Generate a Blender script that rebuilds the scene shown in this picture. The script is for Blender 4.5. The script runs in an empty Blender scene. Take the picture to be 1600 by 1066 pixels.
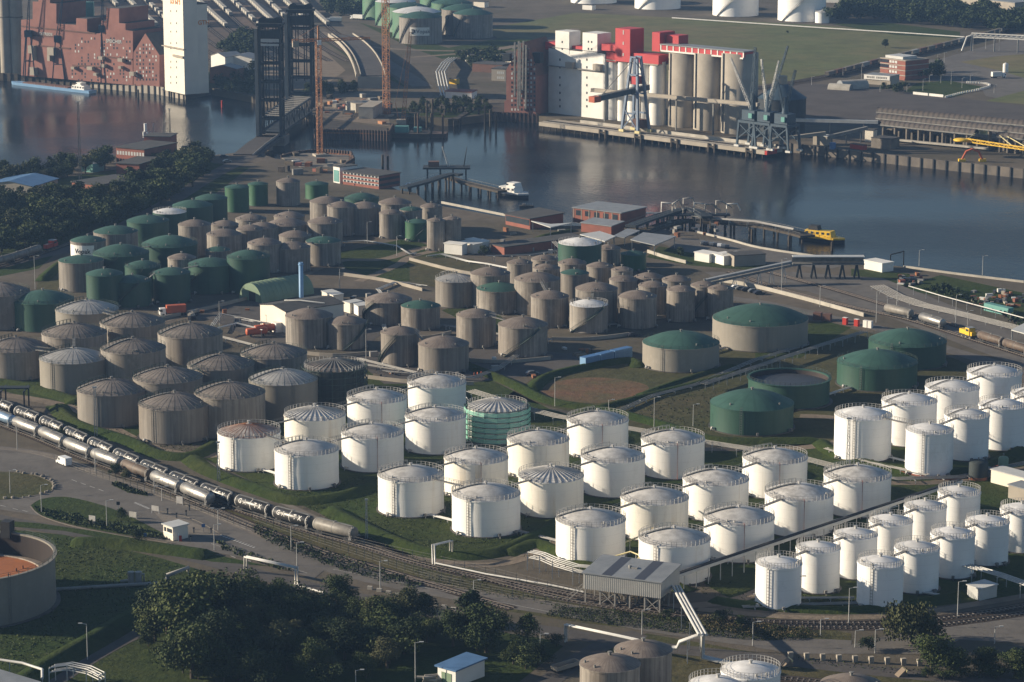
import bpy, math, random
from mathutils import Vector, Matrix
from mathutils.geometry import tessellate_polygon
R_ = random.Random(11)
SC = bpy.context.scene
COL = SC.collection
PI = math.pi
# ---------------------------------------------------------------- camera model (photo pixels 1600x1066 -> world, metres)
F = 4400.0; P = math.radians(12.1); CH = 200.0
cP, sP = math.cos(P), math.sin(P)
def G(x, y, z=0.0):
    dx, dy = x-800.0, y-533.0
    t = (CH-z)/(F*sP+dy*cP)
    return Vector((dx*t, (F*cP-dy*sP)*t, z))
def mpp(y, z=0.0):                      # metres per photo pixel on plane z at row y
    return (CH-z)/(F*sP+(y-533.0)*cP)
def ZT(pt, y):                          # height of the point above pt that is seen at row y
    k = (y-533.0)/F
    return CH - pt.y*(sP+k*cP)/(cP-k*sP)
cam = bpy.data.cameras.new('camera'); cam.sensor_width = 36; cam.lens = 36*F/1600
cam.clip_start = 1; cam.clip_end = 20000
camo = bpy.data.objects.new('camera', cam); COL.objects.link(camo)
camo.location = (0, 0, CH); camo.rotation_euler = (PI/2-P, 0, 0); SC.camera = camo
# ---------------------------------------------------------------- mesh builder
class MB:
    def __init__(s): s.v = []; s.f = []; s.sm = []
    def add(s, vs, fs, smooth=False):
        o = len(s.v); s.v += [tuple(p) for p in vs]
        for f in fs: s.f.append(tuple(i+o for i in f)); s.sm.append(smooth)
        return s
    def box(s, cx, cy, z0, lx, ly, lz, rot=0):
        c, n = math.cos(rot), math.sin(rot); vs = []
        for z in (z0, z0+lz):
            for sx, sy in ((-1,-1),(1,-1),(1,1),(-1,1)):
                x, y = sx*lx/2, sy*ly/2
                vs.append((cx+x*c-y*n, cy+x*n+y*c, z))
        return s.add(vs, [(3,2,1,0),(4,5,6,7),(0,1,5,4),(1,2,6,5),(2,3,7,6),(3,0,4,7)])
    def bar(s, a, b, w, h=None):         # square beam from a to b
        h = h or w; a = Vector(a); b = Vector(b); d = b-a
        if d.length < 1e-6: return s
        d.normalize(); up = Vector((0,0,1)) if abs(d.z) < .99 else Vector((1,0,0))
        u = d.cross(up).normalized()*w/2; v = u.cross(d).normalized()*h/2
        vs = [p+i*u+j*v for p in (a, b) for i, j in ((-1,-1),(1,-1),(1,1),(-1,1))]
        return s.add(vs, [(3,2,1,0),(4,5,6,7),(0,1,5,4),(1,2,6,5),(2,3,7,6),(3,0,4,7)])
    def tube(s, pts, r, n=8, caps=True):
        pts = [Vector(p) for p in pts]; rings = []; m = len(pts)
        for i, p in enumerate(pts):
            d = (pts[min(i+1, m-1)]-pts[max(i-1, 0)])
            if i and i < m-1:
                d = (pts[i]-pts[i-1]).normalized()+(pts[i+1]-pts[i]).normalized()
            d.normalize(); up = Vector((0,0,1)) if abs(d.z) < .95 else Vector((0,1,0))
            u = d.cross(up).normalized(); v = u.cross(d).normalized()
            k = 1.0
            if 0 < i < m-1:
                cs = (pts[i]-pts[i-1]).normalized().dot(d); k = 1/max(cs, .5)
            rr = r[i] if isinstance(r, (list, tuple)) else r
            rings.append([p+(u*math.cos(2*PI*j/n)+v*math.sin(2*PI*j/n))*rr*(1 if k < 1.01 else (k+1)/2) for j in range(n)])
        vs = [q for g in rings for q in g]; fs = []
        for i in range(m-1):
            for j in range(n):
                fs.append((i*n+j, i*n+(j+1) % n, (i+1)*n+(j+1) % n, (i+1)*n+j))
        s.add(vs, fs, True)
        if caps:
            s.add(rings[0], [tuple(reversed(range(n)))]); s.add(rings[-1], [tuple(range(n))])
        return s
    def lathe(s, prof, n=32, cx=0, cy=0, smooth=True, a0=0, a1=None):   # prof: (r, z) going up/out
        full = a1 is None; a1 = 2*PI if full else a1; m = n if full else n+1
        vs = [(cx+r*math.cos(a0+(a1-a0)*j/n), cy+r*math.sin(a0+(a1-a0)*j/n), z) for r, z in prof for j in range(m)]
        fs = []
        for i in range(len(prof)-1):
            for j in range(n):
                k = (j+1) % m
                fs.append((i*m+j, i*m+k, (i+1)*m+k, (i+1)*m+j))
        return s.add(vs, fs, smooth)
    def disc(s, cx, cy, z, r, n=24):
        return s.add([(cx+r*math.cos(2*PI*j/n), cy+r*math.sin(2*PI*j/n), z) for j in range(n)], [tuple(range(n))])
    def cyl(s, cx, cy, z0, z1, r, n=16, r1=None):
        r1 = r if r1 is None else r1
        s.lathe([(r, z0), (r1, z1)], n, cx, cy); s.disc(cx, cy, z1, r1, n); return s
    def poly(s, pts, z0, z1=None):       # flat polygon at z0, or a prism z0..z1
        p2 = [Vector((p[0], p[1], 0)) for p in pts]; n = len(p2)
        area = sum(p2[i].x*p2[(i+1) % n].y-p2[(i+1) % n].x*p2[i].y for i in range(n))
        if area < 0: p2.reverse()
        tris = tessellate_polygon([p2]); top = z0 if z1 is None else z1
        fx = []
        for t in tris:
            a, b, c = (p2[i] for i in t)
            fx.append(t if (b-a).cross(c-a).z > 0 else (t[0], t[2], t[1]))
        s.add([(p.x, p.y, top) for p in p2], fx)
        if z1 is not None:
            s.add([(p.x, p.y, z) for z in (z0, z1) for p in p2], [(i, (i+1) % n, n+(i+1) % n, n+i) for i in range(n)])
        return s
    def strip(s, pts, w, z, z0=None):    # ribbon along points (2D), width w
        pts = [Vector((p[0], p[1])) for p in pts]; vs = []; m = len(pts)
        for i, p in enumerate(pts):
            d = pts[min(i+1, m-1)]-pts[max(i-1, 0)]; d.normalize(); q = Vector((-d.y, d.x))*w/2
            vs += [(p.x+q.x, p.y+q.y, z), (p.x-q.x, p.y-q.y, z)]
        s.add(vs, [(2*i, 2*i+1, 2*i+3, 2*i+2) for i in range(m-1)])
        if z0 is not None:
            vb = [(a, b, z0) for a, b, _ in vs]; o = len(vs)
            s.add(vs+vb, [(2*i, 2*i+2, o+2*i+2, o+2*i) for i in range(m-1)]+[(2*i+3, 2*i+1, o+2*i+1, o+2*i+3) for i in range(m-1)]+[(1, 0, o, o+1), (2*m-2, 2*m-1, o+2*m-1, o+2*m-2)])
        return s
    def ridge(s, pts, wb, wt, h, z=0.0, closed=False):   # embankment with sloping sides
        pts = [Vector((p[0], p[1])) for p in pts]; vs = []; m = len(pts)
        for i, p in enumerate(pts):
            if closed: d = pts[(i+1) % m]-pts[i-1]
            else: d = pts[min(i+1, m-1)]-pts[max(i-1, 0)]
            d.normalize(); q = Vector((-d.y, d.x))
            hh = h*(1 if closed or 0 < i < m-1 else .15)
            for o, zz in ((wb/2, z), (wt/2, z+hh), (-wt/2, z+hh), (-wb/2, z)):
                vs.append((p.x+q.x*o, p.y+q.y*o, zz))
        fs = []
        for i in range(m if closed else m-1):
            a, b = 4*i, 4*((i+1) % m)
            fs += [(a, a+1, b+1, b), (a+1, a+2, b+2, b+1), (a+2, a+3, b+3, b+2)]
        return s.add(vs, fs, True)
    def build(s, name, material, parent=None, loc=None, rot=0):
        me = bpy.data.meshes.new(name); me.from_pydata(s.v, [], s.f)
        me.polygons.foreach_set('use_smooth', s.sm); me.update()
        if material: me.materials.append(material)
        o = bpy.data.objects.new(name, me); COL.objects.link(o)
        if parent is not None: o.parent = parent
        if loc is not None: o.location = loc
        if rot: o.rotation_euler.z = rot
        return o
def tag(o, label=None, cat=None, group=None, kind=None):
    if label: o['label'] = label
    if cat: o['category'] = cat
    if group: o['group'] = group
    if kind: o['kind'] = kind
    return o
def thing(name, loc, label, cat, group=None, rot=0):
    o = bpy.data.objects.new(name, None); COL.objects.link(o); o.empty_display_size = .5
    o.location = loc; o.rotation_euler.z = rot
    return tag(o, label, cat, group)
def dup(root, loc, rot=None, label=None, scale=None, group=None):
    def cp(o, par):
        c = o.copy(); COL.objects.link(c)
        if par is not None: c.parent = par
        for ch in o.children: cp(ch, c)
        return c
    r = cp(root, None); r.location = loc
    if rot is not None: r.rotation_euler.z = rot
    if label: r['label'] = label
    if group: r['group'] = group
    if scale is not None: r.scale = (scale,)*3 if not isinstance(scale, (tuple, list)) else scale
    return r
def smooth(pts, k=6):                     # Catmull-Rom through 2D/3D points
    pts = [Vector(p) for p in pts]; out = []
    for i in range(len(pts)-1):
        a, b, c, d = pts[max(i-1, 0)], pts[i], pts[i+1], pts[min(i+2, len(pts)-1)]
        for j in range(k):
            t = j/k
            out.append(.5*((2*b)+(c-a)*t+(2*a-5*b+4*c-d)*t*t+(3*b-a-3*c+d)*t**3))
    out.append(pts[-1]); return out
def GP(pix, z=0.0): return [G(x, y, z) for x, y in pix]
# ---------------------------------------------------------------- materials
class NT:
    def __init__(s, name):
        s.m = bpy.data.materials.new(name); s.m.use_nodes = True; s.t = s.m.node_tree
        s.b = s.t.nodes['Principled BSDF']
    def n(s, typ, **kw):
        o = s.t.nodes.new(typ)
        for k, v in kw.items():
            if k.startswith('i_'):
                k2 = k[2:]; o.inputs[int(k2) if k2.isdigit() else k2].default_value = v
            else: setattr(o, k, v)
        return o
    def l(s, a, b): s.t.links.new(a, b)
    def math(s, op, a, b=None):
        o = s.n('ShaderNodeMath', operation=op)
        for i, x in enumerate((a, b)):
            if x is None: continue
            if isinstance(x, (int, float)): o.inputs[i].default_value = x
            else: s.l(x, o.inputs[i])
        return o.outputs[0]
    def mix(s, fac, a, b, mode='MIX'):
        o = s.n('ShaderNodeMix', data_type='RGBA', blend_type=mode)
        for i, x in ((0, fac), (6, a), (7, b)):
            if isinstance(x, (int, float)): o.inputs[i].default_value = x
            elif isinstance(x, (tuple, list)): o.inputs[i].default_value = (x[0], x[1], x[2], 1)
            else: s.l(x, o.inputs[i])
        return o.outputs[2]
    def ramp(s, fac, lo, hi):
        o = s.n('ShaderNodeMapRange'); o.inputs[1].default_value = lo; o.inputs[2].default_value = hi
        s.l(fac, o.inputs[0]); return o.outputs[0]
    def coords(s, space='obj', sc=(1, 1, 1)):
        if space == 'obj': c = s.n('ShaderNodeTexCoord').outputs['Object']
        else: c = s.n('ShaderNodeNewGeometry').outputs['Position']
        mp = s.n('ShaderNodeMapping'); mp.inputs['Scale'].default_value = sc; s.l(c, mp.inputs[0])
        return mp.outputs[0]
    def noise(s, vec, scale, detail=3, rough=.55, w=None):
        o = s.n('ShaderNodeTexNoise'); o.inputs['Scale'].default_value = scale
        o.inputs['Detail'].default_value = detail; o.inputs['Roughness'].default_value = rough
        if w is not None: o.noise_dimensions = '4D'; s.l(w, o.inputs['W'])
        s.l(vec, o.inputs['Vector']); return o.outputs[0]
    def rand(s, k=50.):
        return s.math('MULTIPLY', s.n('ShaderNodeObjectInfo').outputs['Random'], k)
    def done(s, col, rough=.7, metal=0, spec=.3, bump=None, bs=.3, bd=.1):
        if isinstance(col, (tuple, list)): s.b.inputs['Base Color'].default_value = (col[0], col[1], col[2], 1)
        else: s.l(col, s.b.inputs['Base Color'])
        if isinstance(rough, (int, float)): s.b.inputs['Roughness'].default_value = rough
        else: s.l(rough, s.b.inputs['Roughness'])
        s.b.inputs['Metallic'].default_value = metal
        s.b.inputs['Specular IOR Level'].default_value = spec
        if bump is not None:
            o = s.n('ShaderNodeBump'); o.inputs['Strength'].default_value = bs; o.inputs['Distance'].default_value = bd
            s.l(bump, o.inputs['Height']); s.l(o.outputs[0], s.b.inputs['Normal'])
        return s.m
def plain(name, a, b=None, scale=.6, rough=.65, metal=0, spec=.3, space='obj'):
    t = NT(name); b = b or tuple(c*.7 for c in a)
    f = t.ramp(t.noise(t.coords(space), scale, 4, .6, t.rand() if space == 'obj' else None), .35, .68)
    return t.done(t.mix(f, a, b), rough, metal, spec)
def angular(t, n):                         # per-panel value and seam mask round the z axis
    sp = t.n('ShaderNodeSeparateXYZ'); t.l(t.n('ShaderNodeTexCoord').outputs['Object'], sp.inputs[0])
    u = t.math('MULTIPLY', t.math('ARCTAN2', sp.outputs[1], sp.outputs[0]), n/(2*PI))
    fr = t.math('FRACT', u); seam = t.math('LESS_THAN', t.math('ABSOLUTE', t.math('SUBTRACT', fr, .5)), .11)
    wn = t.n('ShaderNodeTexWhiteNoise', noise_dimensions='2D'); cb = t.n('ShaderNodeCombineXYZ')
    t.l(t.math('FLOOR', u), cb.inputs[0]); t.l(t.rand(), cb.inputs[1]); t.l(cb.outputs[0], wn.inputs[0])
    return wn.outputs[0], seam, sp
def wall_mat(name, a, b, rust, n=36, seam=.35, streak=.7, rough=.6, spec=.3, ring=0.):
    t = NT(name); rnd = t.rand()
    pv, sm, sp = angular(t, n)
    st = t.ramp(t.noise(t.coords('obj', (1, 1, .06)), .9, 5, .62, rnd), .40, .70)
    big = t.ramp(t.noise(t.coords('obj', (1, 1, .5)), .09, 2, .5, rnd), .4, .65)
    c = t.mix(t.math('MULTIPLY', st, streak), a, b)
    c = t.mix(t.math('MULTIPLY', big, .35), c, rust)
    c = t.mix(t.math('MULTIPLY', pv, .25), c, b)
    c = t.mix(t.math('MULTIPLY', sm, seam), c, b)
    blot = t.ramp(t.noise(t.coords('obj', (1, 1, .8)), .35, 6, .7, rnd), .52, .66); c = t.mix(t.math('MULTIPLY', blot, .35), c, tuple(x*1.3 for x in a))
    c = t.mix(t.math('MULTIPLY', t.n('ShaderNodeObjectInfo').outputs['Random'], .55), c, tuple((x+y)*.36 for x, y in zip(a, b)))
    if ring:
        rg = t.math('LESS_THAN', t.math('FRACT', t.math('MULTIPLY', sp.outputs[2], .45)), .05); c = t.mix(t.math('MULTIPLY', rg, ring*2.5), c, b)
    return t.done(c, rough, 0, spec)
def white_wall(name, a, tint, streak=.5):
    t = NT(name); rnd = t.rand()
    st = t.ramp(t.noise(t.coords('obj', (1, 1, .07)), .55, 5, .6, rnd), .5, .78)
    big = t.ramp(t.noise(t.coords('obj', (1, 1, .35)), .12, 2, .5, rnd), .50, .72)
    sp = t.n('ShaderNodeSeparateXYZ'); t.l(t.n('ShaderNodeTexCoord').outputs['Object'], sp.inputs[0])
    ring = t.math('LESS_THAN', t.math('FRACT', t.math('MULTIPLY', sp.outputs[2], .42)), .035)
    c = t.mix(t.math('MULTIPLY', st, streak*.45), a, (.52, .50, .46))
    c = t.mix(t.math('MULTIPLY', t.math('MULTIPLY', big, st), streak), c, tint)
    blot = t.ramp(t.noise(t.coords('obj', (1, 1, .6)), .30, 6, .72, rnd), .54, .64); c = t.mix(t.math('MULTIPLY', blot, .22), c, (.50, .47, .42))
    run = t.ramp(t.noise(t.coords('obj', (1, 1, .03)), 1.6, 4, .6, rnd), .62, .74); c = t.mix(t.math('MULTIPLY', run, streak*.7), c, (.40, .30, .19))
    c = t.mix(t.math('MULTIPLY', ring, .22), c, (.42, .40, .37))
    return t.done(c, .5, 0, .35)
def roof_mat(name, a, b, n=36, seam=.5, rough=.6, scale=.35, fine=.5):
    t = NT(name); rnd = t.rand()
    pv, sm, sp = angular(t, n)
    f = t.ramp(t.noise(t.coords(), scale, 6, .66, rnd), .38, .64)
    c = t.mix(f, a, b); c = t.mix(t.math('MULTIPLY', pv, fine*.5), c, b)
    c = t.mix(t.math('MULTIPLY', t.n('ShaderNodeObjectInfo').outputs['Random'], .45), c, tuple(x*.6 for x in a))
    c = t.mix(t.math('MULTIPLY', sm, seam), c, tuple(x*.45 for x in b))
    return t.done(c, rough, 0, .3)
def ground_mat(name, a, b, c=None, s1=.02, s2=.4, rough=.95, bump=.3):
    t = NT(name); v = t.coords('pos')
    f1 = t.ramp(t.noise(v, s1, 5, .6), .38, .62); f2 = t.ramp(t.noise(v, s2, 5, .65), .35, .68)
    k = t.mix(f1, a, b)
    k = t.mix(t.math('MULTIPLY', f2, .6), k, c or tuple(x*.6 for x in a))
    f3 = t.ramp(t.noise(v, s1*5.3, 6, .7), .45, .60); k = t.mix(t.math('MULTIPLY', f3, .38), k, tuple(x*.45 for x in a))
    f4 = t.ramp(t.noise(v, s2*4, 3, .7), .55, .75); k = t.mix(t.math('MULTIPLY', f4, .35), k, tuple(min(1, x*1.6) for x in b))
    return t.done(k, rough, 0, .15, f2, bump, .3)
# ---------------------------------------------------------------- light, air
AZ, EL = math.radians(97), math.radians(17.5)      # shadows run AZ to the right of straight ahead
w = bpy.data.worlds.new('World'); SC.world = w; w.use_nodes = True
nt = w.node_tree; bg = nt.nodes['Background']; sk = nt.nodes.new('ShaderNodeTexSky'); sk.sky_type = 'NISHITA'; sk.sun_disc = False
sk.sun_elevation = EL; sk.sun_rotation = PI+AZ; sk.air_density = 1.0; sk.dust_density = .4; sk.ozone_density = 2.0
nt.links.new(sk.outputs[0], bg.inputs[0]); bg.inputs[1].default_value = .058
sl = bpy.data.lights.new('sun', 'SUN'); sl.energy = 5.0; sl.angle = math.radians(.53); sl.color = (1, .86, .66)
so = bpy.data.objects.new('sun', sl); COL.objects.link(so)
d = Vector((math.sin(AZ)*math.cos(EL), math.cos(AZ)*math.cos(EL), -math.sin(EL)))
so.rotation_euler = d.to_track_quat('-Z', 'Y').to_euler(); so.location = (-300, -100, 400)
SC.view_settings.view_transform = 'Standard'; SC.view_settings.look = 'None'; SC.view_settings.exposure = .86
HAZE = True
if HAZE:
    hm = bpy.data.materials.new('haze'); hm.use_nodes = True; ht = hm.node_tree; ht.nodes.clear()
    o = ht.nodes.new('ShaderNodeOutputMaterial'); v = ht.nodes.new('ShaderNodeVolumePrincipled')
    v.inputs['Color'].default_value = (.25, .43, .76, 1); v.inputs['Density'].default_value = .000085; v.inputs['Anisotropy'].default_value = .2
    ht.links.new(v.outputs[0], o.inputs['Volume'])
    m = MB(); m.box(0, 2900, -9, 4200, 6200, 212); tag(m.build('haze', hm), kind='stuff')
SC.cycles.volume_bounces = 0; SC.cycles.max_bounces = 6; SC.cycles.transparent_max_bounces = 12
# ================================================================ storage tanks
def mats():
    d = {}
    d['white'] = white_wall('white_paint', (.78, .765, .73), (.60, .43, .22), .55)
    d['white_clean'] = white_wall('clean_white_paint', (.80, .79, .77), (.66, .60, .50), .25)
    d['white_stained'] = white_wall('stained_white_paint', (.77, .735, .66), (.58, .36, .13), 1.25)
    d['grey'] = wall_mat('grey_cladding', (.32, .288, .25), (.072, .064, .058), (.20, .145, .10), 34, .30, .95)
    d['grey_pale'] = wall_mat('pale_grey_cladding', (.325, .295, .258), (.10, .09, .08), (.23, .175, .125), 30, .18, .75)
    d['grey_smooth'] = wall_mat('smooth_grey_steel', (.27, .25, .215), (.18, .165, .14), (.23, .19, .14), 24, .05, .35)
    d['green'] = wall_mat('green_paint', (0.0315, 0.0875, 0.0616), (0.0182, 0.0546, 0.0392), (0.0490, 0.0910, 0.0630), 20, .14, .7, .5, .3, .16)
    d['green_bright'] = wall_mat('bright_green_paint', (0.0350, 0.1190, 0.0595), (0.0231, 0.0700, 0.0350), (0.0560, 0.1190, 0.0560), 20, .14, .7, .5, .3, .16)
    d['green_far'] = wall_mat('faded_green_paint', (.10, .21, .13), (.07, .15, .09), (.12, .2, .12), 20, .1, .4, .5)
    d['mesh_dark'] = wall_mat('dark_netting', (.035, .045, .045), (.02, .025, .025), (.05, .05, .045), 40, .4, .5, .8)
    d['net'] = wall_mat('green_netting', (.16, .42, .32), (.09, .30, .22), (.26, .48, .37), 26, .35, .5, .7)
    d['r_white'] = roof_mat('speckled_white_roof', (.62, .60, .57), (.30, .285, .27), 8, .03, .55, .42, .15)
    d['r_clean'] = roof_mat('clean_white_roof', (.74, .73, .72), (.50, .49, .48), 8, .02, .5, .3, .1)
    d['r_rib'] = roof_mat('ribbed_metal_roof', (.66, .65, .64), (.42, .41, .40), 34, .15, .4, .3, .4)
    d['r_brown'] = roof_mat('brown_ribbed_roof', (.235, .195, .165), (.12, .095, .082), 40, .35, .7, .35, .6)
    d['r_grey'] = roof_mat('weathered_grey_roof', (.235, .205, .18), (.13, .11, .098), 60, .25, .75, .3, .45)
    d['r_silver'] = roof_mat('pale_metal_roof', (.42, .41, .39), (.27, .255, .24), 60, .2, .4, .25, .4)
    d['r_green'] = roof_mat('green_roof', (0.0455, 0.1120, 0.0875), (0.0280, 0.0735, 0.0560), 18, .22, .65, .2, .6)
    d['r_rust'] = roof_mat('rust_streaked_roof', (.50, .46, .42), (.16, .075, .05), 36, .45, .6, .3, .9)
    d['rail'] = plain('pale_steel', (.44, .43, .41), (.30, .29, .28))
    d['rail_dark'] = plain('dark_green_steel', (.05, .075, .065), (.035, .05, .045))
    d['steel'] = plain('grey_steel', (.22, .215, .20), (.13, .125, .12))
    d['base'] = plain('concrete_footing', (.085, .076, .066), (.045, .04, .036))
    d['black'] = plain('black_steel', (.02, .02, .022), (.03, .03, .03))
    d['rust'] = plain('rust', (.30, .12, .05), (.14, .06, .035), .35, .85)
    d['red'] = plain('faded_red_paint', (.36, .15, .13), (.30, .14, .12))
    return d
M = mats()
KIND = {  # wall, roof, dome height/R, railing, rail material, exponent
 'W':  ('white', 'r_white', .27, 1, 'rail', 1.7), 'WC': ('white_clean', 'r_clean', .24, 1, 'rail', 1.7),
 'WR': ('white_stained', 'r_rib', .27, 1, 'rail', 1.2), 'WB': ('white', 'r_rust', .27, 1, 'rail', 1.2),
 'WS': ('white_stained', 'r_white', .27, 1, 'rail', 1.7),
 'G':  ('grey', 'r_brown', .28, 0, 'rail_dark', 1.7), 'GR': ('grey', 'r_grey', .28, 2, 'rail_dark', 1.6),
 'GP': ('grey_pale', 'r_grey', .28, 2, 'rail_dark', 1.6), 'GS': ('grey_smooth', 'r_silver', .27, 2, 'rail_dark', 1.6),
 'GK': ('grey', 'r_silver', .26, 2, 'rail', 1.5), 'GG': ('grey', 'r_green', .24, 0, 'rail_dark', 1.8),
 'GL': ('grey_smooth', 'r_green', .27, 2, 'rail_dark', 1.9), 'GX': ('grey_pale', 'r_clean', .22, 2, 'rail', 1.7),
 'N':  ('green', 'r_green', .24, 0, 'rail_dark', 1.8), 'NR': ('green', 'r_green', .28, 2, 'rail_dark', 1.8),
 'NB': ('green_bright', 'r_green', .2, 0, 'rail_dark', 1.8), 'NW': ('green', 'r_clean', .22, 2, 'rail', 1.7),
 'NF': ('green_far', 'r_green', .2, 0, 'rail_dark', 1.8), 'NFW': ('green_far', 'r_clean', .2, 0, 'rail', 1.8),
}
TK = {}
def railing_mesh(mb, R, z, n, h=1.25, a0=0., a1=2*PI, w=.12):
    k = n if a1-a0 > 6.28 else n+1
    pts = []
    for i in range(k):
        a = a0+(a1-a0)*i/n; x, y = R*math.cos(a), R*math.sin(a)
        mb.box(x, y, z, w, w, h, a); pts.append((x, y))
    if k == n: pts.append(pts[0])
    for zz in (h, h*.55):
        for a, b in zip(pts, pts[1:]): mb.bar((a[0], a[1], z+zz), (b[0], b[1], z+zz), .055)
def spiral(mb, R, H, a0, a1, n=26):
    pv = None
    for i in range(n+1):
        t = i/n; a = a0+(a1-a0)*t; z = H*t
        p0 = (R*math.cos(a), R*math.sin(a)); p1 = ((R+.95)*math.cos(a), (R+.95)*math.sin(a))
        cur = (p0, p1, z)
        if pv:
            (q0, q1, z0) = pv
            mb.add([(q0[0], q0[1], z0), (q1[0], q1[1], z0), (p1[0], p1[1], z), (p0[0], p0[1], z),
                    (q0[0], q0[1], z0-.22), (q1[0], q1[1], z0-.22), (p1[0], p1[1], z-.22), (p0[0], p0[1], z-.22)],
                   [(0, 1, 2, 3), (7, 6, 5, 4), (1, 5, 6, 2), (0, 3, 7, 4)])
            mb.bar((q1[0], q1[1], z0+1.05), (p1[0], p1[1], z+1.05), .1)
        mb.bar((p1[0], p1[1], z), (p1[0], p1[1], z+1.05), .08); pv = cur
def ladder(mb, R, z0, z1, a):
    c, s = math.cos(a), math.sin(a)
    for o in (-.3, .3):
        mb.bar(((R+.25)*c-o*s, (R+.25)*s+o*c, z0), ((R+.25)*c-o*s, (R+.25)*s+o*c, z1), .09)
    z = z0+.6
    while z < z1:
        mb.bar(((R+.25)*c+.3*s, (R+.25)*s-.3*c, z), ((R+.25)*c-.3*s, (R+.25)*s+.3*c, z), .07); z += .75
    mb.bar((R*c, R*s, z1*.5), ((R+.3)*c, (R+.3)*s, z1*.5), .1)
def tank(key, cx, yt, w, kind, label, H=None, yb=None, group=None, walk=None, stair=None, lad=None, pipe=None, name='storage_tank', dome=None, extra=None):
    wall, roof, dh, rl, rmat, ex = KIND[kind]
    if yb is not None:
        H = 9.
        for _ in range(5):
            R = w/2*mpp(yt, H); f = G(cx, yb); c = Vector((f.x*(f.y+R)/f.y, f.y+R, 0)); H = ZT(c, yt)
    else:
        R = w/2*mpp(yt, H)
    t = G(cx, yt, H); loc = Vector((t.x, t.y, 0))
    face = math.atan2(-loc.y, -loc.x)                 # direction towards the camera
    root = thing(name, loc, label, 'tank', group)
    near = loc.y < 1150
    n = 64 if near else 40
    m = MB(); m.lathe([(R+.04, 0), (R, .25), (R, H-.35)], n); m.lathe([(R, H-.35), (R+.13, H-.33), (R+.13, H), (R-.1, H+.02)], n, smooth=False)
    m.build('shell', M[wall], root)
    m = MB(); m.lathe([(R+.55, 0), (R+.55, .2), (R-.2, .22)], n, smooth=False); m.build('footing', M['base'], root)
    dh = dome if dome is not None else dh
    h = dh*R; prof = [(max(R*(1-i/9), .01), H+.02+h*(1-(1-i/9)**ex)) for i in range(10)]
    m = MB(); m.lathe(prof, n, smooth=True)
    rf = m.build('roof', M[roof], root)
    if roof in ('r_rib', 'r_rust', 'r_grey', 'r_silver') and near:   # raised radial ribs
        m = MB()
        for i in range(30):
            a = 2*PI*i/30
            pts = [(r*math.cos(a), r*math.sin(a), z+(.09 if roof == 'r_rib' else .03)) for r, z in prof[:-1]]
            for p, q in zip(pts[::2], pts[2::2]+[pts[-1]]): m.bar(p, q, .2 if roof == 'r_rib' else .10, .20 if roof == 'r_rib' else .05)
        m.build('roof_ribs', M['rail'] if roof == 'r_rib' else M['rust'] if roof == 'r_rust' else M[roof], rf)
    m = MB(); m.lathe([(.3, H+h-.1), (.3, H+h+.5), (.5, H+h+.55), (.5, H+h+.75), (.02, H+h+.8)], 10, smooth=False)
    m.build('vent', M['rail' if rl == 1 else 'steel'], rf)
    for q in range(2 if near else 0):
        a = face+R_.uniform(-1.6, 1.6); r = R*.85; m = MB(); m.cyl(r*math.cos(a), r*math.sin(a), H+h*(1-.85**ex)-.1, H+h*(1-.85**ex)+.55, .22, 8)
        m.build('hatch', M['rail' if rl == 1 else 'steel'], rf)
    if rl:
        m = MB(); railing_mesh(m, R-.05, H, 44 if rl == 1 else 30, 1.35 if rl == 1 else 1.1, w=.10 if rl == 1 else .08); m.build('railing', M[rmat], root)
    if walk is not None and rl:                          # stepped walkway with handrails over the dome
        m = MB(); a = walk
        pts = [(r*math.cos(a), r*math.sin(a), z+.25) for r, z in prof[:-1]]
        for p, q in zip(pts, pts[1:]): m.bar(p, q, .9 if kind != 'WC' else .4, .12)
        m.build('roof_walkway', M['steel' if kind != 'WC' else 'black'], rf)
        o = Vector((-math.sin(a), math.cos(a), 0))*.5
        for sgn in ((1, -1) if kind != 'WC' else ()):
            m = MB(); q2 = [Vector(p)+o*sgn for p in pts]
            for p in q2: m.bar(p, p+Vector((0, 0, 1.2)), .12)
            for p, q in zip(q2, q2[1:]): m.bar(p+Vector((0, 0, 1.2)), q+Vector((0, 0, 1.2)), .07)
            m.build('walkway_handrail', M[rmat], rf)
    if stair:
        m = MB(); spiral(m, R+.1, H, face+stair[0], face+stair[1]); m.build('stairway', M['rail_dark' if rl != 1 else 'steel'], root)
    if lad is not None:
        m = MB(); ladder(m, R, .3, H+1, face+lad); m.build('ladder', M['steel'], root)
    if pipe is not None:
        for pa, pm in pipe:
            a = face+pa; c, s = math.cos(a), math.sin(a)
            m = MB(); m.tube([((R+.3)*c, (R+.3)*s, .2), ((R+.3)*c, (R+.3)*s, H+.4), ((R-.6)*c, (R-.6)*s, H+.5)], .09, 6); m.build('riser_pipe', M[pm], root)
    if near:
        for q in range(3):
            a = face+(-.9, .25, 1.0)[q]+R_.uniform(-.2, .2); c, s_ = math.cos(a), math.sin(a); m = MB(); m.tube([((R-.1)*c, (R-.1)*s_, .7), ((R+1.3)*c, (R+1.3)*s_, .7), ((R+1.3)*c, (R+1.3)*s_, .15)], .2, 6)
            m.box((R+.9)*c, (R+.9)*s_, .5, .5, .7, .7, a); m.build('valve', M['steel' if q else 'rail'], root)
    TK[key] = dict(root=root, loc=loc, R=R, H=H, h=h, face=face, prof=prof)
    return root
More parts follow.
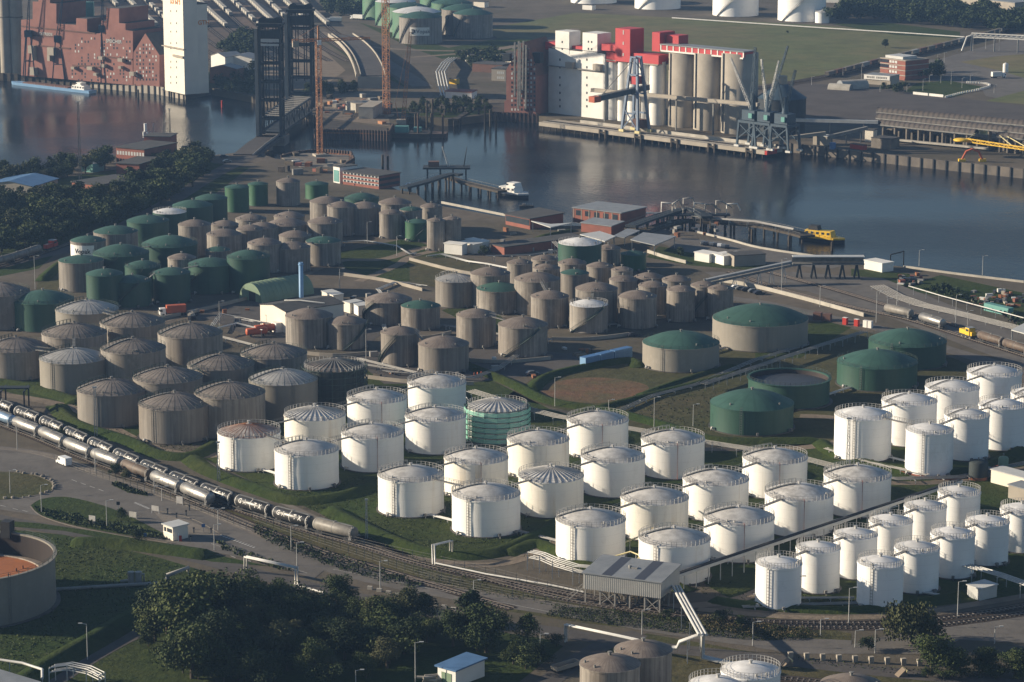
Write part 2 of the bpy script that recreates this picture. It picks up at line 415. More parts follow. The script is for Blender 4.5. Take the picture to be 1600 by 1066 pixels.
def gangway(a, b, label, group, lo=0.):
    A, B = TK[a], TK[b]; d = (B['loc']-A['loc']); L = d.length; d.normalize()
    s = A['loc']+d*(A['R']-.3); e = B['loc']-d*(B['R']-.3)
    g = thing('gangway', (s.x, s.y, A['H']+.2), label, 'gangway', group)
    v = Vector((e.x-s.x, e.y-s.y, B['H']-A['H'])); o = Vector((-d.y, d.x, 0))*.45
    m = MB(); m.bar((0, 0, 0), v, .95, .22); m.build('deck', M['steel'], g)
    k = max(3, int(v.length/1.6))
    for sg in (1, -1):
        m = MB()
        for i in range(k+1): p = v*i/k+o*sg; m.bar(p, p+Vector((0, 0, 1.1)), .08)
        m.bar(o*sg+Vector((0, 0, 1.1)), v+o*sg+Vector((0, 0, 1.1)), .06)
        m.build('handrail', M['steel'], g)
# ---- white block: diagonal rows running away from the camera
ORD = ['nearest', 'second', 'third', 'farthest']
GW = 'large white storage tanks in the grass bund'
WALK = 2.2
rows = [
 ('first', 'from the left', [('M1',389,674,98,'WB',735),('M2',492,647,96,'WR',None),('M3',589,621,93.5,'W',None),('M4',682.5,597,91,'W',None)]),
 ('second', 'from the left', [('M5',479,701,100,'W',768),('M6',582,675,97,'W',737.5),('M7',680.5,649,95,'W',710)]),
 ('third', 'from the left', [('M9',642,741,103,'W',808),('M10',744,714,100,'WS',None),('M11',841,685,97,'WS',None),('M12',934,655,96,'W',None)]),
 ('fourth', 'from the left', [('M13',759.5,770,107,'W',841),('M14',861,742,102,'WR',None),('M15',958,712,100,'W',776),('M16',1051.5,685,99,'W',746)]),
 ('fifth', 'from the left', [('M17',923,810,109,'W',None),('M18',1023,776,106,'WS',None),('M19',1118.5,747,103,'W',None),('M20',1211,714,101,'W',None)]),
 ('sixth', 'from the left', [('M21',1054,840,112,'W',None),('M22',1155,807,110,'W',None),('M23',1249,770,107,'W',None),('M24',1340,741,105,'W',None)]),
]
LOOK = {'M1': 'white tank with brown rust-streaked ribbed roof at the left end of the white block',
 'M2': 'white tank with rust-stained wall and bright ribbed roof, behind the brown-roofed one',
 'M14': 'white tank with bright ribbed metal roof among the speckled domes right of centre',
 'M13': 'large white tank standing foremost on the grass at bottom centre of the block',
 'M17': 'large white tank directly behind the pump house, left of the pipe stands',
 'M21': 'large white tank overlapped by the right end of the pump house on stilts',
 'M4': 'white tank farthest back, left of the tank wrapped in green netting'}
for rn, fr, L in rows:
    for i, (k, cx, yt, w, kd, yb) in enumerate(L):
        od = ORD[i] if i < len(L)-1 else 'farthest'
        lb = LOOK.get(k, '%s white tank with speckled grey dome, %s diagonal row of big tanks %s' % (od, rn, fr))
        tank(k, cx, yt, w, kd, lb, H=9.6, yb=None, group=GW, walk=(WALK+.9 if kd in ('W', 'WS') else None), lad=(-.55 if i == 0 else None),
             pipe=([(.15, 'red')] if k in ('M3', 'M6', 'M10', 'M12', 'M16', 'M20', 'M22', 'M23', 'M24') else None) if i else [(-.5, 'rail')])
for rn, fr, L in rows:
    for i in range(len(L)-1):
        gangway(L[i][0], L[i+1][0], 'thin steel gangway between the %s and %s tanks of the %s large white row' % (ORD[i] if i else 'nearest', ORD[i+1] if i < 2 else 'farthest', rn), 'gangways between white tanks')
gangway('M1', 'M5', 'thin steel gangway from the brown-roofed white tank down to its right neighbour', 'gangways between white tanks')
gangway('M9', 'M13', 'thin steel gangway joining the two nearest white tanks at the bottom of the block', 'gangways between white tanks')
GS_ = 'small white storage tanks by the railway curve'
for i, (k, cx, yt, w) in enumerate([('S1',1217,879,72),('S2',1278.5,855,69),('S3',1337,834,68),('S4',1392,813,68),('S5',1446,790,66),('S6',1499,768,66)]):
    tank(k, cx, yt, w, 'WC', '%s small white tank in the left of two rows beside the curved tracks' % ['nearest','second','third','fourth','fifth','sixth and farthest'][i], H=10.2, group=GS_, lad=-.45 if i == 0 else None)
for i, (k, cx, yt, w) in enumerate([('S7',1376,878,72),('S8',1433,855,70),('S9',1489,833,69),('S10',1543,814,67.5),('S11',1597,795,67)]):
    tank(k, cx, yt, w, 'WC', '%s small white tank in the right of two rows beside the curved tracks' % ['nearest','second','third','fourth','fifth'][i], H=10.2, group=GS_, lad=-.35 if i == 0 else None)
for a, b, t in [('S1','S2','first and second'),('S2','S3','second and third'),('S3','S4','third and fourth'),('S4','S5','fourth and fifth'),('S5','S6','fifth and sixth')]:
    gangway(a, b, 'slim gangway between the %s small white tanks of the left row' % t, 'gangways between white tanks')
for a, b, t in [('S7','S8','first and second'),('S8','S9','second and third'),('S9','S10','third and fourth'),('S10','S11','fourth and fifth')]:
    gangway(a, b, 'slim gangway between the %s small white tanks of the right row' % t, 'gangways between white tanks')
GR_ = 'clean white storage tanks at the right edge'
for i, (k, cx, yt, w) in enumerate([('W1',1349,647,89),('W2',1421,625,86),('W3',1488,604,84),('W4',1554,581,85)]):
    tank(k, cx, yt, w, 'WC', '%s clean white tank in the left row of the block at the right edge' % ORD[i], H=12.2, group=GR_, walk=3.5 if i else None, lad=-.3 if i == 0 else None)
for i, (k, cx, yt, w, kk) in enumerate([('W5',1453,671,74,'nearest'),('W6',1511,647.5,70,'second'),('W7',1566,632,73,'third'),('W8',1616,614,72,'last, cut-off')]):
    tank(k, cx, yt, w, 'WC', '%s clean white tank in the right row of the block at the right edge' % kk, H=12.2, group=GR_, walk=3.5 if i else None, lad=-.25 if i == 0 else None)
for a, b, t in [('W1','W2','first and second'),('W2','W3','second and third'),('W3','W4','third and fourth')]:
    gangway(a, b, 'gangway between the %s clean white tanks of the left row, right edge block' % t, 'gangways between white tanks')
for a, b, t in [('W5','W6','first and second'),('W6','W7','second and third'),('W7','W8','third and last')]:
    gangway(a, b, 'gangway between the %s clean white tanks of the right row, right edge block' % t, 'gangways between white tanks')
gangway('W1', 'W5', 'pale gangway joining the nearest clean white tanks of the two rows at the right edge', 'gangways between white tanks')
# ---- grey and green tanks of the middle field: key, cx, rim y, width, kind, H or None, base y or None, label, opts
GG_ = 'grey and green tanks of the old tank farm'
T2 = [
 ('1',137.5,375,55,'GG',11,None,'grey tank with green dome and white painted panel lettered Vopak'),
 ('2',126.6,406,70,'GG',None,457,'grey tank with green dome directly in front of the lettered white panel'),
 ('3',180.6,361,69,'GG',11,None,'grey-brown tank with green dome right behind the lettered tank'),
 ('4',231,344,65.5,'N',11,None,'green tank left of the white-roofed green tank near the road trees'),
 ('5',265,331,52.5,'NW',11,None,'dark green tank with a white roof, the only one in the left cluster'),
 ('6',301,320,63,'N',11,None,'green tank right behind the white-roofed green tank'),
 ('7',330,309,50,'N',12,None,'green tank beside the road, left of three tall narrow green and grey tanks'),
 ('8',370,292,37.5,'NB',None,333,'tall narrow bright green tank by the road, left one of two'),
 ('9',403,287,31,'NB',None,323,'tall narrow green tank touching the tall grey tank near the road'),
 ('10',189,394,87,'NR',11,None,'wide green tank with broad dome, left of two wide ones in the left cluster'),
 ('11',265,380,87,'NR',11,None,'wide green tank with broad dome, right of two wide ones in the left cluster'),
 ('12',304,350,51,'G',12,None,'grey streaked tank right beside the broad green dome, brown roof'),
 ('13',351,350,43,'G',10,None,'brown-roofed grey tank half hidden between two streaked grey tanks'),
 ('14',350,365,54,'G',11,None,'grey streaked tank with brown dome behind the small green-roofed tank'),
 ('15',391,357,44,'G',9,None,'low grey tank with brown dome left of the pale pair of domes'),
 ('16',392,341,48,'G',9,None,'low brown-domed grey tank behind the small red-brick shed'),
 ('17',340.6,390,39,'GG',9,None,'small grey tank with flat green roof between larger green tanks'),
 ('18',284,402,44,'G',11,None,'small grey tank wedged among the wide green tanks'),
 ('19',223,415,56,'NR',11,None,'green tank with railing behind the two nearest small green tanks'),
 ('20',163,427,57,'N',12,None,'green tank left of the nearest green tank in the left cluster'),
 ('21',207,437,58.5,'N',None,482,'nearest green tank of the left cluster, above the pale grey dome'),
 ('22',268,425,58,'N',None,476,'green tank right of the nearest one at the front of the left cluster'),
 ('23',329,411,69,'N',None,461,'broad green tank right of the front green pair, beside the access road'),
 ('24',388,400,67,'NR',13,None,'broad green tank behind the green arched shed'),
 ('25',67,467,96,'NR',None,520,'green tank with two dark wall bands standing alone at the left edge'),
 ('26',-1,455,94,'GP',12,None,'grey tank cut off by the left edge beside the banded green tank'),
 ('27',136,482,98,'GS',12,None,'grey tank with pale shiny roof, right of the banded green tank'),
 ('28',207,502,101,'GP',12,None,'grey ribbed-roof tank behind the second row, below the green cluster'),
 ('29',116,519,101,'GP',12,None,'grey ribbed-roof tank below the pale shiny roof at left'),
 ('30',297,519,101,'GP',12,None,'grey ribbed-roof tank left of the orange tank bodies'),
 ('31',25,541,100,'GP',None,596,'pale grey ribbed tank at the left edge above the railway loading frame'),
 ('32',115,558,106,'GS',None,617,'smooth grey tank with pale shiny dome and curved handrail at left'),
 ('33',208,543,101,'GP',12,None,'grey ribbed tank with one bare square wall patch'),
 ('34',175,607,109,'GP',None,669.5,'grey ribbed tank nearest the wagons, left of two on the grass bank'),
 ('35',262,588,108,'GP',12,None,'grey ribbed tank just behind the two nearest on the grass bank'),
 ('36',345,568,104,'GP',12,None,'grey ribbed tank left of the shiny domed one, third row back'),
 ('37',273,629,113,'GR',None,695,'strongly streaked grey tank nearest the wagons, right of two on the grass bank'),
 ('38',359,612,110,'GR',12,None,'grey ribbed tank behind the brown-roofed white tank'),
 ('39',442.5,591,107.5,'GS',None,657,'smooth grey tank with shiny pale dome left of the scaffolded tank'),
 ('40',428,551,103,'GP',12,None,'grey ribbed tank behind the shiny domed one, near the orange tank bodies'),
 ('42',483,492,74,'G',None,546,'grey panelled tank in front of the white gabled hall'),
 ('43',542,502,61,'G',None,548,'smaller grey tank with diagonal stair right of the one at the white hall'),
 ('44',607,467,73,'G',None,510,'grey tank left of the green-domed one in the centre'),
 ('45',657,477,61,'GG',None,517,'grey tank with green dome in the centre, left of the silver-roofed tank'),
 ('46',713,436,66,'GK',None,482,'grey panelled tank with silver roof and white roof railing'),
 ('47',780,450,71,'GG',None,492,'grey tank with green dome right of the silver-roofed tank'),
 ('48',766,426,62,'G',12,None,'brown-domed grey tank directly behind the silver-roofed tank'),
 ('49',744,491,62,'G',None,545,'grey tank in the front centre row between two panelled ones'),
 ('50',625,518,60,'G',None,574,'grey tank with stair left of the nearest centre tank'),
 ('51',693,536,79,'G',None,585,'nearest grey tank of the centre, behind the farthest white tank'),
 ('52',817,506,77,'G',None,560,'grey tank with diagonal dark stair, front right of the centre group'),
 ('53',859,462,59,'G',None,513,'grey tank left of the white-roofed tank with the spiral stair'),
 ('54',920,475,60,'GX',None,522,'pale tank with white roof and green spiral stair'),
 ('55',932,450,66,'G',12,None,'grey tank directly behind the pale one with the spiral stair'),
 ('56',996,462,60,'G',None,515,'grey tank with white lattice stair tower, right of the spiral stair'),
 ('57',839,435,71,'G',12,None,'grey brown-domed tank behind the lower grey one, right of green dome'),
 ('58',906,379,68,'NW',11,None,'dark green tank with pale roof beside the red-brick boiler house'),
 ('59',951,387,37,'G',None,416,'slim grey tank between the pale-roofed green tank and the bright green one'),
 ('60',990,396,40,'NB',None,425,'slim bright green tank right of the slim grey tank near the jetty'),
 ('61',851,404,42,'G',10,None,'small brown-domed tank below the pale-roofed green tank, back left'),
 ('62',812,410,40,'G',10,None,'small grey tank at the left end of the small dark cluster'),
 ('63',854,418,42,'G',10,None,'small grey tank in the middle of the small dark cluster'),
 ('64',894,410,44,'G',10,None,'small brown-domed tank in front of the pale-roofed green tank'),
 ('65',898,426,44,'GG',10,None,'small dark tank with green roof in the small dark cluster'),
 ('66',937,415,41,'G',10,None,'small greenish grey tank below the slim grey one'),
 ('67',972,421,34,'G',10,None,'small tank mostly hidden below the slim bright green one'),
 ('68',1014,432,45,'G',10,None,'dark brown-domed tank at the back of the right grey cluster'),
 ('69',974,436,44,'G',10,None,'grey tank at the left of the right grey cluster'),
 ('70',1020,445,45,'G',11,None,'grey tank in the second row of the right grey cluster'),
 ('71',1057,436,45,'G',10,None,'grey tank at the back right of the right grey cluster'),
 ('72',1064,452,45,'G',11,None,'grey tank at the front of the right grey cluster, short and pale'),
 ('73',1101,445,43,'G',11,None,'dark grey tank with stair near the conveyor foot'),
 ('74',1126,450,40,'G',11,None,'dark grey tank at the far right end of the grey cluster'),
 ('75',450,283,37,'G',None,323,'tall narrow grey tank nearest the brick office block'),
 ('76',495,287,36,'NB',None,313,'bright green tank standing alone near the brick office'),
 ('77',511,314,54,'G',12,None,'grey streaked tank left of the pair by the quay road'),
 ('78',534,321,46,'G',12,None,'grey tank half hidden behind the streaked one by the quay road'),
 ('79',565,309,54,'NR',9,None,'green broad-domed tank in front of the brick office'),
 ('80',570,322,50,'G',None,369,'tall grey tank left of the slim streaked pair by the quay'),
 ('81',617,316,51,'G',11,None,'brown-domed grey tank behind the slim streaked one'),
 ('82',611,332,37,'G',None,374,'slim grey streaked tank left of the bright green one'),
 ('83',642,327,35,'GG',11,None,'slim grey tank with green roof behind the bright green one'),
 ('84',674,322,34,'G',11,None,'slim grey tank at the back by the quay edge'),
 ('85',652,346,38,'NB',None,378,'bright green tank in the quay cluster of slim tanks'),
 ('86',681,344,28,'G',12,None,'slim dark grey tank right of the bright green one'),
 ('87',706,342,29,'G',12,None,'slim dark grey tank at the right end of the quay cluster'),
 ('88',452,337,48,'G',9,None,'grey low-domed tank at the back of the middle grey group'),
 ('89',448,349,62,'G',9,None,'wide low-domed grey tank in the middle grey group'),
 ('90',508,346,54,'G',10,None,'grey streaked tank in front of the left quay pair'),
 ('91',461,367,50,'G',10,None,'grey tank with pale flaking ring roof in the middle grey group'),
 ('92',505,376,55,'GG',None,417,'grey tank with bright green dome right of the blue chimney'),
 ('93',457,385,55,'G',None,427,'grey streaked tank directly behind the blue chimney'),
 ('94',413,379,53,'G',11,None,'grey tank left of the one behind the blue chimney'),
 ('95',410,354,50,'G',9,None,'low grey dome between the streaked tank and the wide low dome'),
 ('97',1188,496,149,'GL',None,551,'widest grey tank with big green dome, right of centre'),
 ('98',1064,534,120,'GL',None,583,'wide grey tank with green dome beside the blue containers'),
 ('99',1418,531,121,'NR',None,579,'wide green tank farthest right beside the railway'),
 ('100',1371,564,125,'NR',None,613,'wide green tank carrying the round shadow of the open tank'),
 ('102',1175,628,130,'N',None,682,'wide green tank nearest the camera, left of the clean white block'),
 ('B1',953,1036,94,'G',14,None,'brown-roofed grey tank at the bottom edge, left of the pair'),
 ('B2',1005,1014,90,'G',14,None,'brown-roofed grey tank at the bottom edge, right of the pair'),
 ('B3',1173,1047,93,'WC',13,None,'pale tank with speckled roof at the bottom edge beside the pipe bridge'),
 ('B4',1122,1069,92,'WC',12,None,'white roof just showing at the bottom edge in front of the pale tank'),
 ('B5',1330,1068,95,'G',9,None,'dark low roof just showing at the bottom edge, right of the pale tanks'),
]
OPT = {'43': dict(stair=(-.2, 1.2)), '52': dict(stair=(-.8, .7)), '54': dict(stair=(-1.0, .8)), '50': dict(stair=(-1.5, -.1)), '44': dict(stair=(-1.9, -.6)),
 '73': dict(stair=(-1.0, .6)), '98': dict(lad=-.5), '97': dict(lad=.15), '99': dict(lad=-.4), '100': dict(lad=-.4), '102': dict(lad=-.25), '34': dict(lad=-.5), '37': dict(lad=-.65),
 '32': dict(lad=-.7), '21': dict(stair=(-1.2, .3)), '10': dict(stair=(-1.3, -.1)), '19': dict(stair=(-1.3, 0)), '46': dict(walk=2.4), '39': dict(walk=3.5, lad=.3), '40': dict(walk=3.3)}
for i, k in enumerate(['27', '28', '29', '30', '31', '32', '33', '34', '35', '36', '37', '38']):
    OPT.setdefault(k, {})['walk'] = 3.4+.25*math.sin(i*2.3)
OPT['85'] = dict(stair=(-.6, .9)); OPT['2'] = dict(dome=.19); OPT['102'] = dict(dome=.3, lad=-.25); OPT['23'] = dict(stair=(-1.6, -.2))
for k, cx, yt, w, kd, H, yb, lb in T2:
    tank(k, cx, yt, w, kd, lb, H=H, yb=yb, group=GG_, **OPT.get(k, {}))
# far terminals
GF = 'tanks of the far terminal across the river'
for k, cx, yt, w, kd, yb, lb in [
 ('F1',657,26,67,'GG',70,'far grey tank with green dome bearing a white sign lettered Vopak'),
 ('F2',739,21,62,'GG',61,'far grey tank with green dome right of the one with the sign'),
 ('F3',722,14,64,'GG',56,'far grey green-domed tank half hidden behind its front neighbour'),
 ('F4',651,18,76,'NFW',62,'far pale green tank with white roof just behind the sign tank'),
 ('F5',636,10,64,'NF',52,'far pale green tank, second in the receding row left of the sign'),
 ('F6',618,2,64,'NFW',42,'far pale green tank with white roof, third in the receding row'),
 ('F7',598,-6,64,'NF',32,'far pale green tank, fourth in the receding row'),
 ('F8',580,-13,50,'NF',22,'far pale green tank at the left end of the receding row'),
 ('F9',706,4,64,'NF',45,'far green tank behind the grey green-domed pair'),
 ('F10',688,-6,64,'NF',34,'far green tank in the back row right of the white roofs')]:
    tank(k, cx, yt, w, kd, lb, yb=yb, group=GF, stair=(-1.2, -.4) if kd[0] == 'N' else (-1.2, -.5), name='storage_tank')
for k, cx, yt, w, yb, lb in [
 ('F11',928,-38,72,7,'far white tank at the top edge, left one of four above the grass field'),
 ('F12',1028,-30,72,16,'far white tank at the top edge, second of four above the grass field'),
 ('F13',1150,-23,72,27,'far white tank at the top edge, third of four above the grass field'),
 ('F14',1253.5,-16,75,35,'far white tank at the top edge, right one of four above the grass field'),
 ('F15',1285,19,22,37,'small white tank beside the right one of the four far white tanks')]:
    tank(k, cx, yt, w, 'WC', lb, yb=yb, group=GF, stair=(-.9, .4) if k != 'F15' else None)
# ---- open tanks
def open_tank(cx, yt, w, yb, wallm, inside, label, H=None, floor=.7, ringm=None):
    if yb is None: pass
    else:
        H = 9.
        for _ in range(5):
            R = w/2*mpp(yt, H); f = G(cx, yb); c = Vector((f.x*(f.y+R)/f.y, f.y+R, 0)); H = ZT(c, yt)
    R = w/2*mpp(yt, H); t = G(cx, yt, H); loc = Vector((t.x, t.y, 0)); face = math.atan2(-loc.y, -loc.x)
    r = thing('open_tank', loc, label, 'tank')
    m = MB(); m.lathe([(R, 0), (R, H)], 72); m.lathe([(R, H), (R+.5, H+.02), (R+.5, H+.2), (R-.35, H+.22), (R-.35, H-.2)], 72, smooth=False); m.build('shell', M[wallm], r)
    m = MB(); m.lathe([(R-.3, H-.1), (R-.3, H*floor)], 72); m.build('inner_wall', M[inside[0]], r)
    m = MB(); m.lathe([(R-.32, H*floor), (R*.86, H*floor+.5), (.01, H*floor+.2)], 72); fl = m.build('floating_roof', M[inside[1]], r)
    if inside[2]:
        m = MB(); m.lathe([(R-.34, H*floor+.15), (R*.86, H*floor+.75), (R*.85, H*floor+.3)], 72, smooth=False); m.build('roof_seal', M[inside[2]], fl)
        m = MB()
        for i in range(14):
            a = R_.uniform(0, 6.28); q = R*.8*R_.random()**.5; m.cyl(q*math.cos(a), q*math.sin(a), H*floor+.2, H*floor+1.2, .22, 8)
        m.build('roof_leg', M['rust'], fl)
    m = MB(); m.lathe([(R+1, 0), (R+1, .25), (R-.2, .3)], 72, smooth=False); m.build('footing', M['base'], r)
    m = MB(); railing_mesh(m, R+.3, H+.2, 50, 1.0, w=.09); m.build('railing', M['rail_dark'], r)
    if ringm:
        m = MB(); ladder(m, R, .3, H+1, face+.5); m.build('ladder', M['steel'], r)
        m = MB()
        a = face+2.6; m.box(R*math.cos(a), R*math.sin(a), H-1, 2.5, 2.5, 4, a); m.build('roof_hatch', M['black'], r)
    TK[label[:6]] = dict(loc=loc, R=R, H=H)
    return r
M['orange_roof'] = plain('rusty_orange_roof', (.42, .14, .045), (.24, .09, .04), .12, .9)
M['silt'] = plain('pale_silt', (.36, .31, .26), (.22, .17, .13), .4, .9)
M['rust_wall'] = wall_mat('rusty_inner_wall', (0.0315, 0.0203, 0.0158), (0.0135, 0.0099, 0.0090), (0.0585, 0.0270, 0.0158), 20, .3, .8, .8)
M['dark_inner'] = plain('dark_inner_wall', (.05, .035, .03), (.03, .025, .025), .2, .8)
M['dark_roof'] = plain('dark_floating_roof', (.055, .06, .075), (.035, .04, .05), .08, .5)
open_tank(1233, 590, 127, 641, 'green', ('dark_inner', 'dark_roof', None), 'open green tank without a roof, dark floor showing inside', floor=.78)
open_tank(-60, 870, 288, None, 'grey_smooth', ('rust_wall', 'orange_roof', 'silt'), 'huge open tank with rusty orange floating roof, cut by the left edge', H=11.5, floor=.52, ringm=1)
# ---- tanks wrapped in scaffolding
def scaff_tank(cx, yt, w, H, wallk, roofk, netm, polem, label, n=16, lifts=6, brace=True):
    R0 = w/2*mpp(yt, H); t = G(cx, yt, H); loc = Vector((t.x, t.y, 0)); R = R0*.9
    r = thing('scaffolded_tank', loc, label, 'tank')
    m = MB(); m.lathe([(R, 0), (R, H)], 56); m.build('shell', M[wallk], r)
    prof = [(max(R*(1-i/9), .01), H+.02+.27*R*(1-(1-i/9)**1.25)) for i in range(10)]
    m = MB(); m.lathe(prof, 56); rf = m.build('roof', M[roofk], r)
    m = MB()
    for i in range(30):
        a = 2*PI*i/30; pts = [(q*math.cos(a), q*math.sin(a), z+.09) for q, z in prof[:-1]]
        for p, q in zip(pts[::2], pts[2::2]+[pts[-1]]): m.bar(p, q, .22, .2)
    m.build('roof_ribs', M['rail' if roofk != 'r_brown' else 'steel'], rf)
    m = MB(); railing_mesh(m, R, H, 44, 1.3, w=.12); m.build('railing', M['rail'], r)
    m = MB()
    vs = [(R0*math.cos(2*PI*i/n), R0*math.sin(2*PI*i/n)) for i in range(n)]
    for (x, y) in vs:
        m.bar((x, y, 0), (x, y, H+.8), .16); k = (R+.1)/R0; m.bar((x*k, y*k, 0), (x*k, y*k, H+.6), .12)
    for j in range(lifts+1):
        z = .3+(H-.2)*j/lifts
        for i in range(n):
            a, b = vs[i], vs[(i+1) % n]; m.bar((a[0], a[1], z), (b[0], b[1], z), .14)
            k = (R+.6)/R0
            m.add([(a[0], a[1], z), (b[0], b[1], z), (b[0]*k, b[1]*k, z), (a[0]*k, a[1]*k, z)], [(0, 1, 2, 3)])
            if brace and (i+j) % 3 == 0 and j < lifts: m.bar((a[0], a[1], z), (b[0], b[1], z+H/lifts), .1)
    m.build('scaffold', M[polem], r)
    if netm:
        m = MB()
        for i in range(n):
            a, b = vs[i], vs[(i+1) % n]
            for j in range(lifts):
                z0 = .3+(H-.2)*j/lifts+.12; z1 = .3+(H-.2)*(j+1)/lifts-.25
                k = 1.012
                m.add([(a[0]*k, a[1]*k, z0), (b[0]*k, b[1]*k, z0), (b[0]*k, b[1]*k, z1), (a[0]*k, a[1]*k, z1)], [(0, 1, 2, 3)])
        m.build('safety_net', M[netm], r)
    return r
tn = NT('translucent_green_net')
tr = tn.n('ShaderNodeBsdfTransparent'); mx = tn.n('ShaderNodeMixShader'); mx.inputs[0].default_value = .62
tn.done((.30, .66, .52), .8); tn.l(tr.outputs[0], mx.inputs[1]); tn.l(tn.b.outputs[0], mx.inputs[2]); tn.l(mx.outputs[0], tn.t.nodes['Material Output'].inputs[0])
M['net2'] = tn.m
scaff_tank(777, 634, 103, 9.6, 'white', 'r_rib', 'net2', 'rail_dark', 'white tank wrapped in bright green scaffold netting with ribbed metal roof')
scaff_tank(522, 572, 104, 12, 'mesh_dark', 'r_brown', None, 'rail_dark', 'dark tank wrapped in bare scaffolding between the shiny dome and the white tanks')
# ================================================================ helpers for buildings, steelwork, trees
M['brick'] = plain('red_brick', (.27, .095, .065), (.20, .075, .055), .25, .8)
M['brick_dark'] = plain('dark_brick', (.15, .075, .055), (.10, .06, .05), .3, .85)
M['brick_far'] = plain('warehouse_brick', (.27, .125, .10), (.20, .09, .075), .12, .85)
M['cream'] = plain('cream_render', (.72, .66, .56), (.62, .57, .49), .08, .7)
M['whitewall'] = plain('white_wall', (.74, .72, .68), (.62, .60, .56), .15, .6)
M['concrete'] = plain('concrete', (.36, .32, .265), (.27, .24, .20), .12, .85)
M['concrete_dark'] = plain('dirty_concrete', (.20, .175, .145), (.11, .095, .08), .25, .9)
M['pale_concrete'] = plain('pale_concrete', (.42, .39, .34), (.30, .28, .24), .3, .85)
M['tar_roof'] = plain('tar_roof', (.075, .072, .07), (.05, .05, .05), .3, .85)
M['grey_roof'] = plain('grey_sheet_roof', (.24, .25, .26), (.18, .19, .20), .3, .5)
M['blue_roof'] = plain('blue_sheet_roof', (.09, .18, .33), (.07, .14, .26), .3, .45)
M['pale_sheet'] = plain('pale_sheet_metal', (.50, .50, .48), (.42, .42, .41), .4, .45)
M['window'] = plain('window_glass', (.03, .04, .05), (.045, .055, .065), .5, .12, 0, .6)
M['window_pale'] = plain('pale_window', (.55, .55, .52), (.45, .46, .46), .5, .3)
M['redcoat'] = plain('red_cladding', (.46, .045, .05), (.38, .04, .045), .15, .5)
M['crane_blue'] = plain('blue_grey_crane_paint', (.17, .22, .30), (.12, .16, .23), .4, .5)
M['crane_dark'] = plain('dark_blue_crane_paint', (.045, .075, .105), (.035, .055, .075), .4, .55)
M['bridge'] = plain('dark_bridge_steel', (.030, .038, .045), (.022, .028, .034), .3, .7)
M['bridge_pale'] = plain('pale_bridge_concrete', (.28, .265, .24), (.20, .19, .18), .2, .8)
M['orange'] = plain('orange_crane_paint', (.38, .18, .085), (.28, .125, .06), .4, .7)
M['orange_red'] = plain('orange_red_paint', (.46, .105, .045), (.36, .085, .04), .4, .5)
M['yellow'] = plain('yellow_paint', (.72, .45, .03), (.60, .38, .03), .4, .45)
M['blue'] = plain('blue_paint', (.07, .17, .36), (.06, .14, .30), .3, .5)
M['blue_pale'] = plain('pale_blue_paint', (.19, .34, .54), (.16, .29, .46), .2, .5)
M['timber'] = plain('dark_timber', (.075, .06, .045), (.045, .038, .03), .6, .9)
M['sheet_pile'] = plain('rusty_sheet_pile', (.10, .062, .05), (.055, .042, .038), .25, .85)
M['quay'] = plain('quay_wall', (.17, .145, .12), (.09, .08, .07), .12, .9)
M['white'] = M['white']
M['lamp'] = plain('galvanised_steel', (.42, .42, .41), (.34, .34, .33), 1, .45)
M['pipe'] = plain('insulated_pipe', (.58, .57, .54), (.46, .45, .43), .5, .4)
M['pipe_grey'] = plain('grey_pipe', (.30, .29, .27), (.22, .21, .20), .5, .5)
M['pipe_yellow'] = plain('pale_yellow_pipe', (.60, .52, .26), (.52, .45, .25), .5, .5)
M['arch_green'] = plain('pale_green_sheet', (.19, .26, .17), (.15, .21, .14), .2, .6)
M['tyre'] = plain('tyre_rubber', (.02, .02, .02), (.03, .03, .03))
M['car_grey'] = plain('grey_car_paint', (.18, .19, .20), (.17, .18, .19), 1, .3, .3)
M['car_dark'] = plain('dark_car_paint', (.03, .035, .045), (.03, .03, .04), 1, .25, .2)
M['car_white'] = plain('white_car_paint', (.75, .74, .72), (.72, .71, .7), 1, .3)
M['car_red'] = plain('red_car_paint', (.40, .04, .03), (.38, .04, .03), 1, .3)
M['teal'] = plain('teal_paint', (.12, .30, .27), (.10, .24, .22), .3, .5)
class Fac:
    def __init__(s, a, b, z=0.):
        s.O = G(a[0], a[1], z); s.E = G(b[0], b[1], z); d = s.E-s.O; s.L = d.length; s.u = d/s.L
        s.n = Vector((-s.u.y, s.u.x, 0)); s.rot = math.atan2(s.u.y, s.u.x); s.z = z
    def map(s, x, y):
        d = G(x, y)-Vector((0, 0, CH)); t = s.O.dot(s.n)/d.dot(s.n); p = d*t
        return ((p-s.O).dot(s.u)+0*p.z, CH+d.z*t-s.z)
    def root(s, name, label, cat, group=None): return thing(name, s.O, label, cat, group, s.rot)
def H_at(px, ytop, z=0.): p = G(px[0], px[1], z); return ZT(p, ytop)-z
def win_grid(root, xs, zs, w, h, mat='window', y=0., name='window', dep=.12, axis='x', cap=100):
    me = None; k = 0
    for z in zs:
        for x in xs:
            if k >= cap: return
            if me is None:
                m = MB()
                if axis == 'x': m.box(0, 0, 0, w, dep, h)
                else: m.box(0, 0, 0, dep, w, h)
                o = m.build(name, M[mat], root); me = o.data
            else:
                o = bpy.data.objects.new(name, me); COL.objects.link(o); o.parent = root
            o.location = (x, y, z) if axis == 'x' else (y, x, z); k += 1
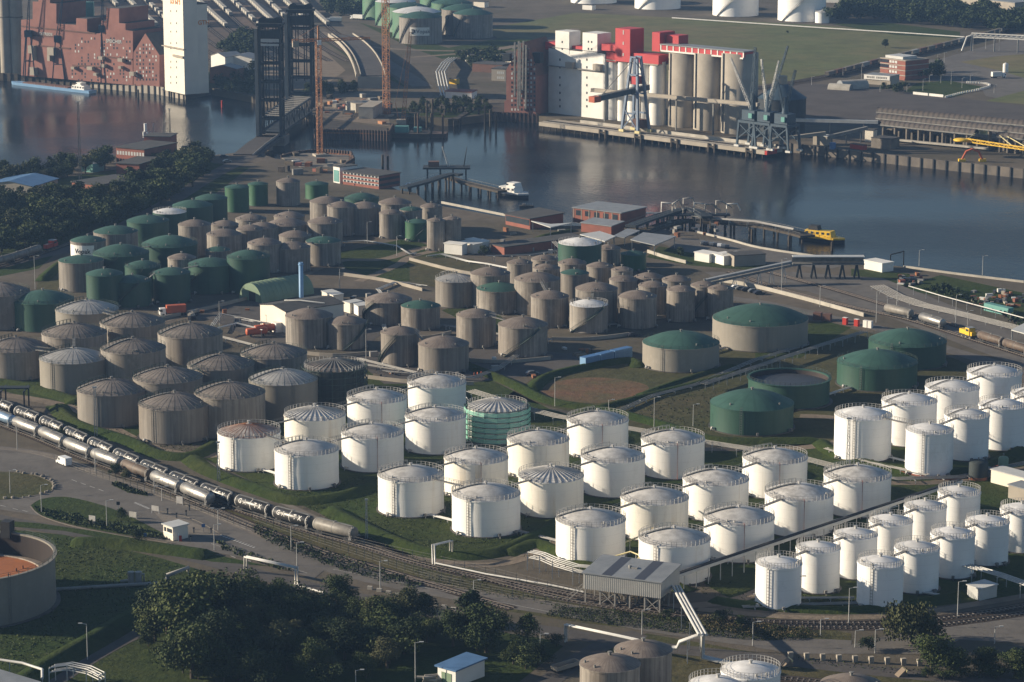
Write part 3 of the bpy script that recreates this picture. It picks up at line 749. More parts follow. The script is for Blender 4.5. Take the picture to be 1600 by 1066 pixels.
def block(a, b, D, H, name, label, cat, wall, roof, group=None, z=0., over=.3, slope=0., gable=0., roof_t=.35):
    f = Fac(a, b, z); r = f.root(name, label, cat, group); L = f.L
    m = MB()
    if gable:
        pr = [(0, 0), (L, 0), (L, H), (L/2, H+gable), (0, H)]
        m.add([(x, 0, zz) for x, zz in pr]+[(x, D, zz) for x, zz in pr], [(0, 1, 2, 3, 4), (9, 8, 7, 6, 5), (1, 6, 7, 2), (5, 0, 4, 9)])
        m.build('wall', M[wall], r)
        m = MB(); o = over; k = gable/(L/2)
        for s0, s1, z0, z1 in ((-o, L/2, H-o*k, H+gable), (L/2, L+o, H+gable, H-o*k)):
            m.add([(s0, -o, z0+.02), (s1, -o, z1+.02), (s1, D+o, z1+.02), (s0, D+o, z0+.02), (s0, -o, z0+.25), (s1, -o, z1+.25), (s1, D+o, z1+.25), (s0, D+o, z0+.25)],
                  [(3, 2, 1, 0), (4, 5, 6, 7), (0, 1, 5, 4), (2, 3, 7, 6), (3, 0, 4, 7), (1, 2, 6, 5)])
        m.build('roof', M[roof], r)
    else:
        m.add([(0, 0, 0), (L, 0, 0), (L, D, 0), (0, D, 0), (0, 0, H), (L, 0, H), (L, D, H+slope), (0, D, H+slope)], [(0, 1, 5, 4), (1, 2, 6, 5), (2, 3, 7, 6), (3, 0, 4, 7)])
        m.build('wall', M[wall], r)
        o = over; m = MB()
        m.add([(-o, -o, H+.02), (L+o, -o, H+.02), (L+o, D+o, H+slope+.02), (-o, D+o, H+slope+.02), (-o, -o, H+roof_t), (L+o, -o, H+roof_t), (L+o, D+o, H+slope+roof_t), (-o, D+o, H+slope+roof_t)],
              [(3, 2, 1, 0), (4, 5, 6, 7), (0, 1, 5, 4), (1, 2, 6, 5), (2, 3, 7, 6), (3, 0, 4, 7)])
        m.build('roof', M[roof], r)
    return r, f
def lattice(m, a, b, w0, w1, n, t=.15, diag=True):        # square lattice boom from a to b
    a, b = Vector(a), Vector(b); d = (b-a); L = d.length; d.normalize()
    up = Vector((0, 0, 1)) if abs(d.z) < .9 else Vector((1, 0, 0)); u = d.cross(up).normalized(); v = u.cross(d).normalized()
    def c(i):
        k = i/n; w = w0+(w1-w0)*k; p = a+d*L*k
        return [p+u*w/2*sx+v*w/2*sy for sx, sy in ((-1, -1), (1, -1), (1, 1), (-1, 1))]
    p0, pn = c(0), c(n)
    for q in range(4): m.bar(p0[q], pn[q], t)
    for i in range(n+1):
        p = c(i)
        for q in range(4): m.bar(p[q], p[(q+1) % 4], t*.7)
        if diag and i < n:
            r = c(i+1)
            for q in range(4): m.bar(p[q] if (i+q) % 2 else p[(q+1) % 4], r[(q+1) % 4] if (i+q) % 2 else r[q], t*.6)
def text_mesh(s, size, mat, parent, loc, rot, name='lettering', ext=.03, wrap=None, bold=.0):
    cu = bpy.data.curves.new(name, 'FONT'); cu.body = s; cu.size = size; cu.extrude = ext; cu.offset = bold; cu.resolution_u = 3
    cu.align_x = 'CENTER'; cu.align_y = 'CENTER'
    t = bpy.data.objects.new('t', cu); COL.objects.link(t)
    dg = bpy.context.evaluated_depsgraph_get(); me = bpy.data.meshes.new_from_object(t.evaluated_get(dg))
    bpy.data.objects.remove(t); bpy.data.curves.remove(cu); me.name = name
    if wrap:                                   # bend round a vertical cylinder: letters stand in x (along) / y (up)
        R, a0, z0 = wrap
        for v in me.vertices:
            a = a0+v.co.x/R; rr = R+.06+v.co.z; y = v.co.y
            v.co = (rr*math.cos(a), rr*math.sin(a), z0+y)
    me.materials.clear(); me.materials.append(mat)
    o = bpy.data.objects.new(name, me); COL.objects.link(o); o.parent = parent
    if not wrap: o.location = loc; o.rotation_euler = rot
    return o
# ---- trees: many leaf-sized faces in uneven lobes
def leaf_mat(name, a, b, c):
    t = NT(name); v = t.coords('pos'); k = t.ramp(t.noise(v, .42, 4, .65), .40, .60)
    col = t.mix(k, a, b); rn = t.n('ShaderNodeObjectInfo').outputs['Random']
    col = t.mix(t.math('MULTIPLY', rn, .7), col, c); return t.done(col, .75, 0, .15)
LEAF = [leaf_mat('dark_foliage', (.018, .032, .010), (.042, .056, .017), (.013, .024, .010)),
        leaf_mat('mid_foliage', (.036, .055, .015), (.078, .090, .028), (.022, .038, .012)),
        leaf_mat('olive_foliage', (.055, .060, .025), (.095, .093, .042), (.04, .05, .02))]
M['bark'] = plain('bark', (.07, .055, .04), (.045, .036, .028), 1, .9)
def crown_mesh(seed, n, leaf, shape='round', lobes=9):
    r = random.Random(seed); m = MB(); L = []
    for i in range(lobes):
        a = r.uniform(0, 2*PI); k = r.random()
        if shape == 'cone': z = .25+.7*k; rad = .42*(1.08-k)*r.uniform(.5, 1.0); lr = .30*(1.15-k)+.04
        elif shape == 'willow': z = .30+.45*k; rad = .40*r.uniform(.3, 1)*(1.2-.5*k); lr = .25
        elif shape == 'bush': z = .35+.3*k; rad = .5*r.uniform(.2, 1); lr = r.uniform(.2, .32)
        else: z = .33+.47*k; rad = .38*r.uniform(.15, 1)*(1.15-.5*k); lr = r.uniform(.17, .28)
        L.append((rad*math.cos(a), rad*math.sin(a), z, lr))
    L.append((0, 0, .62 if shape != 'bush' else .45, .27))
    for i in range(n):
        cx, cy, cz, lr = L[r.randrange(len(L))]
        u = r.uniform(-1, 1) if shape != 'willow' else r.uniform(-1, 1); th = r.uniform(0, 2*PI); s = math.sqrt(1-u*u)
        k = lr*(r.random()**.33)*r.uniform(.85, 1.18)
        p = Vector((cx+k*s*math.cos(th), cy+k*s*math.sin(th), cz+k*u*.85))
        if shape == 'willow' and r.random() < .75: p.z -= r.uniform(0, .45)*(p.z-.1)
        nrm = Vector((r.gauss(0, 1)+s*math.cos(th), r.gauss(0, 1)+s*math.sin(th), r.gauss(0, .8)+u+.3)).normalized()
        t1 = nrm.cross(Vector((r.random(), r.random(), r.random()+.1))).normalized(); t2 = nrm.cross(t1)
        w = leaf*r.uniform(.6, 1.3); h = leaf*r.uniform(.5, 1.0)*(1.6 if shape == 'willow' else 1)
        if shape == 'willow': t2 = (t2+Vector((0, 0, -1.5))).normalized()
        m.add([p-t1*w-t2*h*.4, p+t1*w*.2-t2*h, p+t1*w+t2*h*.3, p-t1*w*.1+t2*h], [(0, 1, 2, 3)])
    return m
def trunk_mesh(seed):
    r = random.Random(seed); m = MB(); m.tube([(0, 0, -.02), (.01, 0, .25), (.02, .01, .6)], [.035, .026, .012], 7)
    for i in range(5):
        a = r.uniform(0, 6.28); z = r.uniform(.2, .45); m.tube([(0, 0, z), (.12*math.cos(a), .12*math.sin(a), z+.12), (.25*math.cos(a), .25*math.sin(a), z+.22)], [.015, .01, .005], 5)
    return m
TREES = {}
def tree_proto(key, seed, n, leaf, shape, lm, lobes=9):
    o = crown_mesh(seed, n, leaf, shape, lobes).build('crown', LEAF[lm]); me = o.data; bpy.data.objects.remove(o)
    o = trunk_mesh(seed).build('trunk', M['bark']); mt = o.data; bpy.data.objects.remove(o); TREES[key] = (me, mt)
for i in range(4):
    tree_proto('far%d' % i, 50+i, 420, .060, 'round', i % 2, 8)
    tree_proto('big%d' % i, 70+i, 5200, .0215, 'round', (0, 1, 1, 2)[i], 14)
tree_proto('big4', 79, 4600, .021, 'round', 1, 10)
for i in range(2): tree_proto('cone%d' % i, 90+i, 2800, .025, 'cone', i % 2, 14); tree_proto('bush%d' % i, 95+i, 1200, .035, 'bush', i, 8)
tree_proto('willow', 99, 4200, .024, 'willow', 2, 16)
def tree(key, p, h, label, cat='tree', group=None, name='broadleaf_tree', wide=1.):
    me, mt = TREES[key]; r = thing(name, p, label, cat, group, R_.uniform(0, 6.28)); r.scale = (h*wide, h*wide, h)
    for nm, d in (('trunk', mt), ('crown', me)):
        o = bpy.data.objects.new(nm, d); COL.objects.link(o); o.parent = r
    return r
def in_poly(p, poly):
    c = False; j = len(poly)-1
    for i in range(len(poly)):
        if (poly[i].y > p.y) != (poly[j].y > p.y) and p.x < (poly[j].x-poly[i].x)*(p.y-poly[i].y)/(poly[j].y-poly[i].y)+poly[i].x: c = not c
        j = i
    return c
def scatter(pix, step, seed, z=0., jit=.35):
    poly = GP(pix, z); r = random.Random(seed); out = []
    x0 = min(p.x for p in poly); x1 = max(p.x for p in poly); y0 = min(p.y for p in poly); y1 = max(p.y for p in poly)
    y = y0; row = 0
    while y < y1:
        x = x0+(step/2 if row % 2 else 0)
        while x < x1:
            p = Vector((x+r.uniform(-jit, jit)*step, y+r.uniform(-jit, jit)*step, z))
            if in_poly(p, poly): out.append(p)
            x += step
        y += step*.87; row += 1
    return out
# ---- lamps and pipes
def lamp_proto(h, arm=1.4, double=False, name='street_lamp'):
    r = thing(name, (0, 0, 0), None, 'street lamp')
    m = MB(); m.tube([(0, 0, 0), (0, 0, h*.6), (0, 0, h)], [.12, .09, .07], 6); m.build('pole', M['lamp'], r)
    for s in ((1, -1) if double else (1,)):
        m = MB(); m.bar((0, 0, h-.1), (s*arm, 0, h+.15), .09); ar = m.build('arm', M['lamp'], r)
        m = MB(); m.box(s*(arm+.2), 0, h+.06, .9, .35, .16); m.build('lamp_head', M['pipe'], r)
    return r
def pipe_run(pts, r, name, label, cat='pipeline', mat='pipe', group=None, sup=None, n=1, gap=.5, supm='lamp', each=True):
    pts = [Vector(p) for p in pts]; o = pts[0].copy(); o.z = 0
    root = thing(name, o, label, cat, group); d = (pts[-1]-pts[0]); d.z = 0; d.normalize(); q = Vector((-d.y, d.x, 0))
    for i in range(n):
        m = MB(); m.tube([p-o+q*(i-(n-1)/2)*gap for p in pts], r, 8); m.build('pipe', M[mat], root)
    if sup:
        L = 0.; nxt = sup*.4
        for a, b in zip(pts, pts[1:]):
            l = (b-a).length
            while nxt < L+l and l > .1:
                p = a+(b-a)*((nxt-L)/l)-o
                if p.z > .6:
                    m = MB(); w = max(.5, n*gap*.5)
                    if n > 1:
                        m.bar(p-q*w-Vector((0, 0, p.z)), p-q*w-Vector((0, 0, r)), .18); m.bar(p+q*w-Vector((0, 0, p.z)), p+q*w-Vector((0, 0, r)), .18)
                        m.bar(p-q*(w+.2)-Vector((0, 0, r+.1)), p+q*(w+.2)-Vector((0, 0, r+.1)), .2)
                    else: m.bar(p-Vector((0, 0, p.z)), p-Vector((0, 0, r)), .2)
                    m.build('support', M[supm], root)
                nxt += sup
            L += l
    return root
# ================================================================ ground, river, patches
WZ = -4.0
M['soil'] = ground_mat('soil', (0.1344, 0.1121, 0.0884), (0.0771, 0.0698, 0.0473), (0.1009, 0.0809, 0.0623), .015, .25)
M['grass'] = ground_mat('grass', (0.0274, 0.0499, 0.0060), (0.0450, 0.0549, 0.0103), (0.0174, 0.0333, 0.0047), .03, .5, .95, .6)
M['grass_dry'] = ground_mat('dry_grass', (0.0636, 0.0657, 0.0237), (0.0871, 0.0699, 0.0333), (0.0463, 0.0485, 0.0182), .02, .35, .95, .5)
M['meadow'] = ground_mat('meadow', (0.1160, 0.1309, 0.0506), (0.1711, 0.1368, 0.0714), (0.0892, 0.1011, 0.0417), .008, .08, .95, .3)
M['asphalt'] = ground_mat('asphalt', (0.1528, 0.1397, 0.1266), (0.1223, 0.1119, 0.1032), (0.1354, 0.1223, 0.1076), .03, .6, .85, .1)
M['asphalt_dark'] = ground_mat('dark_asphalt', (0.0980, 0.0890, 0.0829), (0.0799, 0.0724, 0.0679), (0.0844, 0.0754, 0.0694), .03, .6, .85, .1)
M['paving'] = ground_mat('pale_paving', (0.2169, 0.1897, 0.1611), (0.1767, 0.1534, 0.1286), (0.1534, 0.1325, 0.1130), .05, .8, .9, .1)
M['dirt'] = ground_mat('dirt_track', (0.2362, 0.1871, 0.1427), (0.1775, 0.1427, 0.1079), (0.1569, 0.1284, 0.0983), .04, .5, .95, .3)
M['ballast'] = ground_mat('track_ballast', (.0590, .0430, .0320), (.0400, .0310, .0250), (.0310, .0250, .0210), .05, 1.5, .95, .3)
M['red_earth'] = ground_mat('red_earth', (.17, .085, .05), (.095, .085, .04), (.11, .085, .05), .06, .45, .95, .4)
M['yard'] = ground_mat('coal_yard', (0.0972, 0.0837, 0.0783), (0.0783, 0.0702, 0.0675), (0.0864, 0.0756, 0.0702), .01, .1, .95, .1)
M['rail_steel'] = plain('rail_steel', (.20, .17, .15), (.13, .11, .10), 1, .45, .6, .5)
M['sleeper'] = plain('sleepers', (.22, .19, .165), (.14, .12, .105), 1.2, .9)
M['line'] = plain('road_marking', (.42, .41, .39), (.34, .33, .32), 1.5, .8, 0, .2, 'pos')
M['rock'] = plain('boulder_stone', (.24, .215, .18), (.14, .125, .11), 1.5, .9)
M['yard_brown'] = ground_mat('brown_rail_yard', (.15, .105, .075), (.075, .062, .055), (.11, .08, .06), .02, .12, .95, .2)
def struct(name, mb, mat): return tag(mb.build(name, M[mat]), kind='structure')
near = GP([(-600,300),(0,286),(60,264),(180,242),(330,243),(396,236),(430,248),(540,256),(556,266),(622,297),(650,302),(668,318),(790,340),(880,353),(960,353),(1090,363),(1140,375),(1190,388),(1290,403),(1412,417),(1600,441),(2300,530)])
near = near+[Vector((900, -80, 0)), Vector((-900, -80, 0))]
m = MB(); m.poly(near, -8, 0); struct('ground', m, 'soil')
far = GP([(-700,60),(0,116),(60,119),(140,126),(245,137),(290,145),(330,138),(395,150),(470,172),(500,185),(610,200),(640,182),(700,186),(770,178),(840,181),(1190,226),(1228,225),(1600,266),(2300,350)])
FQ = far[:]
far = [Vector((-1900, far[0].y, 0))]+far+[Vector((1900, far[-1].y, 0)), Vector((1900, 5700, 0)), Vector((-1900, 5700, 0))]
m = MB(); m.poly(far, -8, 0); struct('ground', m, 'soil')
t = NT('river_water'); vv = t.coords('pos', (1, .55, 1))
b1 = t.noise(vv, .45, 4, .65); b2 = t.ramp(t.noise(t.coords('pos', (.6, 1, 1)), .010, 3, .5), .42, .62)
M['water'] = t.done((.010, .014, .020), t.math('ADD', t.math('MULTIPLY', b2, .14), .09), 0, .2, t.math('MULTIPLY', b1, t.math('ADD', b2, .35)), .45, .5); t.b.inputs['IOR'].default_value = 1.25
m = MB(); m.add([(-1950, 600, WZ), (1950, 600, WZ), (1950, 2600, WZ), (-1950, 2600, WZ)], [(0, 1, 2, 3)]); struct('river', m, 'water')
def patch(name, pix, mat, z, sm=0):
    p = GP(pix)
    if sm: p = smooth(p+[p[0]], sm)[:-1]
    m = MB(); m.poly(p, z); return struct(name, m, mat)
def road(name, pix, w, mat, z, k=6):
    m = MB(); m.strip(smooth(GP(pix), k), w, z); return struct(name, m, mat)
def kerb(pix, w=.3, h=.13, k=5, mat='paving'):
    m = MB(); m.strip(smooth(GP(pix), k), w, h, 0); return struct('kerb', m, mat)
# --- near side, bottom left to right
patch('grass', [(0,826),(100,836),(250,872),(360,905),(450,925),(700,975),(860,1000),(880,1010),(800,1075),(620,1090),(-40,1090),(-60,826)], 'grass', .02)
patch('grass', [(900,1075),(940,1020),(1010,990),(1240,1030),(1450,1062),(1600,1060),(1600,1100),(900,1100)], 'grass_dry', .02)
patch('grass', [(0,655),(60,668),(240,765),(330,800),(450,850),(610,905),(760,950),(900,972),(1010,985),(1200,1000),(1330,1008),(1330,990),(1190,962),(1000,945),(800,905),(600,850),(400,780),(240,735),(60,660)], 'grass_dry', .02)
patch('grass', [(310,712),(430,770),(600,850),(700,870),(780,868),(840,848),(1000,880),(1090,905),(1130,930),(1180,950),(1380,958),(1600,930),(1600,700),(1290,690),(1090,700),(860,640),(700,560),(560,560),(440,640)], 'grass', .02)
patch('grass', [(-40,600),(60,625),(120,640),(110,600),(60,560),(-40,560)], 'grass', .024)
patch('grass', [(88,640),(190,675),(240,690),(330,690),(340,640),(240,610),(120,600)], 'grass', .02)
patch('grass', [(790,620),(850,580),(1010,560),(1120,545),(1260,500),(1360,520),(1490,560),(1560,590),(1400,640),(1300,700),(1080,690),(900,645)], 'grass_dry', .02)
patch('grass', [(1180,520),(1290,502),(1330,512),(1250,560),(1180,560)], 'grass', .024)
patch('earth_patch', [(838,608),(870,596),(925,590),(985,595),(1014,606),(990,622),(930,630),(870,625)], 'red_earth', .034, 5)
patch('grass', [(525,395),(640,372),(760,420),(830,430),(700,440),(600,440),(540,420)], 'grass', .02)
patch('grass', [(640,400),(740,405),(760,425),(690,452),(640,440)], 'grass_dry', .024)
patch('grass', [(700,340),(860,362),(860,372),(760,372),(690,356)], 'grass_dry', .02)
patch('grass', [(1030,385),(1120,400),(1200,412),(1190,424),(1080,415),(1010,402)], 'grass', .02)
patch('grass', [(1400,450),(1470,430),(1600,458),(1600,500),(1540,480),(1500,470)], 'grass', .02)
patch('grass', [(1330,420),(1420,428),(1440,445),(1380,455),(1330,440)], 'grass', .02)
patch('grass', [(-40,300),(200,262),(300,250),(390,262),(300,330),(200,350),(100,385),(60,420),(-40,440)], 'grass', .02)
patch('grass', [(60,430),(95,410),(100,470),(55,470)], 'grass_dry', .024)
patch('grass', [(690,485),(760,520),(800,520),(780,490),(740,470)], 'grass', .02)
# roads
road('road', [(-60,700),(0,704),(70,715),(160,750),(290,796),(420,850),(520,885),(640,915),(800,942),(930,962),(1060,985),(1200,1003),(1330,1010)], 8.5, 'asphalt', .045)
patch('road', [(-40,700),(70,708),(160,742),(300,790),(430,846),(520,880),(490,905),(420,880),(330,862),(255,846),(150,824),(60,806),(-40,790)], 'asphalt', .05)
patch('road', [(1180,1000),(1330,1008),(1420,985),(1530,968),(1600,962),(1700,960),(1700,1010),(1500,1000),(1450,1022),(1240,1022),(1180,1012)], 'asphalt', .05)
road('road', [(-60,800),(60,823),(200,846),(330,878),(430,905),(540,930),(700,965),(850,985),(1000,1008),(1200,1030),(1400,1052),(1700,1080)], 6.5, 'asphalt_dark', .055)
road('road', [(70,1075),(140,1030),(190,1002),(240,980)], 5.0, 'asphalt_dark', .05)
road('path', [(-40,698),(64,709),(160,743),(240,770),(300,791),(350,812),(420,842)], 2.6, 'paving', .058)
road('road', [(840,1080),(890,1040),(950,1005),(1000,990)], 5.5, 'asphalt_dark', .048)
road('path', [(560,838),(650,868),(720,882),(790,880),(850,858),(900,835)], 4.0, 'dirt', .05)
road('path', [(1000,950),(1100,945),(1160,935),(1210,915),(1290,895),(1400,880)], 4.0, 'dirt', .05)
road('path', [(1090,952),(1250,965),(1400,962),(1520,945),(1640,925)], 3.2, 'dirt', .052)
road('path', [(-40,615),(40,622),(120,640),(160,662),(240,700),(330,712),(430,690),(520,700)], 5.0, 'dirt', .046)
road('path', [(300,712),(420,775),(540,830),(640,868)], 2.2, 'paving', .05)
road('path', [(1080,702),(1250,700),(1330,682),(1310,655),(1250,650)], 4.5, 'dirt', .05)
road('road', [(1290,745),(1400,755),(1500,750),(1640,725)], 4, 'dirt', .05)
road('road', [(-20,420),(60,400),(140,380),(260,318),(330,275),(400,240)], 9, 'asphalt_dark', .05)
road('road', [(240,505),(330,480),(420,455),(520,410),(600,405),(660,388),(720,385)], 5, 'dirt', .05)
road('path', [(560,440),(620,415),(640,402),(680,392)], 4, 'dirt', .054)
patch('yard', [(240,488),(330,476),(400,470),(560,470),(600,520),(560,548),(420,540),(330,500)], 'asphalt_dark', .04)
patch('yard', [(540,550),(800,545),(980,560),(850,585),(720,600),(600,600)], 'asphalt_dark', .036)
patch('yard', [(660,322),(790,344),(880,358),(960,380),(1000,420),(900,380),(780,378),(700,372),(660,340)], 'soil', .03)
patch('road', [(1100,425),(1240,425),(1380,435),(1480,475),(1600,520),(1700,560),(1700,610),(1560,560),(1400,500),(1260,455),(1130,440)], 'asphalt', .04)
patch('yard', [(1000,366),(1140,378),(1290,407),(1330,412),(1300,420),(1180,412),(1060,392)], 'asphalt', .036)
road('road', [(1110,462),(1200,475),(1290,495),(1400,520),(1500,552),(1640,590)], 7, 'asphalt', .05)
patch('grass', [(0,737),(30,738),(62,744),(82,756),(78,768),(40,776),(-10,779),(-10,737)], 'grass_dry', .075, 4)
patch('grass', [(48,790),(66,780),(105,777),(160,790),(200,806),(240,826),(258,838),(210,838),(120,822),(66,806)], 'grass', .075, 4)
patch('grass', [(-20,812),(60,818),(200,838),(260,852),(340,868),(420,885),(330,878),(240,856),(100,830),(-20,820)], 'grass', .07)
patch('grass', [(174,758),(185,755),(225,770),(232,776),(200,770)], 'grass', .08)
patch('traffic_island', [(240,800),(300,815),(345,838),(330,842),(260,822)], 'paving', .09)
for pix in ([(0,706),(66,712),(160,746),(300,793),(440,848),(600,895),(760,925),(930,952),(1060,974),(1200,990)], [(48,792),(66,807),(120,824),(210,841),(258,848),(330,866)], [(0,738),(30,739),(62,745),(83,757),(78,769),(40,778)], [(240,797),(300,811),(347,836)]): kerb(pix)
# road markings
m = MB()
for a, b in (((112,750),(120,753)), ((126,755),(134,758)), ((140,760),(148,763)), ((154,765),(162,768)), ((20,795),(28,797)), ((35,798),(43,800)), ((0,790),(9,792)), ((384,874),(392,878)), ((360,869),(368,872))):
    m.strip(GP([a, b]), .25, .095)
for i in range(9): m.strip(GP([(210+2.6*i, 787+1.1*i), (213+2.6*i, 785.6+1.1*i)]), .55, .095)
for i in range(13): m.strip(GP([(344+4.2*i, 838+1.55*i), (348+4.2*i, 836.4+1.55*i)]), .55, .095)
for a, b in (((300,790),(430,842)), ((330,850),(480,896)), ((520,890),(900,965))): m.strip(GP([a, b]), .16, .097)
struct('road_marking', m, 'line')
# dirt ring under tanks, gravel
for k, v in TK.items():
    if k[0] in 'MWS' and 'face' in v:
        pass
# embankments (grass bunds)
m = MB()
def bund(pix, wb=7, wt=1.4, h=1.5, closed=False, k=5, mat='grass'):
    mm = MB(); mm.ridge(smooth(GP(pix), k), wb, wt, h, .0, closed); return struct('embankment', mm, mat)
bund([(297,716),(330,738),(420,772),(470,785),(540,775),(590,755)])
bund([(512,796),(560,822),(640,856),(690,868),(770,866),(850,832),(880,812)])
bund([(700,560),(800,600),(860,628),(960,645),(1060,672),(1130,690),(1290,690)], 6, 1.2, 1.3)
bund([(830,612),(850,592),(900,578),(980,565),(1000,575)], 6, 1.2, 1.4)
bund([(900,648),(1000,622),(1090,600),(1160,582)], 5, 1., 1.0)
bund([(1000,618),(1080,590),(1150,570)], 4, .8, .8)
bund([(1280,690),(1310,712),(1400,735),(1470,742),(1540,730),(1600,700)], 6, 1.2, 1.3)
bund([(88,634),(120,664),(200,690),(250,712),(300,714),(345,690)], 7, 1.4, 1.5)
bund([(-30,595),(40,605),(110,625),(118,632)], 7, 1.4, 1.4)
bund([(790,868),(840,850),(900,880),(990,900),(1080,925)], 6, 1.2, 1.2)
bund([(1110,938),(1180,948),(1300,955),(1390,950),(1500,930),(1600,905)], 5, 1.2, 1.1)
bund([(20,1080),(80,1040),(150,1000),(222,958)], 9, 2, 2.2)
bund([(330,870),(260,860),(180,850),(110,850)], 8, 1.5, 1.6)
bund([(65,440),(80,425),(96,412)], 6, 1.2, 1.6)
bund([(840,372),(900,360)], 4, 1, 1)
# tracks: ballast bed, sleepers, rails
def track(pix, z=.06, k=8, bed=True, sleepers=True, w=4.2, detail=True):
    pts = smooth(GP(pix), k)
    if bed: m = MB(); m.strip(pts, w, z+.02); struct('track_bed', m, 'ballast')
    if sleepers and detail:
        m = MB(); acc = 0
        for a, b in zip(pts, pts[1:]):
            d = Vector((b.x-a.x, b.y-a.y)); L = d.length; d.normalize(); ang = math.atan2(d.y, d.x)
            while acc < L:
                m.box(a.x+d.x*acc, a.y+d.y*acc, z+.025, .28, 2.5, .1, ang); acc += 1.3
            acc -= L
        struct('sleepers', m, 'sleeper')
    m = MB()
    for s in (-.75, .75):
        q = []
        for i, p in enumerate(pts):
            d = pts[min(i+1, len(pts)-1)]-pts[max(i-1, 0)]; d.normalize(); q.append((p.x-d.y*s, p.y+d.x*s))
        m.strip(q, .14, z+.27, z+.1)
    struct('rails', m, 'rail_steel')
    return pts
TA = track([(-80,612),(0,645),(60,668),(125,697),(215,737),(320,779),(420,812),(500,835),(560,851),(660,882),(780,908),(900,930),(1010,948),(1150,968),(1300,974),(1420,971),(1520,960),(1640,940)])
TB = track([(-80,632),(0,663),(60,686),(128,715),(210,746),(300,782),(340,799),(430,836),(520,868),(620,898),(760,940),(800,952)])
TC = track([(760,905),(880,935),(1000,955),(1150,975),(1260,980),(1420,980),(1520,970),(1640,952)])
TD = track([(1140,425),(1220,452),(1330,480),(1420,500),(1520,531),(1660,575)])
TE = track([(1180,420),(1300,452),(1420,488),(1530,520),(1680,568)])
TF = track([(-60,430),(0,417),(60,398),(110,380),(150,362)])
TG = track([(1080,1075),(1200,1060),(1330,1072),(1400,1085)])
# --- far side
patch('grass', [(760,45),(900,20),(1100,30),(1290,40),(1500,60),(1600,40),(1700,30),(1700,0),(1500,60),(1480,72),(1300,120),(1250,130),(1100,150),(860,150),(800,80)], 'meadow', .03)
patch('grass', [(860,60),(1000,25),(1200,38),(1400,58),(1510,62),(1420,88),(1296,118),(1240,126),(1130,140),(1000,120),(880,110)], 'meadow', .04)
patch('grass', [(1300,38),(1380,35),(1500,50),(1500,60),(1400,55)], 'grass', .05)
patch('grass', [(560,35),(640,74),(690,92),(770,85),(860,62),(780,60),(700,75)], 'grass', .04)
patch('grass', [(500,60),(540,62),(600,110),(640,140),(560,100)], 'grass', .04)
patch('grass', [(610,170),(760,155),(770,176),(700,184),(640,180)], 'grass', .04)
patch('grass', [(290,144),(330,110),(390,110),(400,148),(335,136)], 'grass', .04)
patch('yard', [(1200,142),(1240,128),(1340,136),(1440,146),(1600,166),(1700,178),(1700,225),(1600,212),(1420,200),(1260,195)], 'yard', .05)
patch('road', [(1380,100),(1470,92),(1600,55),(1700,30),(1700,170),(1600,163),(1540,150),(1530,132),(1420,125)], 'asphalt', .045)
patch('grass', [(1500,97),(1560,88),(1600,85),(1700,80),(1700,110),(1600,122),(1560,110)], 'meadow', .06)
patch('grass', [(1540,158),(1600,142),(1700,140),(1700,175),(1600,163)], 'meadow', .06)
patch('sports_field', [(1412,144),(1432,130),(1480,126),(1536,136),(1500,149),(1480,153)], 'grass', .07)
road('road', [(350,-20),(430,25),(500,55),(560,75),(620,110),(660,135)], 12, 'asphalt', .05)
road('road', [(500,50),(560,70),(640,78),(760,78),(860,60),(900,45)], 7, 'dirt', .055)
road('path', [(640,90),(760,80),(830,68),(880,60)], 6, 'dirt', .056)
patch('yard', [(500,150),(600,140),(610,198),(500,184)], 'dirt', .04)
patch('yard', [(380,60),(480,55),(540,110),(500,140),(400,140)], 'dirt', .036)
patch('yard', [(620,140),(700,130),(790,150),(770,172),(640,178)], 'soil', .045)
patch('rail_yard', [(60,-60),(520,-60),(470,30),(500,80),(400,110),(260,80),(100,20)], 'yard_brown', .03)
YT = [[(x-60,-70),(x-20,-22),(x+24,22),(x+62,55),(x+96,78),(x+130,96)] for x in range(170, 476, 27)]
for q in YT: track(q, .045, 3, True, False, 5.2)
track([(1180,140),(1300,119),(1380,98),(1500,68),(1600,42),(1660,26)], .06, 3, True, False, 14)
# ================================================================ tank wagons
M['w_dark'] = plain('dark_polished_tank', (.06, .058, .056), (.035, .034, .033), .5, .40, .45, .5)
M['w_silver'] = plain('bare_metal_tank', (.36, .35, .335), (.22, .21, .20), .5, .46, .65, .5)
M['w_brown'] = plain('brown_sooty_tank', (.13, .095, .07), (.07, .052, .042), .6, .6)
M['w_grey'] = plain('grey_sooty_tank', (.24, .225, .20), (.14, .125, .11), .6, .5)
M['w_blue'] = plain('blue_sheen_tank', (.30, .42, .56), (.24, .34, .46), .5, .35, .5, .5)
M['letter'] = plain('white_lettering', (.72, .70, .66), (.62, .60, .57), 2, .6)
def barrel(m, L, R, zc, n=24):
    prof = [(-L/2, .02), (-L/2+.06, R*.55), (-L/2+.22, R*.88), (-L/2+.45, R), (L/2-.45, R), (L/2-.22, R*.88), (L/2-.06, R*.55), (L/2, .02)]
    vs = [(x, r*math.cos(2*PI*j/n), zc+r*math.sin(2*PI*j/n)) for x, r in prof for j in range(n)]; fs = []
    for i in range(len(prof)-1):
        for j in range(n): fs.append((i*n+j, i*n+(j+1) % n, (i+1)*n+(j+1) % n, (i+1)*n+j))
    m.add(vs, fs, True)
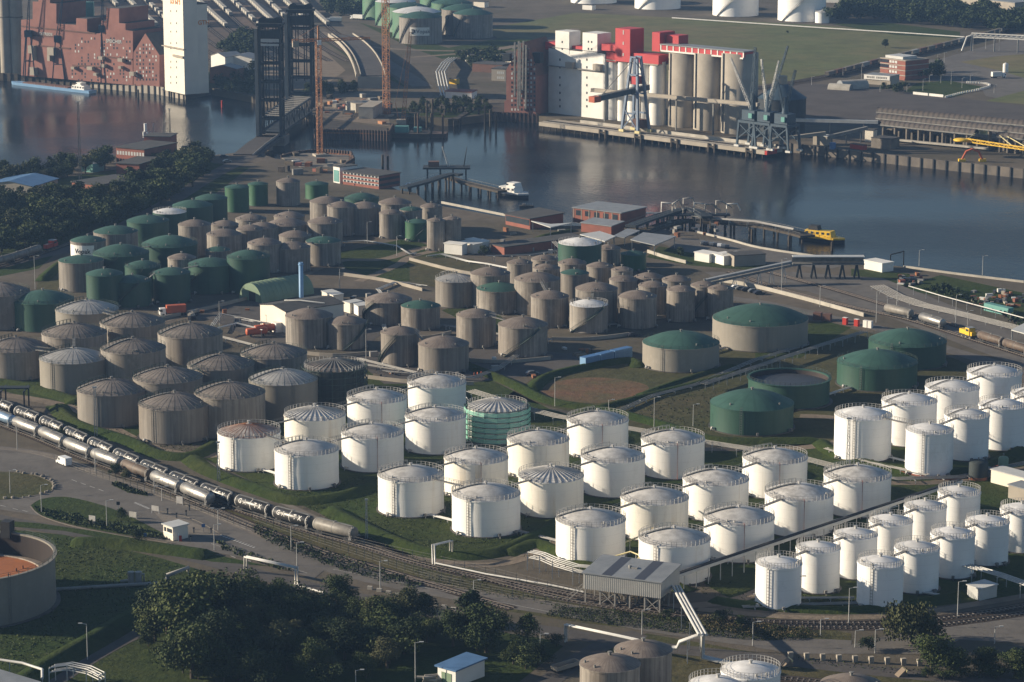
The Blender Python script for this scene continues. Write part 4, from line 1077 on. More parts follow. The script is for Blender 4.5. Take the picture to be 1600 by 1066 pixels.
def wagon(mat, text=None, L=14.4, R=1.52, zc=2.75):
    r = thing('tank_wagon', (0, 0, 0), None, 'tank wagon', 'railway tank wagons'); r.empty_display_size = 1
    m = MB(); barrel(m, L, R, zc); b = m.build('tank_barrel', M[mat], r)
    m = MB()
    for x in (-L/2+.9, 0, L/2-.9):
        vs = [(x+o, (R+.03)*math.cos(2*PI*j/24), zc+(R+.03)*math.sin(2*PI*j/24)) for o in (-.09, .09) for j in range(24)]
        m.add(vs, [(j, (j+1) % 24, 24+(j+1) % 24, 24+j) for j in range(24)], True)
    m.build('barrel_strap', M['letter' if text else 'steel'], b)
    m = MB(); m.cyl(0, 0, zc+R-.1, zc+R+.35, .42, 12); m.build('manhole', M['steel'], b)
    m = MB(); m.box(0, 0, zc+R+.12, L-2.2, .7, .06); m.build('catwalk', M['steel'], r)
    m = MB(); m.bar((-L/2-.6, -1.0, 1.05), (L/2+.6, -1.0, 1.05), .22, .3); m.bar((-L/2-.6, 1.0, 1.05), (L/2+.6, 1.0, 1.05), .22, .3)
    for x in (-L/2-.5, -L/4, L/4, L/2+.5): m.bar((x, -1.0, 1.05), (x, 1.0, 1.05), .25, .28)
    for x in (-L/2+1.6, L/2-1.6):
        for y in (-.8, .8): m.bar((x, y, 1.1), (x, y*.9, zc-1.1), .8, .25)
    m.build('underframe', M['black'], r)
    for x in (-L/2+2.1, L/2-2.1):
        m = MB(); m.box(x, -1, .5, 2.6, .2, .35); m.box(x, 1, .5, 2.6, .2, .35); m.box(x, 0, .55, .5, 2, .35); g = m.build('bogie', M['black'], r)
        for wx in (x-.9, x+.9):
            m = MB()
            for y in (-.75, .75):
                vs = [(wx+.46*math.cos(2*PI*j/12), y+o, .79+.46*math.sin(2*PI*j/12)) for o in (-.07, .07) for j in range(12)]
                m.add(vs, [(j, (j+1) % 12, 12+(j+1) % 12, 12+j) for j in range(12)]+[tuple(range(11, -1, -1)), tuple(range(12, 24))])
            m.bar((wx, -.75, .79), (wx, .75, .79), .15)
            m.build('wheelset', M['steel'], g)
    m = MB()
    for y in (-1.25, 1.25): m.box(L/2+.85, y*.7, 1.0, .5, .4, .4); m.box(-L/2-.85, y*.7, 1.0, .5, .4, .4)
    m.build('buffers', M['black'], r)
    m = MB()
    for o in (-.25, .25): m.bar((L/2-.5+o, -R-.15, 1.1), (L/2-.5+o, -.4, zc+R+.15), .07)
    for k in range(8): z = 1.3+k*.4; m.bar((L/2-.75, -R-.1+max(0, z-3)*.7, z), (L/2-.25, -R-.1+max(0, z-3)*.7, z), .06)
    m.build('ladder', M['rail'], r)
    if text:
        for s, x0 in zip(text, (-4.2, -2.3, 2.1, 4.0)):
            o = text_mesh(s, 1.75, M['letter'], b, (0, 0, 0), (0, 0, 0), 'lettering', .02, bold=.03); a0 = .38
            for v in o.data.vertices:
                a = a0+v.co.y/R; v.co = (x0+v.co.x, -(R+.05+v.co.z)*math.cos(a), zc+(R+.05+v.co.z)*math.sin(a))
    return r
def arc(pts):
    s = [0]
    for a, b in zip(pts, pts[1:]): s.append(s[-1]+(b-a).length)
    def at(d):
        i = 0
        while i < len(s)-2 and s[i+1] < d: i += 1
        k = (d-s[i])/(s[i+1]-s[i]); p = pts[i]+(pts[i+1]-pts[i])*k; return p
    return s[-1], at
def nearest_s(pts, q):
    L, at = arc(pts); return min((i*.5 for i in range(int(L*2))), key=lambda d: (at(d)-q).length)
ORDN = ['first','second','third','fourth','fifth','sixth','seventh','eighth','ninth','tenth','eleventh','twelfth','thirteenth']
WG = {}
def put_wagon(kind, pts, s, label, spacing=15.8, scale=None):
    L, at = arc(pts); a, b = at(s-5), at(s+5); c = (a+b)/2; ang = math.atan2(b.y-a.y, b.x-a.x)
    if kind not in WG:
        WG[kind] = wagon({'gatx': 'w_dark', 'silver': 'w_silver', 'brown': 'w_brown', 'grey': 'w_grey', 'blue': 'w_blue'}[kind], 'GATX' if kind == 'gatx' else None)
        r = WG[kind]; r.location = (c.x, c.y, 0); r.rotation_euler.z = ang; r['label'] = label; return r
    return dup(WG[kind], (c.x, c.y, 0), ang, label, scale)
sA = nearest_s(TA, G(556, 851)); sB = nearest_s(TB, G(330, 796)); k = 0
while sA-15.8*(k+.5) > 8 and k < 13:
    lb = 'grey sooty tank wagon closing the right end of the rear wagon row' if k == 0 else 'dark tank wagon lettered GATX, %s from the right end of the rear row' % ORDN[k]
    put_wagon('grey' if k == 0 else 'gatx', TA, sA-15.8*(k+.5), lb); k += 1
k = 0
while sB-15.8*(k+.5) > 8 and k < 9:
    kd = {2: 'brown', 7: 'blue', 8: 'blue'}.get(k, 'silver')
    put_wagon(kd, TB, sB-15.8*(k+.5), {'brown': 'brown sooty tank wagon among the shiny silver ones of the front row', 'blue': 'bluish tank wagon, %s from the right end of the front row' % ORDN[k], 'silver': 'shiny silver tank wagon, %s from the right end of the front row' % ORDN[k]}[kd]); k += 1
# wagons on the right-hand tracks
for i, (x, y, kd, lb) in enumerate([(1386,499,'grey','grey tank wagon left of the silver one on the right-hand tracks'),(1434,513,'silver','single silver tank wagon on the right-hand tracks'),
    (1550,540,'brown','brown tank wagon behind the yellow shunter at the right edge'),(1592,552,'brown','last brown tank wagon cut by the right edge of the photo')]):
    put_wagon(kd, TD, nearest_s(TD, G(x, y)), lb, scale=.92)
# yellow shunter
def shunter(p, ang, mat, label, L=7.5):
    r = thing('shunting_locomotive', p, label, 'locomotive', None, ang)
    m = MB(); m.box(0, 0, .9, L, 2.6, .5); m.build('underframe', M['black'], r)
    m = MB(); m.box(-L*.22, 0, 1.4, L*.5, 1.9, 1.5); m.box(L*.42, 0, 1.4, L*.14, 1.9, 1.3); m.build('bonnet', M[mat], r)
    m = MB(); m.box(L*.19, 0, 1.4, L*.3, 2.5, 2.5); cb = m.build('cab', M[mat], r)
    m = MB(); m.box(L*.19, 0, 2.7, L*.22, 2.56, .75); m.build('window', M['window'], cb)
    m = MB(); m.box(L*.19, 0, 3.9, L*.33, 2.7, .14); m.build('cab_roof', M['grey_roof'], cb)
    for x in (-L*.3, 0, L*.3):
        m = MB()
        for y in (-.75, .75):
            vs = [(x+.5*math.cos(2*PI*j/12), y+o, .8+.5*math.sin(2*PI*j/12)) for o in (-.07, .07) for j in range(12)]
            m.add(vs, [(j, (j+1) % 12, 12+(j+1) % 12, 12+j) for j in range(12)]+[tuple(range(11, -1, -1)), tuple(range(12, 24))])
        m.build('wheelset', M['steel'], r)
    return r
def on_track(pts, px): s = nearest_s(pts, G(*px)); L, at = arc(pts); a, b = at(s-4), at(s+4); return Vector(((a.x+b.x)/2, (a.y+b.y)/2, 0)), math.atan2(b.y-a.y, b.x-a.x)
p, a = on_track(TD, (1506, 529)); shunter(p, a, 'yellow', 'small yellow shunting locomotive coupled to the brown wagons at right')
p, a = on_track(TF, (88, 392)); shunter(p, a, 'car_red', 'red shunting locomotive on the siding by the trees at left', 9)
for i, x in enumerate(((55, 402), (30, 409), (5, 416))):
    p, a = on_track(TF, x); dup(WG['grey'], p, a, ['grey wagon coupled behind the red locomotive', 'second grey wagon behind the red locomotive', 'third grey wagon behind the red locomotive, at the left edge'][i], .9)
# ================================================================ vehicles
def car(p, ang, mat, label, kind='car', group=None):
    van = kind == 'van'; L, W, Hh = (5.6, 2.1, 2.4) if van else (4.3, 1.8, 1.45)
    r = thing('parked_van' if van else 'parked_car', p, label, kind, group, ang)
    pr = [(-L/2, .35), (L/2, .35), (L/2, .85), (L/2-.15, 1.0), (L/2-.9, 1.15), (L/2-1.6, Hh), (-L/2+.1, Hh), (-L/2, Hh-.2)] if van else [(-L/2, .3), (L/2, .3), (L/2, .7), (L/2-1.1, .88), (L/2-1.75, Hh), (-L/2+1.0, Hh), (-L/2+.25, .95), (-L/2, .85)]
    n = len(pr); m = MB(); w2 = W/2
    m.add([(x, -w2, z) for x, z in pr]+[(x, w2, z) for x, z in pr], [tuple(range(n)), tuple(range(2*n-1, n-1, -1))]+[((i+1) % n, i, n+i, n+(i+1) % n) for i in range(n)])
    b = m.build('body', M[mat], r)
    m = MB()
    if van: m.add([(L/2-.93, -w2*.9, 1.22), (L/2-.93, w2*.9, 1.22), (L/2-1.53, w2*.9, Hh-.1), (L/2-1.53, -w2*.9, Hh-.1)], [(0, 1, 2, 3)]); m.box(L/2-1.9, 0, 1.35, .9, W+.03, .65)
    else:
        m.add([(L/2-1.1, -w2*.9, .93), (L/2-1.1, w2*.9, .93), (L/2-1.7, w2*.85, Hh-.03), (L/2-1.7, -w2*.85, Hh-.03)], [(0, 1, 2, 3)]); m.box(-.25, 0, .95, 1.9, W+.02, .38)
    m.build('windows', M['window'], b)
    for x in (-L*.31, L*.31):
        for y in (-w2+.1, w2-.1):
            m = MB(); vs = [(x+.33*math.cos(2*PI*j/12), y+o, .33+.33*math.sin(2*PI*j/12)) for o in (-.12, .12) for j in range(12)]
            m.add(vs, [(j, (j+1) % 12, 12+(j+1) % 12, 12+j) for j in range(12)]+[tuple(range(11, -1, -1)), tuple(range(12, 24))]); m.build('wheel', M['tyre'], r)
    return r
car(G(100, 726), math.radians(128), 'car_white', 'white delivery van parked at the road edge beside the wagons', 'van')
def lorry(p, ang, cabm, boxm, label, L=11.):
    r = thing('lorry', p, label, 'lorry', None, ang)
    m = MB(); m.box(-1.2, 0, 1.1, L-2.6, 2.5, 2.7); m.build('trailer_box', M[boxm], r)
    m = MB(); m.box(L/2-1.1, 0, .5, 2.0, 2.4, 2.4); c = m.build('cab', M[cabm], r)
    m = MB(); m.box(L/2-.5, 0, 1.7, .9, 2.44, .8); m.build('window', M['window'], c)
    m = MB(); m.box(-.3, 0, .75, L-1, 1.0, .3); m.build('chassis', M['black'], r)
    for x in (L/2-1.2, -L*.22, -L*.33, -L*.44):
        m = MB()
        for y in (-1.1, 1.1):
            vs = [(x+.5*math.cos(2*PI*j/12), y+o, .5+.5*math.sin(2*PI*j/12)) for o in (-.15, .15) for j in range(12)]
            m.add(vs, [(j, (j+1) % 12, 12+(j+1) % 12, 12+j) for j in range(12)]+[tuple(range(11, -1, -1)), tuple(range(12, 24))])
        m.build('axle', M['tyre'], r)
    return r
lorry(G(270, 493), math.radians(197), 'car_white', 'orange_red', 'lorry with white cab and orange trailer on the yard by the green tanks', 9.5)
# two orange tank bodies
for i, (x, y, an) in enumerate(((401, 526, 20), (413, 521, 28))):
    r = thing('orange_tank', G(x, y), ['orange tank body lying on the yard by the white hall, nearer one', 'orange tank body lying on the yard by the white hall, farther one'][i], 'tank', None, math.radians(an))
    m = MB(); barrel(m, 7.6, 1.25, 1.9); m.build('barrel', M['orange_red'], r)
    m = MB()
    for x0 in (-2.2, 2.2): m.box(x0, 0, .2, .5, 2.0, .9)
    m.build('cradle', M['black'], r)
    m = MB(); m.cyl(0, 0, 3.1, 3.5, .35, 10); m.build('manhole', M['orange_red'], r)
# ================================================================ pump house on stilts
f = Fac((911, 943), (1032, 959)); Lf = f.L; Dp = 12.5; s, zb = f.map(912, 920); zb = max(2.8, zb); _, zt = f.map(914, 896.5); HH = zt
ph = f.root('pump_house', 'pale metal-clad house on stilts with two dark roof strips by the tracks', 'building')
m = MB(); m.add([(0, 0, zb), (Lf, 0, zb), (Lf, Dp, zb), (0, Dp, zb), (0, 0, HH), (Lf, 0, HH), (Lf, Dp, HH+.9), (0, Dp, HH+.9)], [(3, 2, 1, 0), (0, 1, 5, 4), (1, 2, 6, 5), (2, 3, 7, 6), (3, 0, 4, 7)])
M['clad'] = wall_mat('metal_cladding', (.42, .41, .385), (.35, .34, .32), (.38, .36, .32), 60, .05, .3)
M['clad2'] = plain('ribbed_cladding', (.40, .39, .365), (.34, .33, .31), .5, .5)
wl = m.build('wall', M['clad2'], ph)
m = MB()
for i in range(1, 40): m.box(Lf*i/40, -.03, zb+.05, .08, .05, HH-zb-.1)
m.build('cladding_ribs', M['pale_sheet'], wl)
m = MB(); m.add([(-.3, -.3, HH+.05), (Lf+.3, -.3, HH+.05), (Lf+.3, Dp+.3, HH+1.0), (-.3, Dp+.3, HH+1.0), (-.3, -.3, HH+.3), (Lf+.3, -.3, HH+.3), (Lf+.3, Dp+.3, HH+1.25), (-.3, Dp+.3, HH+1.25)], [(3, 2, 1, 0), (4, 5, 6, 7), (0, 1, 5, 4), (1, 2, 6, 5), (2, 3, 7, 6), (3, 0, 4, 7)])
rf = m.build('roof', M['grey_roof'], ph)
M['skylight'] = plain('dark_skylight', (.06, .058, .065), (.05, .05, .06), .5, .35)
for x in (.24, .66):
    m = MB(); x0, x1 = Lf*x, Lf*(x+.13); m.add([(x0, -.1, HH+.34), (x1, -.1, HH+.34), (x1, Dp, HH+1.26), (x0, Dp, HH+1.26)], [(0, 1, 2, 3)]); m.build('skylight', M['skylight'], rf)
m = MB(); m.cyl(Lf*.48, Dp*.5, HH+.6, HH+1.5, .4, 10); m.box(Lf*.52, Dp*.5, HH+.8, 2.2, .6, .3); m.build('vent', M['pipe_grey'], rf)
for i in range(6):
    for y in (.5, Dp/2, Dp-.5):
        m = MB(); m.bar((.4+(Lf-.8)*i/5, y, 0), (.4+(Lf-.8)*i/5, y, zb), .32); m.build('stilt', M['pipe_grey'], ph)
m = MB()
for i in (1, 4):
    x0, x1 = .4+(Lf-.8)*i/5, .4+(Lf-.8)*(i+1 if i == 4 else i+1)/5
    m.bar((x0, .5, .2), (x1, .5, zb-.2), .16); m.bar((x1, .5, .2), (x0, .5, zb-.2), .16)
m.build('cross_brace', M['pipe_grey'], ph)
r0 = random.Random(4); m = MB()
for i in range(24):
    x = r0.uniform(4, Lf-2); y = r0.uniform(1.5, Dp-2); m.tube([(x, y, .3), (x, y, r0.uniform(1, 2.4)), (x+r0.uniform(-2, 2), y, 2.4)], r0.choice([.12, .2, .3]), 6)
m.build('pipework', M['pipe_grey'], ph)
m = MB(); m.bar((-4.2, 1, .1), (-.4, 1, zb), 1.0, .2); m.bar((-4.2, .5, 1.1), (-.4, .5, zb+1), .07); m.bar((-4.2, 1.5, 1.1), (-.4, 1.5, zb+1), .07)
for k in range(5): t_ = k/4; m.bar((-4.2+3.8*t_, .5, .1+(zb-.1)*t_), (-4.2+3.8*t_, .5, 1.1+(zb-.1)*t_), .06)
m.build('stairs', M['pipe_grey'], ph)
# pipe rack left of the pump house (pale yellow pipes)
for i, (x, y, h, lb) in enumerate([(829,890,5,''),(842,892,4.5,''),(866,900,5,''),(873,904,5.5,''),(896,912,5,''),(905,908,4,'')]): pass
def frame_rack(pix, h, label, mat='pipe', w=3., name='pipe_rack', cat='pipe rack', levels=(1., .7), r=.13, n=3):
    P_ = GP(pix); o = P_[0]; root = thing(name, o, label, cat)
    for p in P_:
        d = (P_[-1]-P_[0]).normalized(); q = Vector((-d.y, d.x, 0))*w/2; m = MB(); b = p-o
        m.bar(b-q, b-q+Vector((0, 0, h)), .2); m.bar(b+q, b+q+Vector((0, 0, h)), .2); m.bar(b-q+Vector((0, 0, h-.1)), b+q+Vector((0, 0, h-.1)), .2); m.bar(b-q+Vector((0, 0, h*.68)), b+q+Vector((0, 0, h*.68)), .16)
        m.build('frame', M[mat], root)
    for lv in levels:
        for j in range(n):
            m = MB(); m.tube([p-o+q*(2*j/max(1, n-1)-1)*.85+Vector((0, 0, h*lv+.1)) for p in P_], r, 6); m.build('pipe', M[mat], root)
    return root
frame_rack([(829,890),(848,894),(868,903),(900,913),(925,915)], 4.6, 'white steel pipe rack on the grass left of the house on stilts', 'pipe', 2.4)
pipe_run([G(948,873,3), G(985,862,5), G(1000,868,5), G(992,880,5)], .18, 'pipe', 'pale yellow pipe bent behind the house on stilts', 'pipe', 'pipe_yellow', None, 6)
pipe_run(GP([(976,848),(1000,838),(1030,822)], 3.5), .2, 'pipe', 'pale yellow pipe between the two front tanks near the house on stilts', 'pipe', 'pipe_yellow', None, 6)
pipe_run(GP([(1000,806),(1040,798),(1075,793)], 3.5), .2, 'pipe', 'pale yellow pipe between the middle large white tanks', 'pipe', 'pipe_yellow', None, 6)
# long walkway gallery from the house to the right
Pa, Pb = G(1050, 902, 4.5), G(1500, 752, 6.5)
r = thing('pipe_bridge', (Pa.x, Pa.y, 0), 'long straight pipe bridge rising right from the house on stilts past the white tanks', 'pipe bridge'); d = Pb-Pa; d0 = Vector((0, 0, Pa.z))
m = MB(); m.bar(d0, d0+d, 1.7, .5); m.build('deck', M['steel'], r)
m = MB(); m.bar(d0+Vector((0, 0, .45)), d0+d+Vector((0, 0, .45)), 1.0, .4); m.build('pipe', M['black'], r)
m = MB(); q = Vector((-d.y, d.x, 0)).normalized()*.85
m.bar(d0-q+Vector((0, 0, .1)), d0+d-q+Vector((0, 0, .1)), .12, .75); m.build('side_panel', M['pipe'], r)
for i in range(1, 26):
    p = d0+d*(i/26); m = MB(); m.bar((p.x, p.y, 0), (p.x, p.y, p.z), .22); m.build('support', M['pipe'], r)
# pipe bridge over the road, lower right of the house
A, B, C_ = G(1058, 905, 4.5), G(1096, 990, 6.0), G(1060, 1005, 3.)
pipe_run([G(1056,916,4.6), G(1098,992,7.5)], .32, 'pipe_bridge', 'pair of large pale pipes on trestles crossing above the road', 'pipe bridge', 'pipe', None, 14, 3, .8)
pipe_run([G(1098,992,7.4), G(1098,1027,.7), G(1140,1036,.7), G(1210,1050,.7)], .28, 'pipeline', 'pale pipes dropping to the ground and running right along the bottom road', 'pipeline', 'pipe', None, None, 3, .7)
pipe_run([G(1098,990,6.5), G(1062,1003,5), G(1058,1012,3.2), G(1050,1012,3.2)], .3, 'pipeline', 'pale bent pipes turning left below the trestle beside the brown-roofed tanks', 'pipeline', 'pipe', None, 9, 2, .8)
pipe_run([G(884,1003,.3), G(884,976,4.2), G(978,996,4.2), G(1000,1001,4.2)], .22, 'pipe_portal', 'pale pipe portal behind the brown-roofed tanks at the bottom', 'pipe portal', 'pipe', None, None, 2, .7)
pipe_run([G(384,892,.2), G(384,870,4.6), G(463,887,4.6), G(463,914,.2)], .24, 'pipe_portal', 'pale pipe portal spanning the service road above the trees', 'pipe portal', 'pipe', None, None, 2, .8)
pipe_run([G(463,914,.5), G(505,926,.5)], .24, 'pipeline', 'short pale pipe on the ground between the portal and the bushes', 'pipeline', 'pipe', None, 4)
pipe_run([G(86,921,.6), G(180,915,.6), G(250,911,.6), G(262,905,.6), G(262,899,2.2), G(294,887,2.4), G(294,892,.4)], .42, 'pipeline', 'thick pale pipe running from the orange open tank to the trees', 'pipeline', 'pipe_grey', None, 12)
pipe_run([G(678,882,.2), G(677,852,4.6), G(705,845,4.6), G(705,868,.2)], .2, 'pipe_portal', 'small white pipe portal on the grass left of the path', 'pipe portal', 'pipe', None, None, 2, .7)
pipe_run(GP([(681,880),(760,897),(860,914),(912,925)], .6), .22, 'pipeline', 'white pipe along the ground from the small portal to the house on stilts', 'pipeline', 'pipe', None, 6)
pipe_run(GP([(0,1031),(35,1036),(66,1046),(66,1060)], 3), .3, 'pipeline', 'pale raised pipe at the bottom left corner', 'pipeline', 'pipe', None, 6)
# pump unit by the thick pipe
r = thing('pump_unit', G(211, 912), 'grey double-drum pump unit beside the thick pipe at lower left', 'pump')
for x in (-.9, .9): m = MB(); m.cyl(x, 0, 0, 3.0, .85, 14); m.build('drum', M['pipe_grey'], r)
m = MB(); m.tube([(-3.5, 0, .6), (-1, 0, .9)], .35, 8); m.tube([(1, 0, 2.4), (2.2, 0, 2.4), (2.2, 0, .6)], .25, 8); m.build('pipe', M['pipe_grey'], r)
# ================================================================ gate booth, signs, barriers on the road
def booth():
    r, f = block((255.5, 840), (270.5, 845.7), 4.6, 3.5, 'gate_booth', 'small cream gate booth with wide window between the road lanes', 'booth', 'cream', 'pale_sheet', None, 0, .35, .1, roof_t=.28)
    L = f.L; m = MB(); m.box(L*.66, -.03, 2.0, L*.5, .1, 1.0); m.build('window', M['window'], r)
    m = MB(); m.box(L*.2, -.03, 1.9, L*.18, .1, 1.1); m.build('window', M['window'], r)
    m = MB(); m.box(L*.5, -.04, 1.55, L*1.02, .1, .16); m.build('trim', M['car_white'], r)
booth()
r = thing('barrier_box', G(282, 846), 'red and white barrier post at the right corner of the gate booth', 'barrier')
m = MB(); m.box(0, 0, 0, .7, .5, 1.5); m.build('cabinet', M['car_red'], r); m = MB(); m.box(-.45, 0, 0, .22, .5, 2.0); m.build('board', M['car_white'], r)
def sign(p, w, h, z0, mat, label, rot=0., name='road_sign', postm='lamp', two=True):
    r = thing(name, p, label, 'sign', None, rot); m = MB()
    for x in ((-w/2, w/2) if two else (0,)): m = MB(); m.bar((x, 0, 0), (x, 0, z0+h), .12); m.build('post', M[postm], r)
    m = MB(); m.box(0, -.06, z0, w, .08, h); m.build('panel', M[mat], r); return r
for (x, y, w, h, z0, lb) in [(144.5,819,2.0,2.0,.3,'pale framed notice panel on the hedge of the traffic island'),(281,789,2.0,1.9,.4,'pale framed panel beside the far lane and fence'),(243,803,2.3,1.4,.8,'low white portal frame at the tip of the traffic island'),(208,810,2.3,1.5,.3,'pale mesh panel on the near lane left of the booth')]:
    r = sign(G(x, y), w, h, z0, 'rail', lb, -.5); 
for (x, y, h, lb) in [(185,797,2.2,'dark traffic light back left of the booth lanes'),(318,832,2.2,'blue back of a sign on the lane divider right of the booth'),(227,848,2.4,'blue back of a sign left of the booth')]:
    r = thing('traffic_sign', G(x, y), lb, 'sign'); m = MB(); m.bar((0, 0, 0), (0, 0, h), .1); m.build('post', M['lamp'], r); m = MB(); m.box(0, -.08, h-.8, .9, .1, .9); m.build('panel', M['black' if x == 185 else 'blue'], r)
for i, (x, y) in enumerate([(262,803),(276,810),(291,806),(303,833),(296,798),(330,834),(298,846)]):
    r = thing('bollard', G(x, y), 'dark short post by the gate booth lanes', 'post', 'short posts by the gate booth'); m = MB(); m.bar((0, 0, 0), (0, 0, 1.2), .3); m.build('post', M['steel'], r); m = MB(); m.box(0, 0, 1.2, .45, .45, .3); m.build('cap', M['black'], r)
# boulders round the islands
r0 = random.Random(9)
for i in range(22):
    t_ = i/21; q = smooth(GP([(30,738),(62,744),(82,756),(78,768),(40,777),(5,780)]), 8); p = q[int(t_*(len(q)-1))]; s = r0.uniform(.35, .75)
    m = MB(); vs = [(s*r0.uniform(.7, 1.2)*math.cos(a)*math.cos(b), s*r0.uniform(.7, 1.2)*math.sin(a)*math.cos(b), s*.3+s*.7*math.sin(b)) for b in (-.5, .2, .9) for a in [2*PI*j/7 for j in range(7)]]
    m.add(vs+[(0, 0, s*.95)], [(k*7+j, k*7+(j+1) % 7, k*7+7+(j+1) % 7, k*7+7+j) for k in range(2) for j in range(7)]+[(14+j, 14+(j+1) % 7, 21) for j in range(7)])
    o = m.build('boulder', M['rock'], None, (p.x+r0.uniform(-.6, .6), p.y+r0.uniform(-.6, .6), .05)); tag(o, 'rough boulder on the rim of the round traffic island at left', 'boulder', 'boulders round the traffic island')
# concrete blocks along the bottom road
for i in range(9):
    o = MB(); o.box(0, 0, 0, 1.1, .8, 1.5); o = o.build('concrete_block', M['concrete'], None, G(1235+25.2*i, 1029+1.4*i), .25)
    tag(o, 'pale concrete block, %s from the left in the row along the bottom road' % ORDN[i], 'concrete block', 'concrete blocks along the bottom road')
for i in range(12):
    m = MB(); m.box(0, 0, 0, 1.2, .6, .8); o = m.build('kerb_block', M['pale_concrete'], None, G(578+14.5*i, 921+3.7*i), -.25); tag(o, 'low white kerb block on the strip between the two roads', 'concrete block', 'kerb blocks between the two roads')
# ================================================================ lamps
LP = [(27,703,660,0,'beside the bluish wagons at the left edge'),(149,736,703,0,'below the silver wagons, right of the white van'),(16,771,735,0,'on the round traffic island'),(65,801,758,0,'at the left tip of the long traffic island'),
 (241,771,748,0,'below the front wagon row, left of the framed panel'),(253,783,762,1,'with two heads beside the far booth lane'),(167,823,782,0,'in the long traffic island hedge'),(335,860,820,0,'right of the gate booth on the near kerb'),(341,829,795,1,'with two heads on the far lane right of the booth'),
 (455,862,822,0,'in the hedge right of the pipe portal, upper one'),(464,884,848,0,'in front of the hedge, just above the pipe portal'),(594,924,877,0,'between the two roads above the cone-shaped trees'),(740,934,907,0,'by the fence right of the level crossing'),(649,1068,1004,0,'in front of the dark thicket at bottom centre'),
 (556,1075,1048,0,'low in the thicket at the bottom edge'),(1003,992,953,0,'right behind the brown-roofed tanks at the bottom'),(1176,1009,972,0,'beside the road right of the pipe trestle'),(844,1034,991,0,'with a curved arm by the bottom track left of the tanks'),(137,1031,975,0,'with one arm beside the lower left lane'),
 (1246,949,901,0,'in front of the nearest small white tank'),(1326,974,919,0,'by the tracks left of the willow'),(1496,965,909,0,'by the tracks right of the willow'),(1336,1012,989,0,'at the road fork left of the round bush'),(1367,1021,984,0,'at the road fork right of the round bush'),(1282,994,976,0,'beside the reeds right of the trestle'),(1554,1006,994,0,'behind the trees at the lower right'),
 (574,380,347,0,'in front of the slim grey quay tanks'),(620,400,369,0,'by the dirt track in the middle ground'),(531,452,420,0,'right of the blue chimney'),(407,444,416,0,'in front of the green tank by the arched shed'),(55,452,400,0,'beside the siding at the left edge'),(343,510,471,0,'on the yard in front of the arched shed'),
 (867,635,590,0,'beside the red earth patch'),(1022,668,621,0,'behind the last tanks of the fourth row'),(1083,666,632,0,'left of the nearest wide green tank'),(951,645,625,0,'on the pipe track left of the tall one'),(572,561,515,0,'behind the scaffolded dark tank'),
 (1221,455,405,0,'left of the white conveyor gallery supports'),(1281,480,447,0,'between the tracks and the low wall'),(1369,504,455,0,'at the left end of the grey wagon'),(1401,485,436,0,'beside the pipe field at right'),(1493,510,461,0,'on the right between road and tracks'),(1511,525,486,0,'beside the yellow shunter'),(1436,416,391,0,'on the quay right of the black frame'),(1535,430,400,0,'on the quay near the right edge'),(1386,489,467,0,'between the wagon and the pipe field')]
for x, yb, yt, dbl, lb in LP:
    p = G(x, yb); h = max(4., min(16, ZT(p, yt)))
    r = lamp_proto(h, 1.2, bool(dbl)); r.location = p; r.rotation_euler.z = PI if x in (137, 27) else 0; tag(r, 'thin lamp post '+lb, None, 'lamp posts of the terminal')
def mast(p, h, w, label, mat='steel', heads=False, name='lattice_mast'):
    r = thing(name, p, label, 'mast'); m = MB(); lattice(m, (0, 0, 0), (0, 0, h), w, w*.55, max(4, int(h/2.2)), .12); m.build('mast', M[mat], r)
    m = MB(); m.box(0, 0, h, w*1.6, w*.5, .4); m.build('head', M['lamp'], r); return r
p = G(150, 682); mast(p, ZT(p, 606), .8, 'slim lattice mast on the bank in front of the grey ribbed tank', 'lamp')
p = G(342, 752); mast(p, ZT(p, 692), .7, 'slim light mast in front of the brown-roofed white tank', 'lamp')
p = G(1325, 724); mast(p, ZT(p, 655), .9, 'lattice mast in front of the nearest clean white tank', 'lamp')
p = G(573, 842); mast(p, ZT(p, 782), .5, 'thin mast on the bank in front of the large white tanks', 'lamp')
# ================================================================ fences
def fence(pix, h, step, label, mat='steel', k=4):
    pts = smooth(GP(pix), k); L, at = arc(pts); o = pts[0].copy(); r = thing('wire_fence', o, label, 'fence'); n = max(2, int(L/step)); n = min(n, 98); me = None
    q = [at(L*i/n)-o for i in range(n+1)]
    for p in q:
        if me is None: m = MB(); m.bar((0, 0, 0), (0, 0, h), .1); b = m.build('post', M[mat], r); me = b.data
        else: b = bpy.data.objects.new('post', me); COL.objects.link(b); b.parent = r
        b.location = p
    m = MB()
    for z in (.12, h*.35, h*.65, h-.05):
        for a, b in zip(q, q[1:]): m.bar(a+Vector((0, 0, z)), b+Vector((0, 0, z)), .04)
    m.build('wire', M[mat], r)
fence([(395,812),(480,842),(560,868),(640,894),(720,915)], 2.2, 3, 'wire fence with steel posts between the hedge and the tracks')
fence([(540,848),(620,868),(700,885),(800,908),(900,932),(1000,950)], 2.2, 3.2, 'wire fence with steel posts on the tank side of the tracks')
fence([(655,905),(760,926),(860,944),(960,960)], 2.0, 3, 'wire fence between the two diverging tracks')
fence([(85,722),(160,748),(240,772),(320,802),(395,832)], 2.2, 3, 'wire fence between the road and the front wagon row')
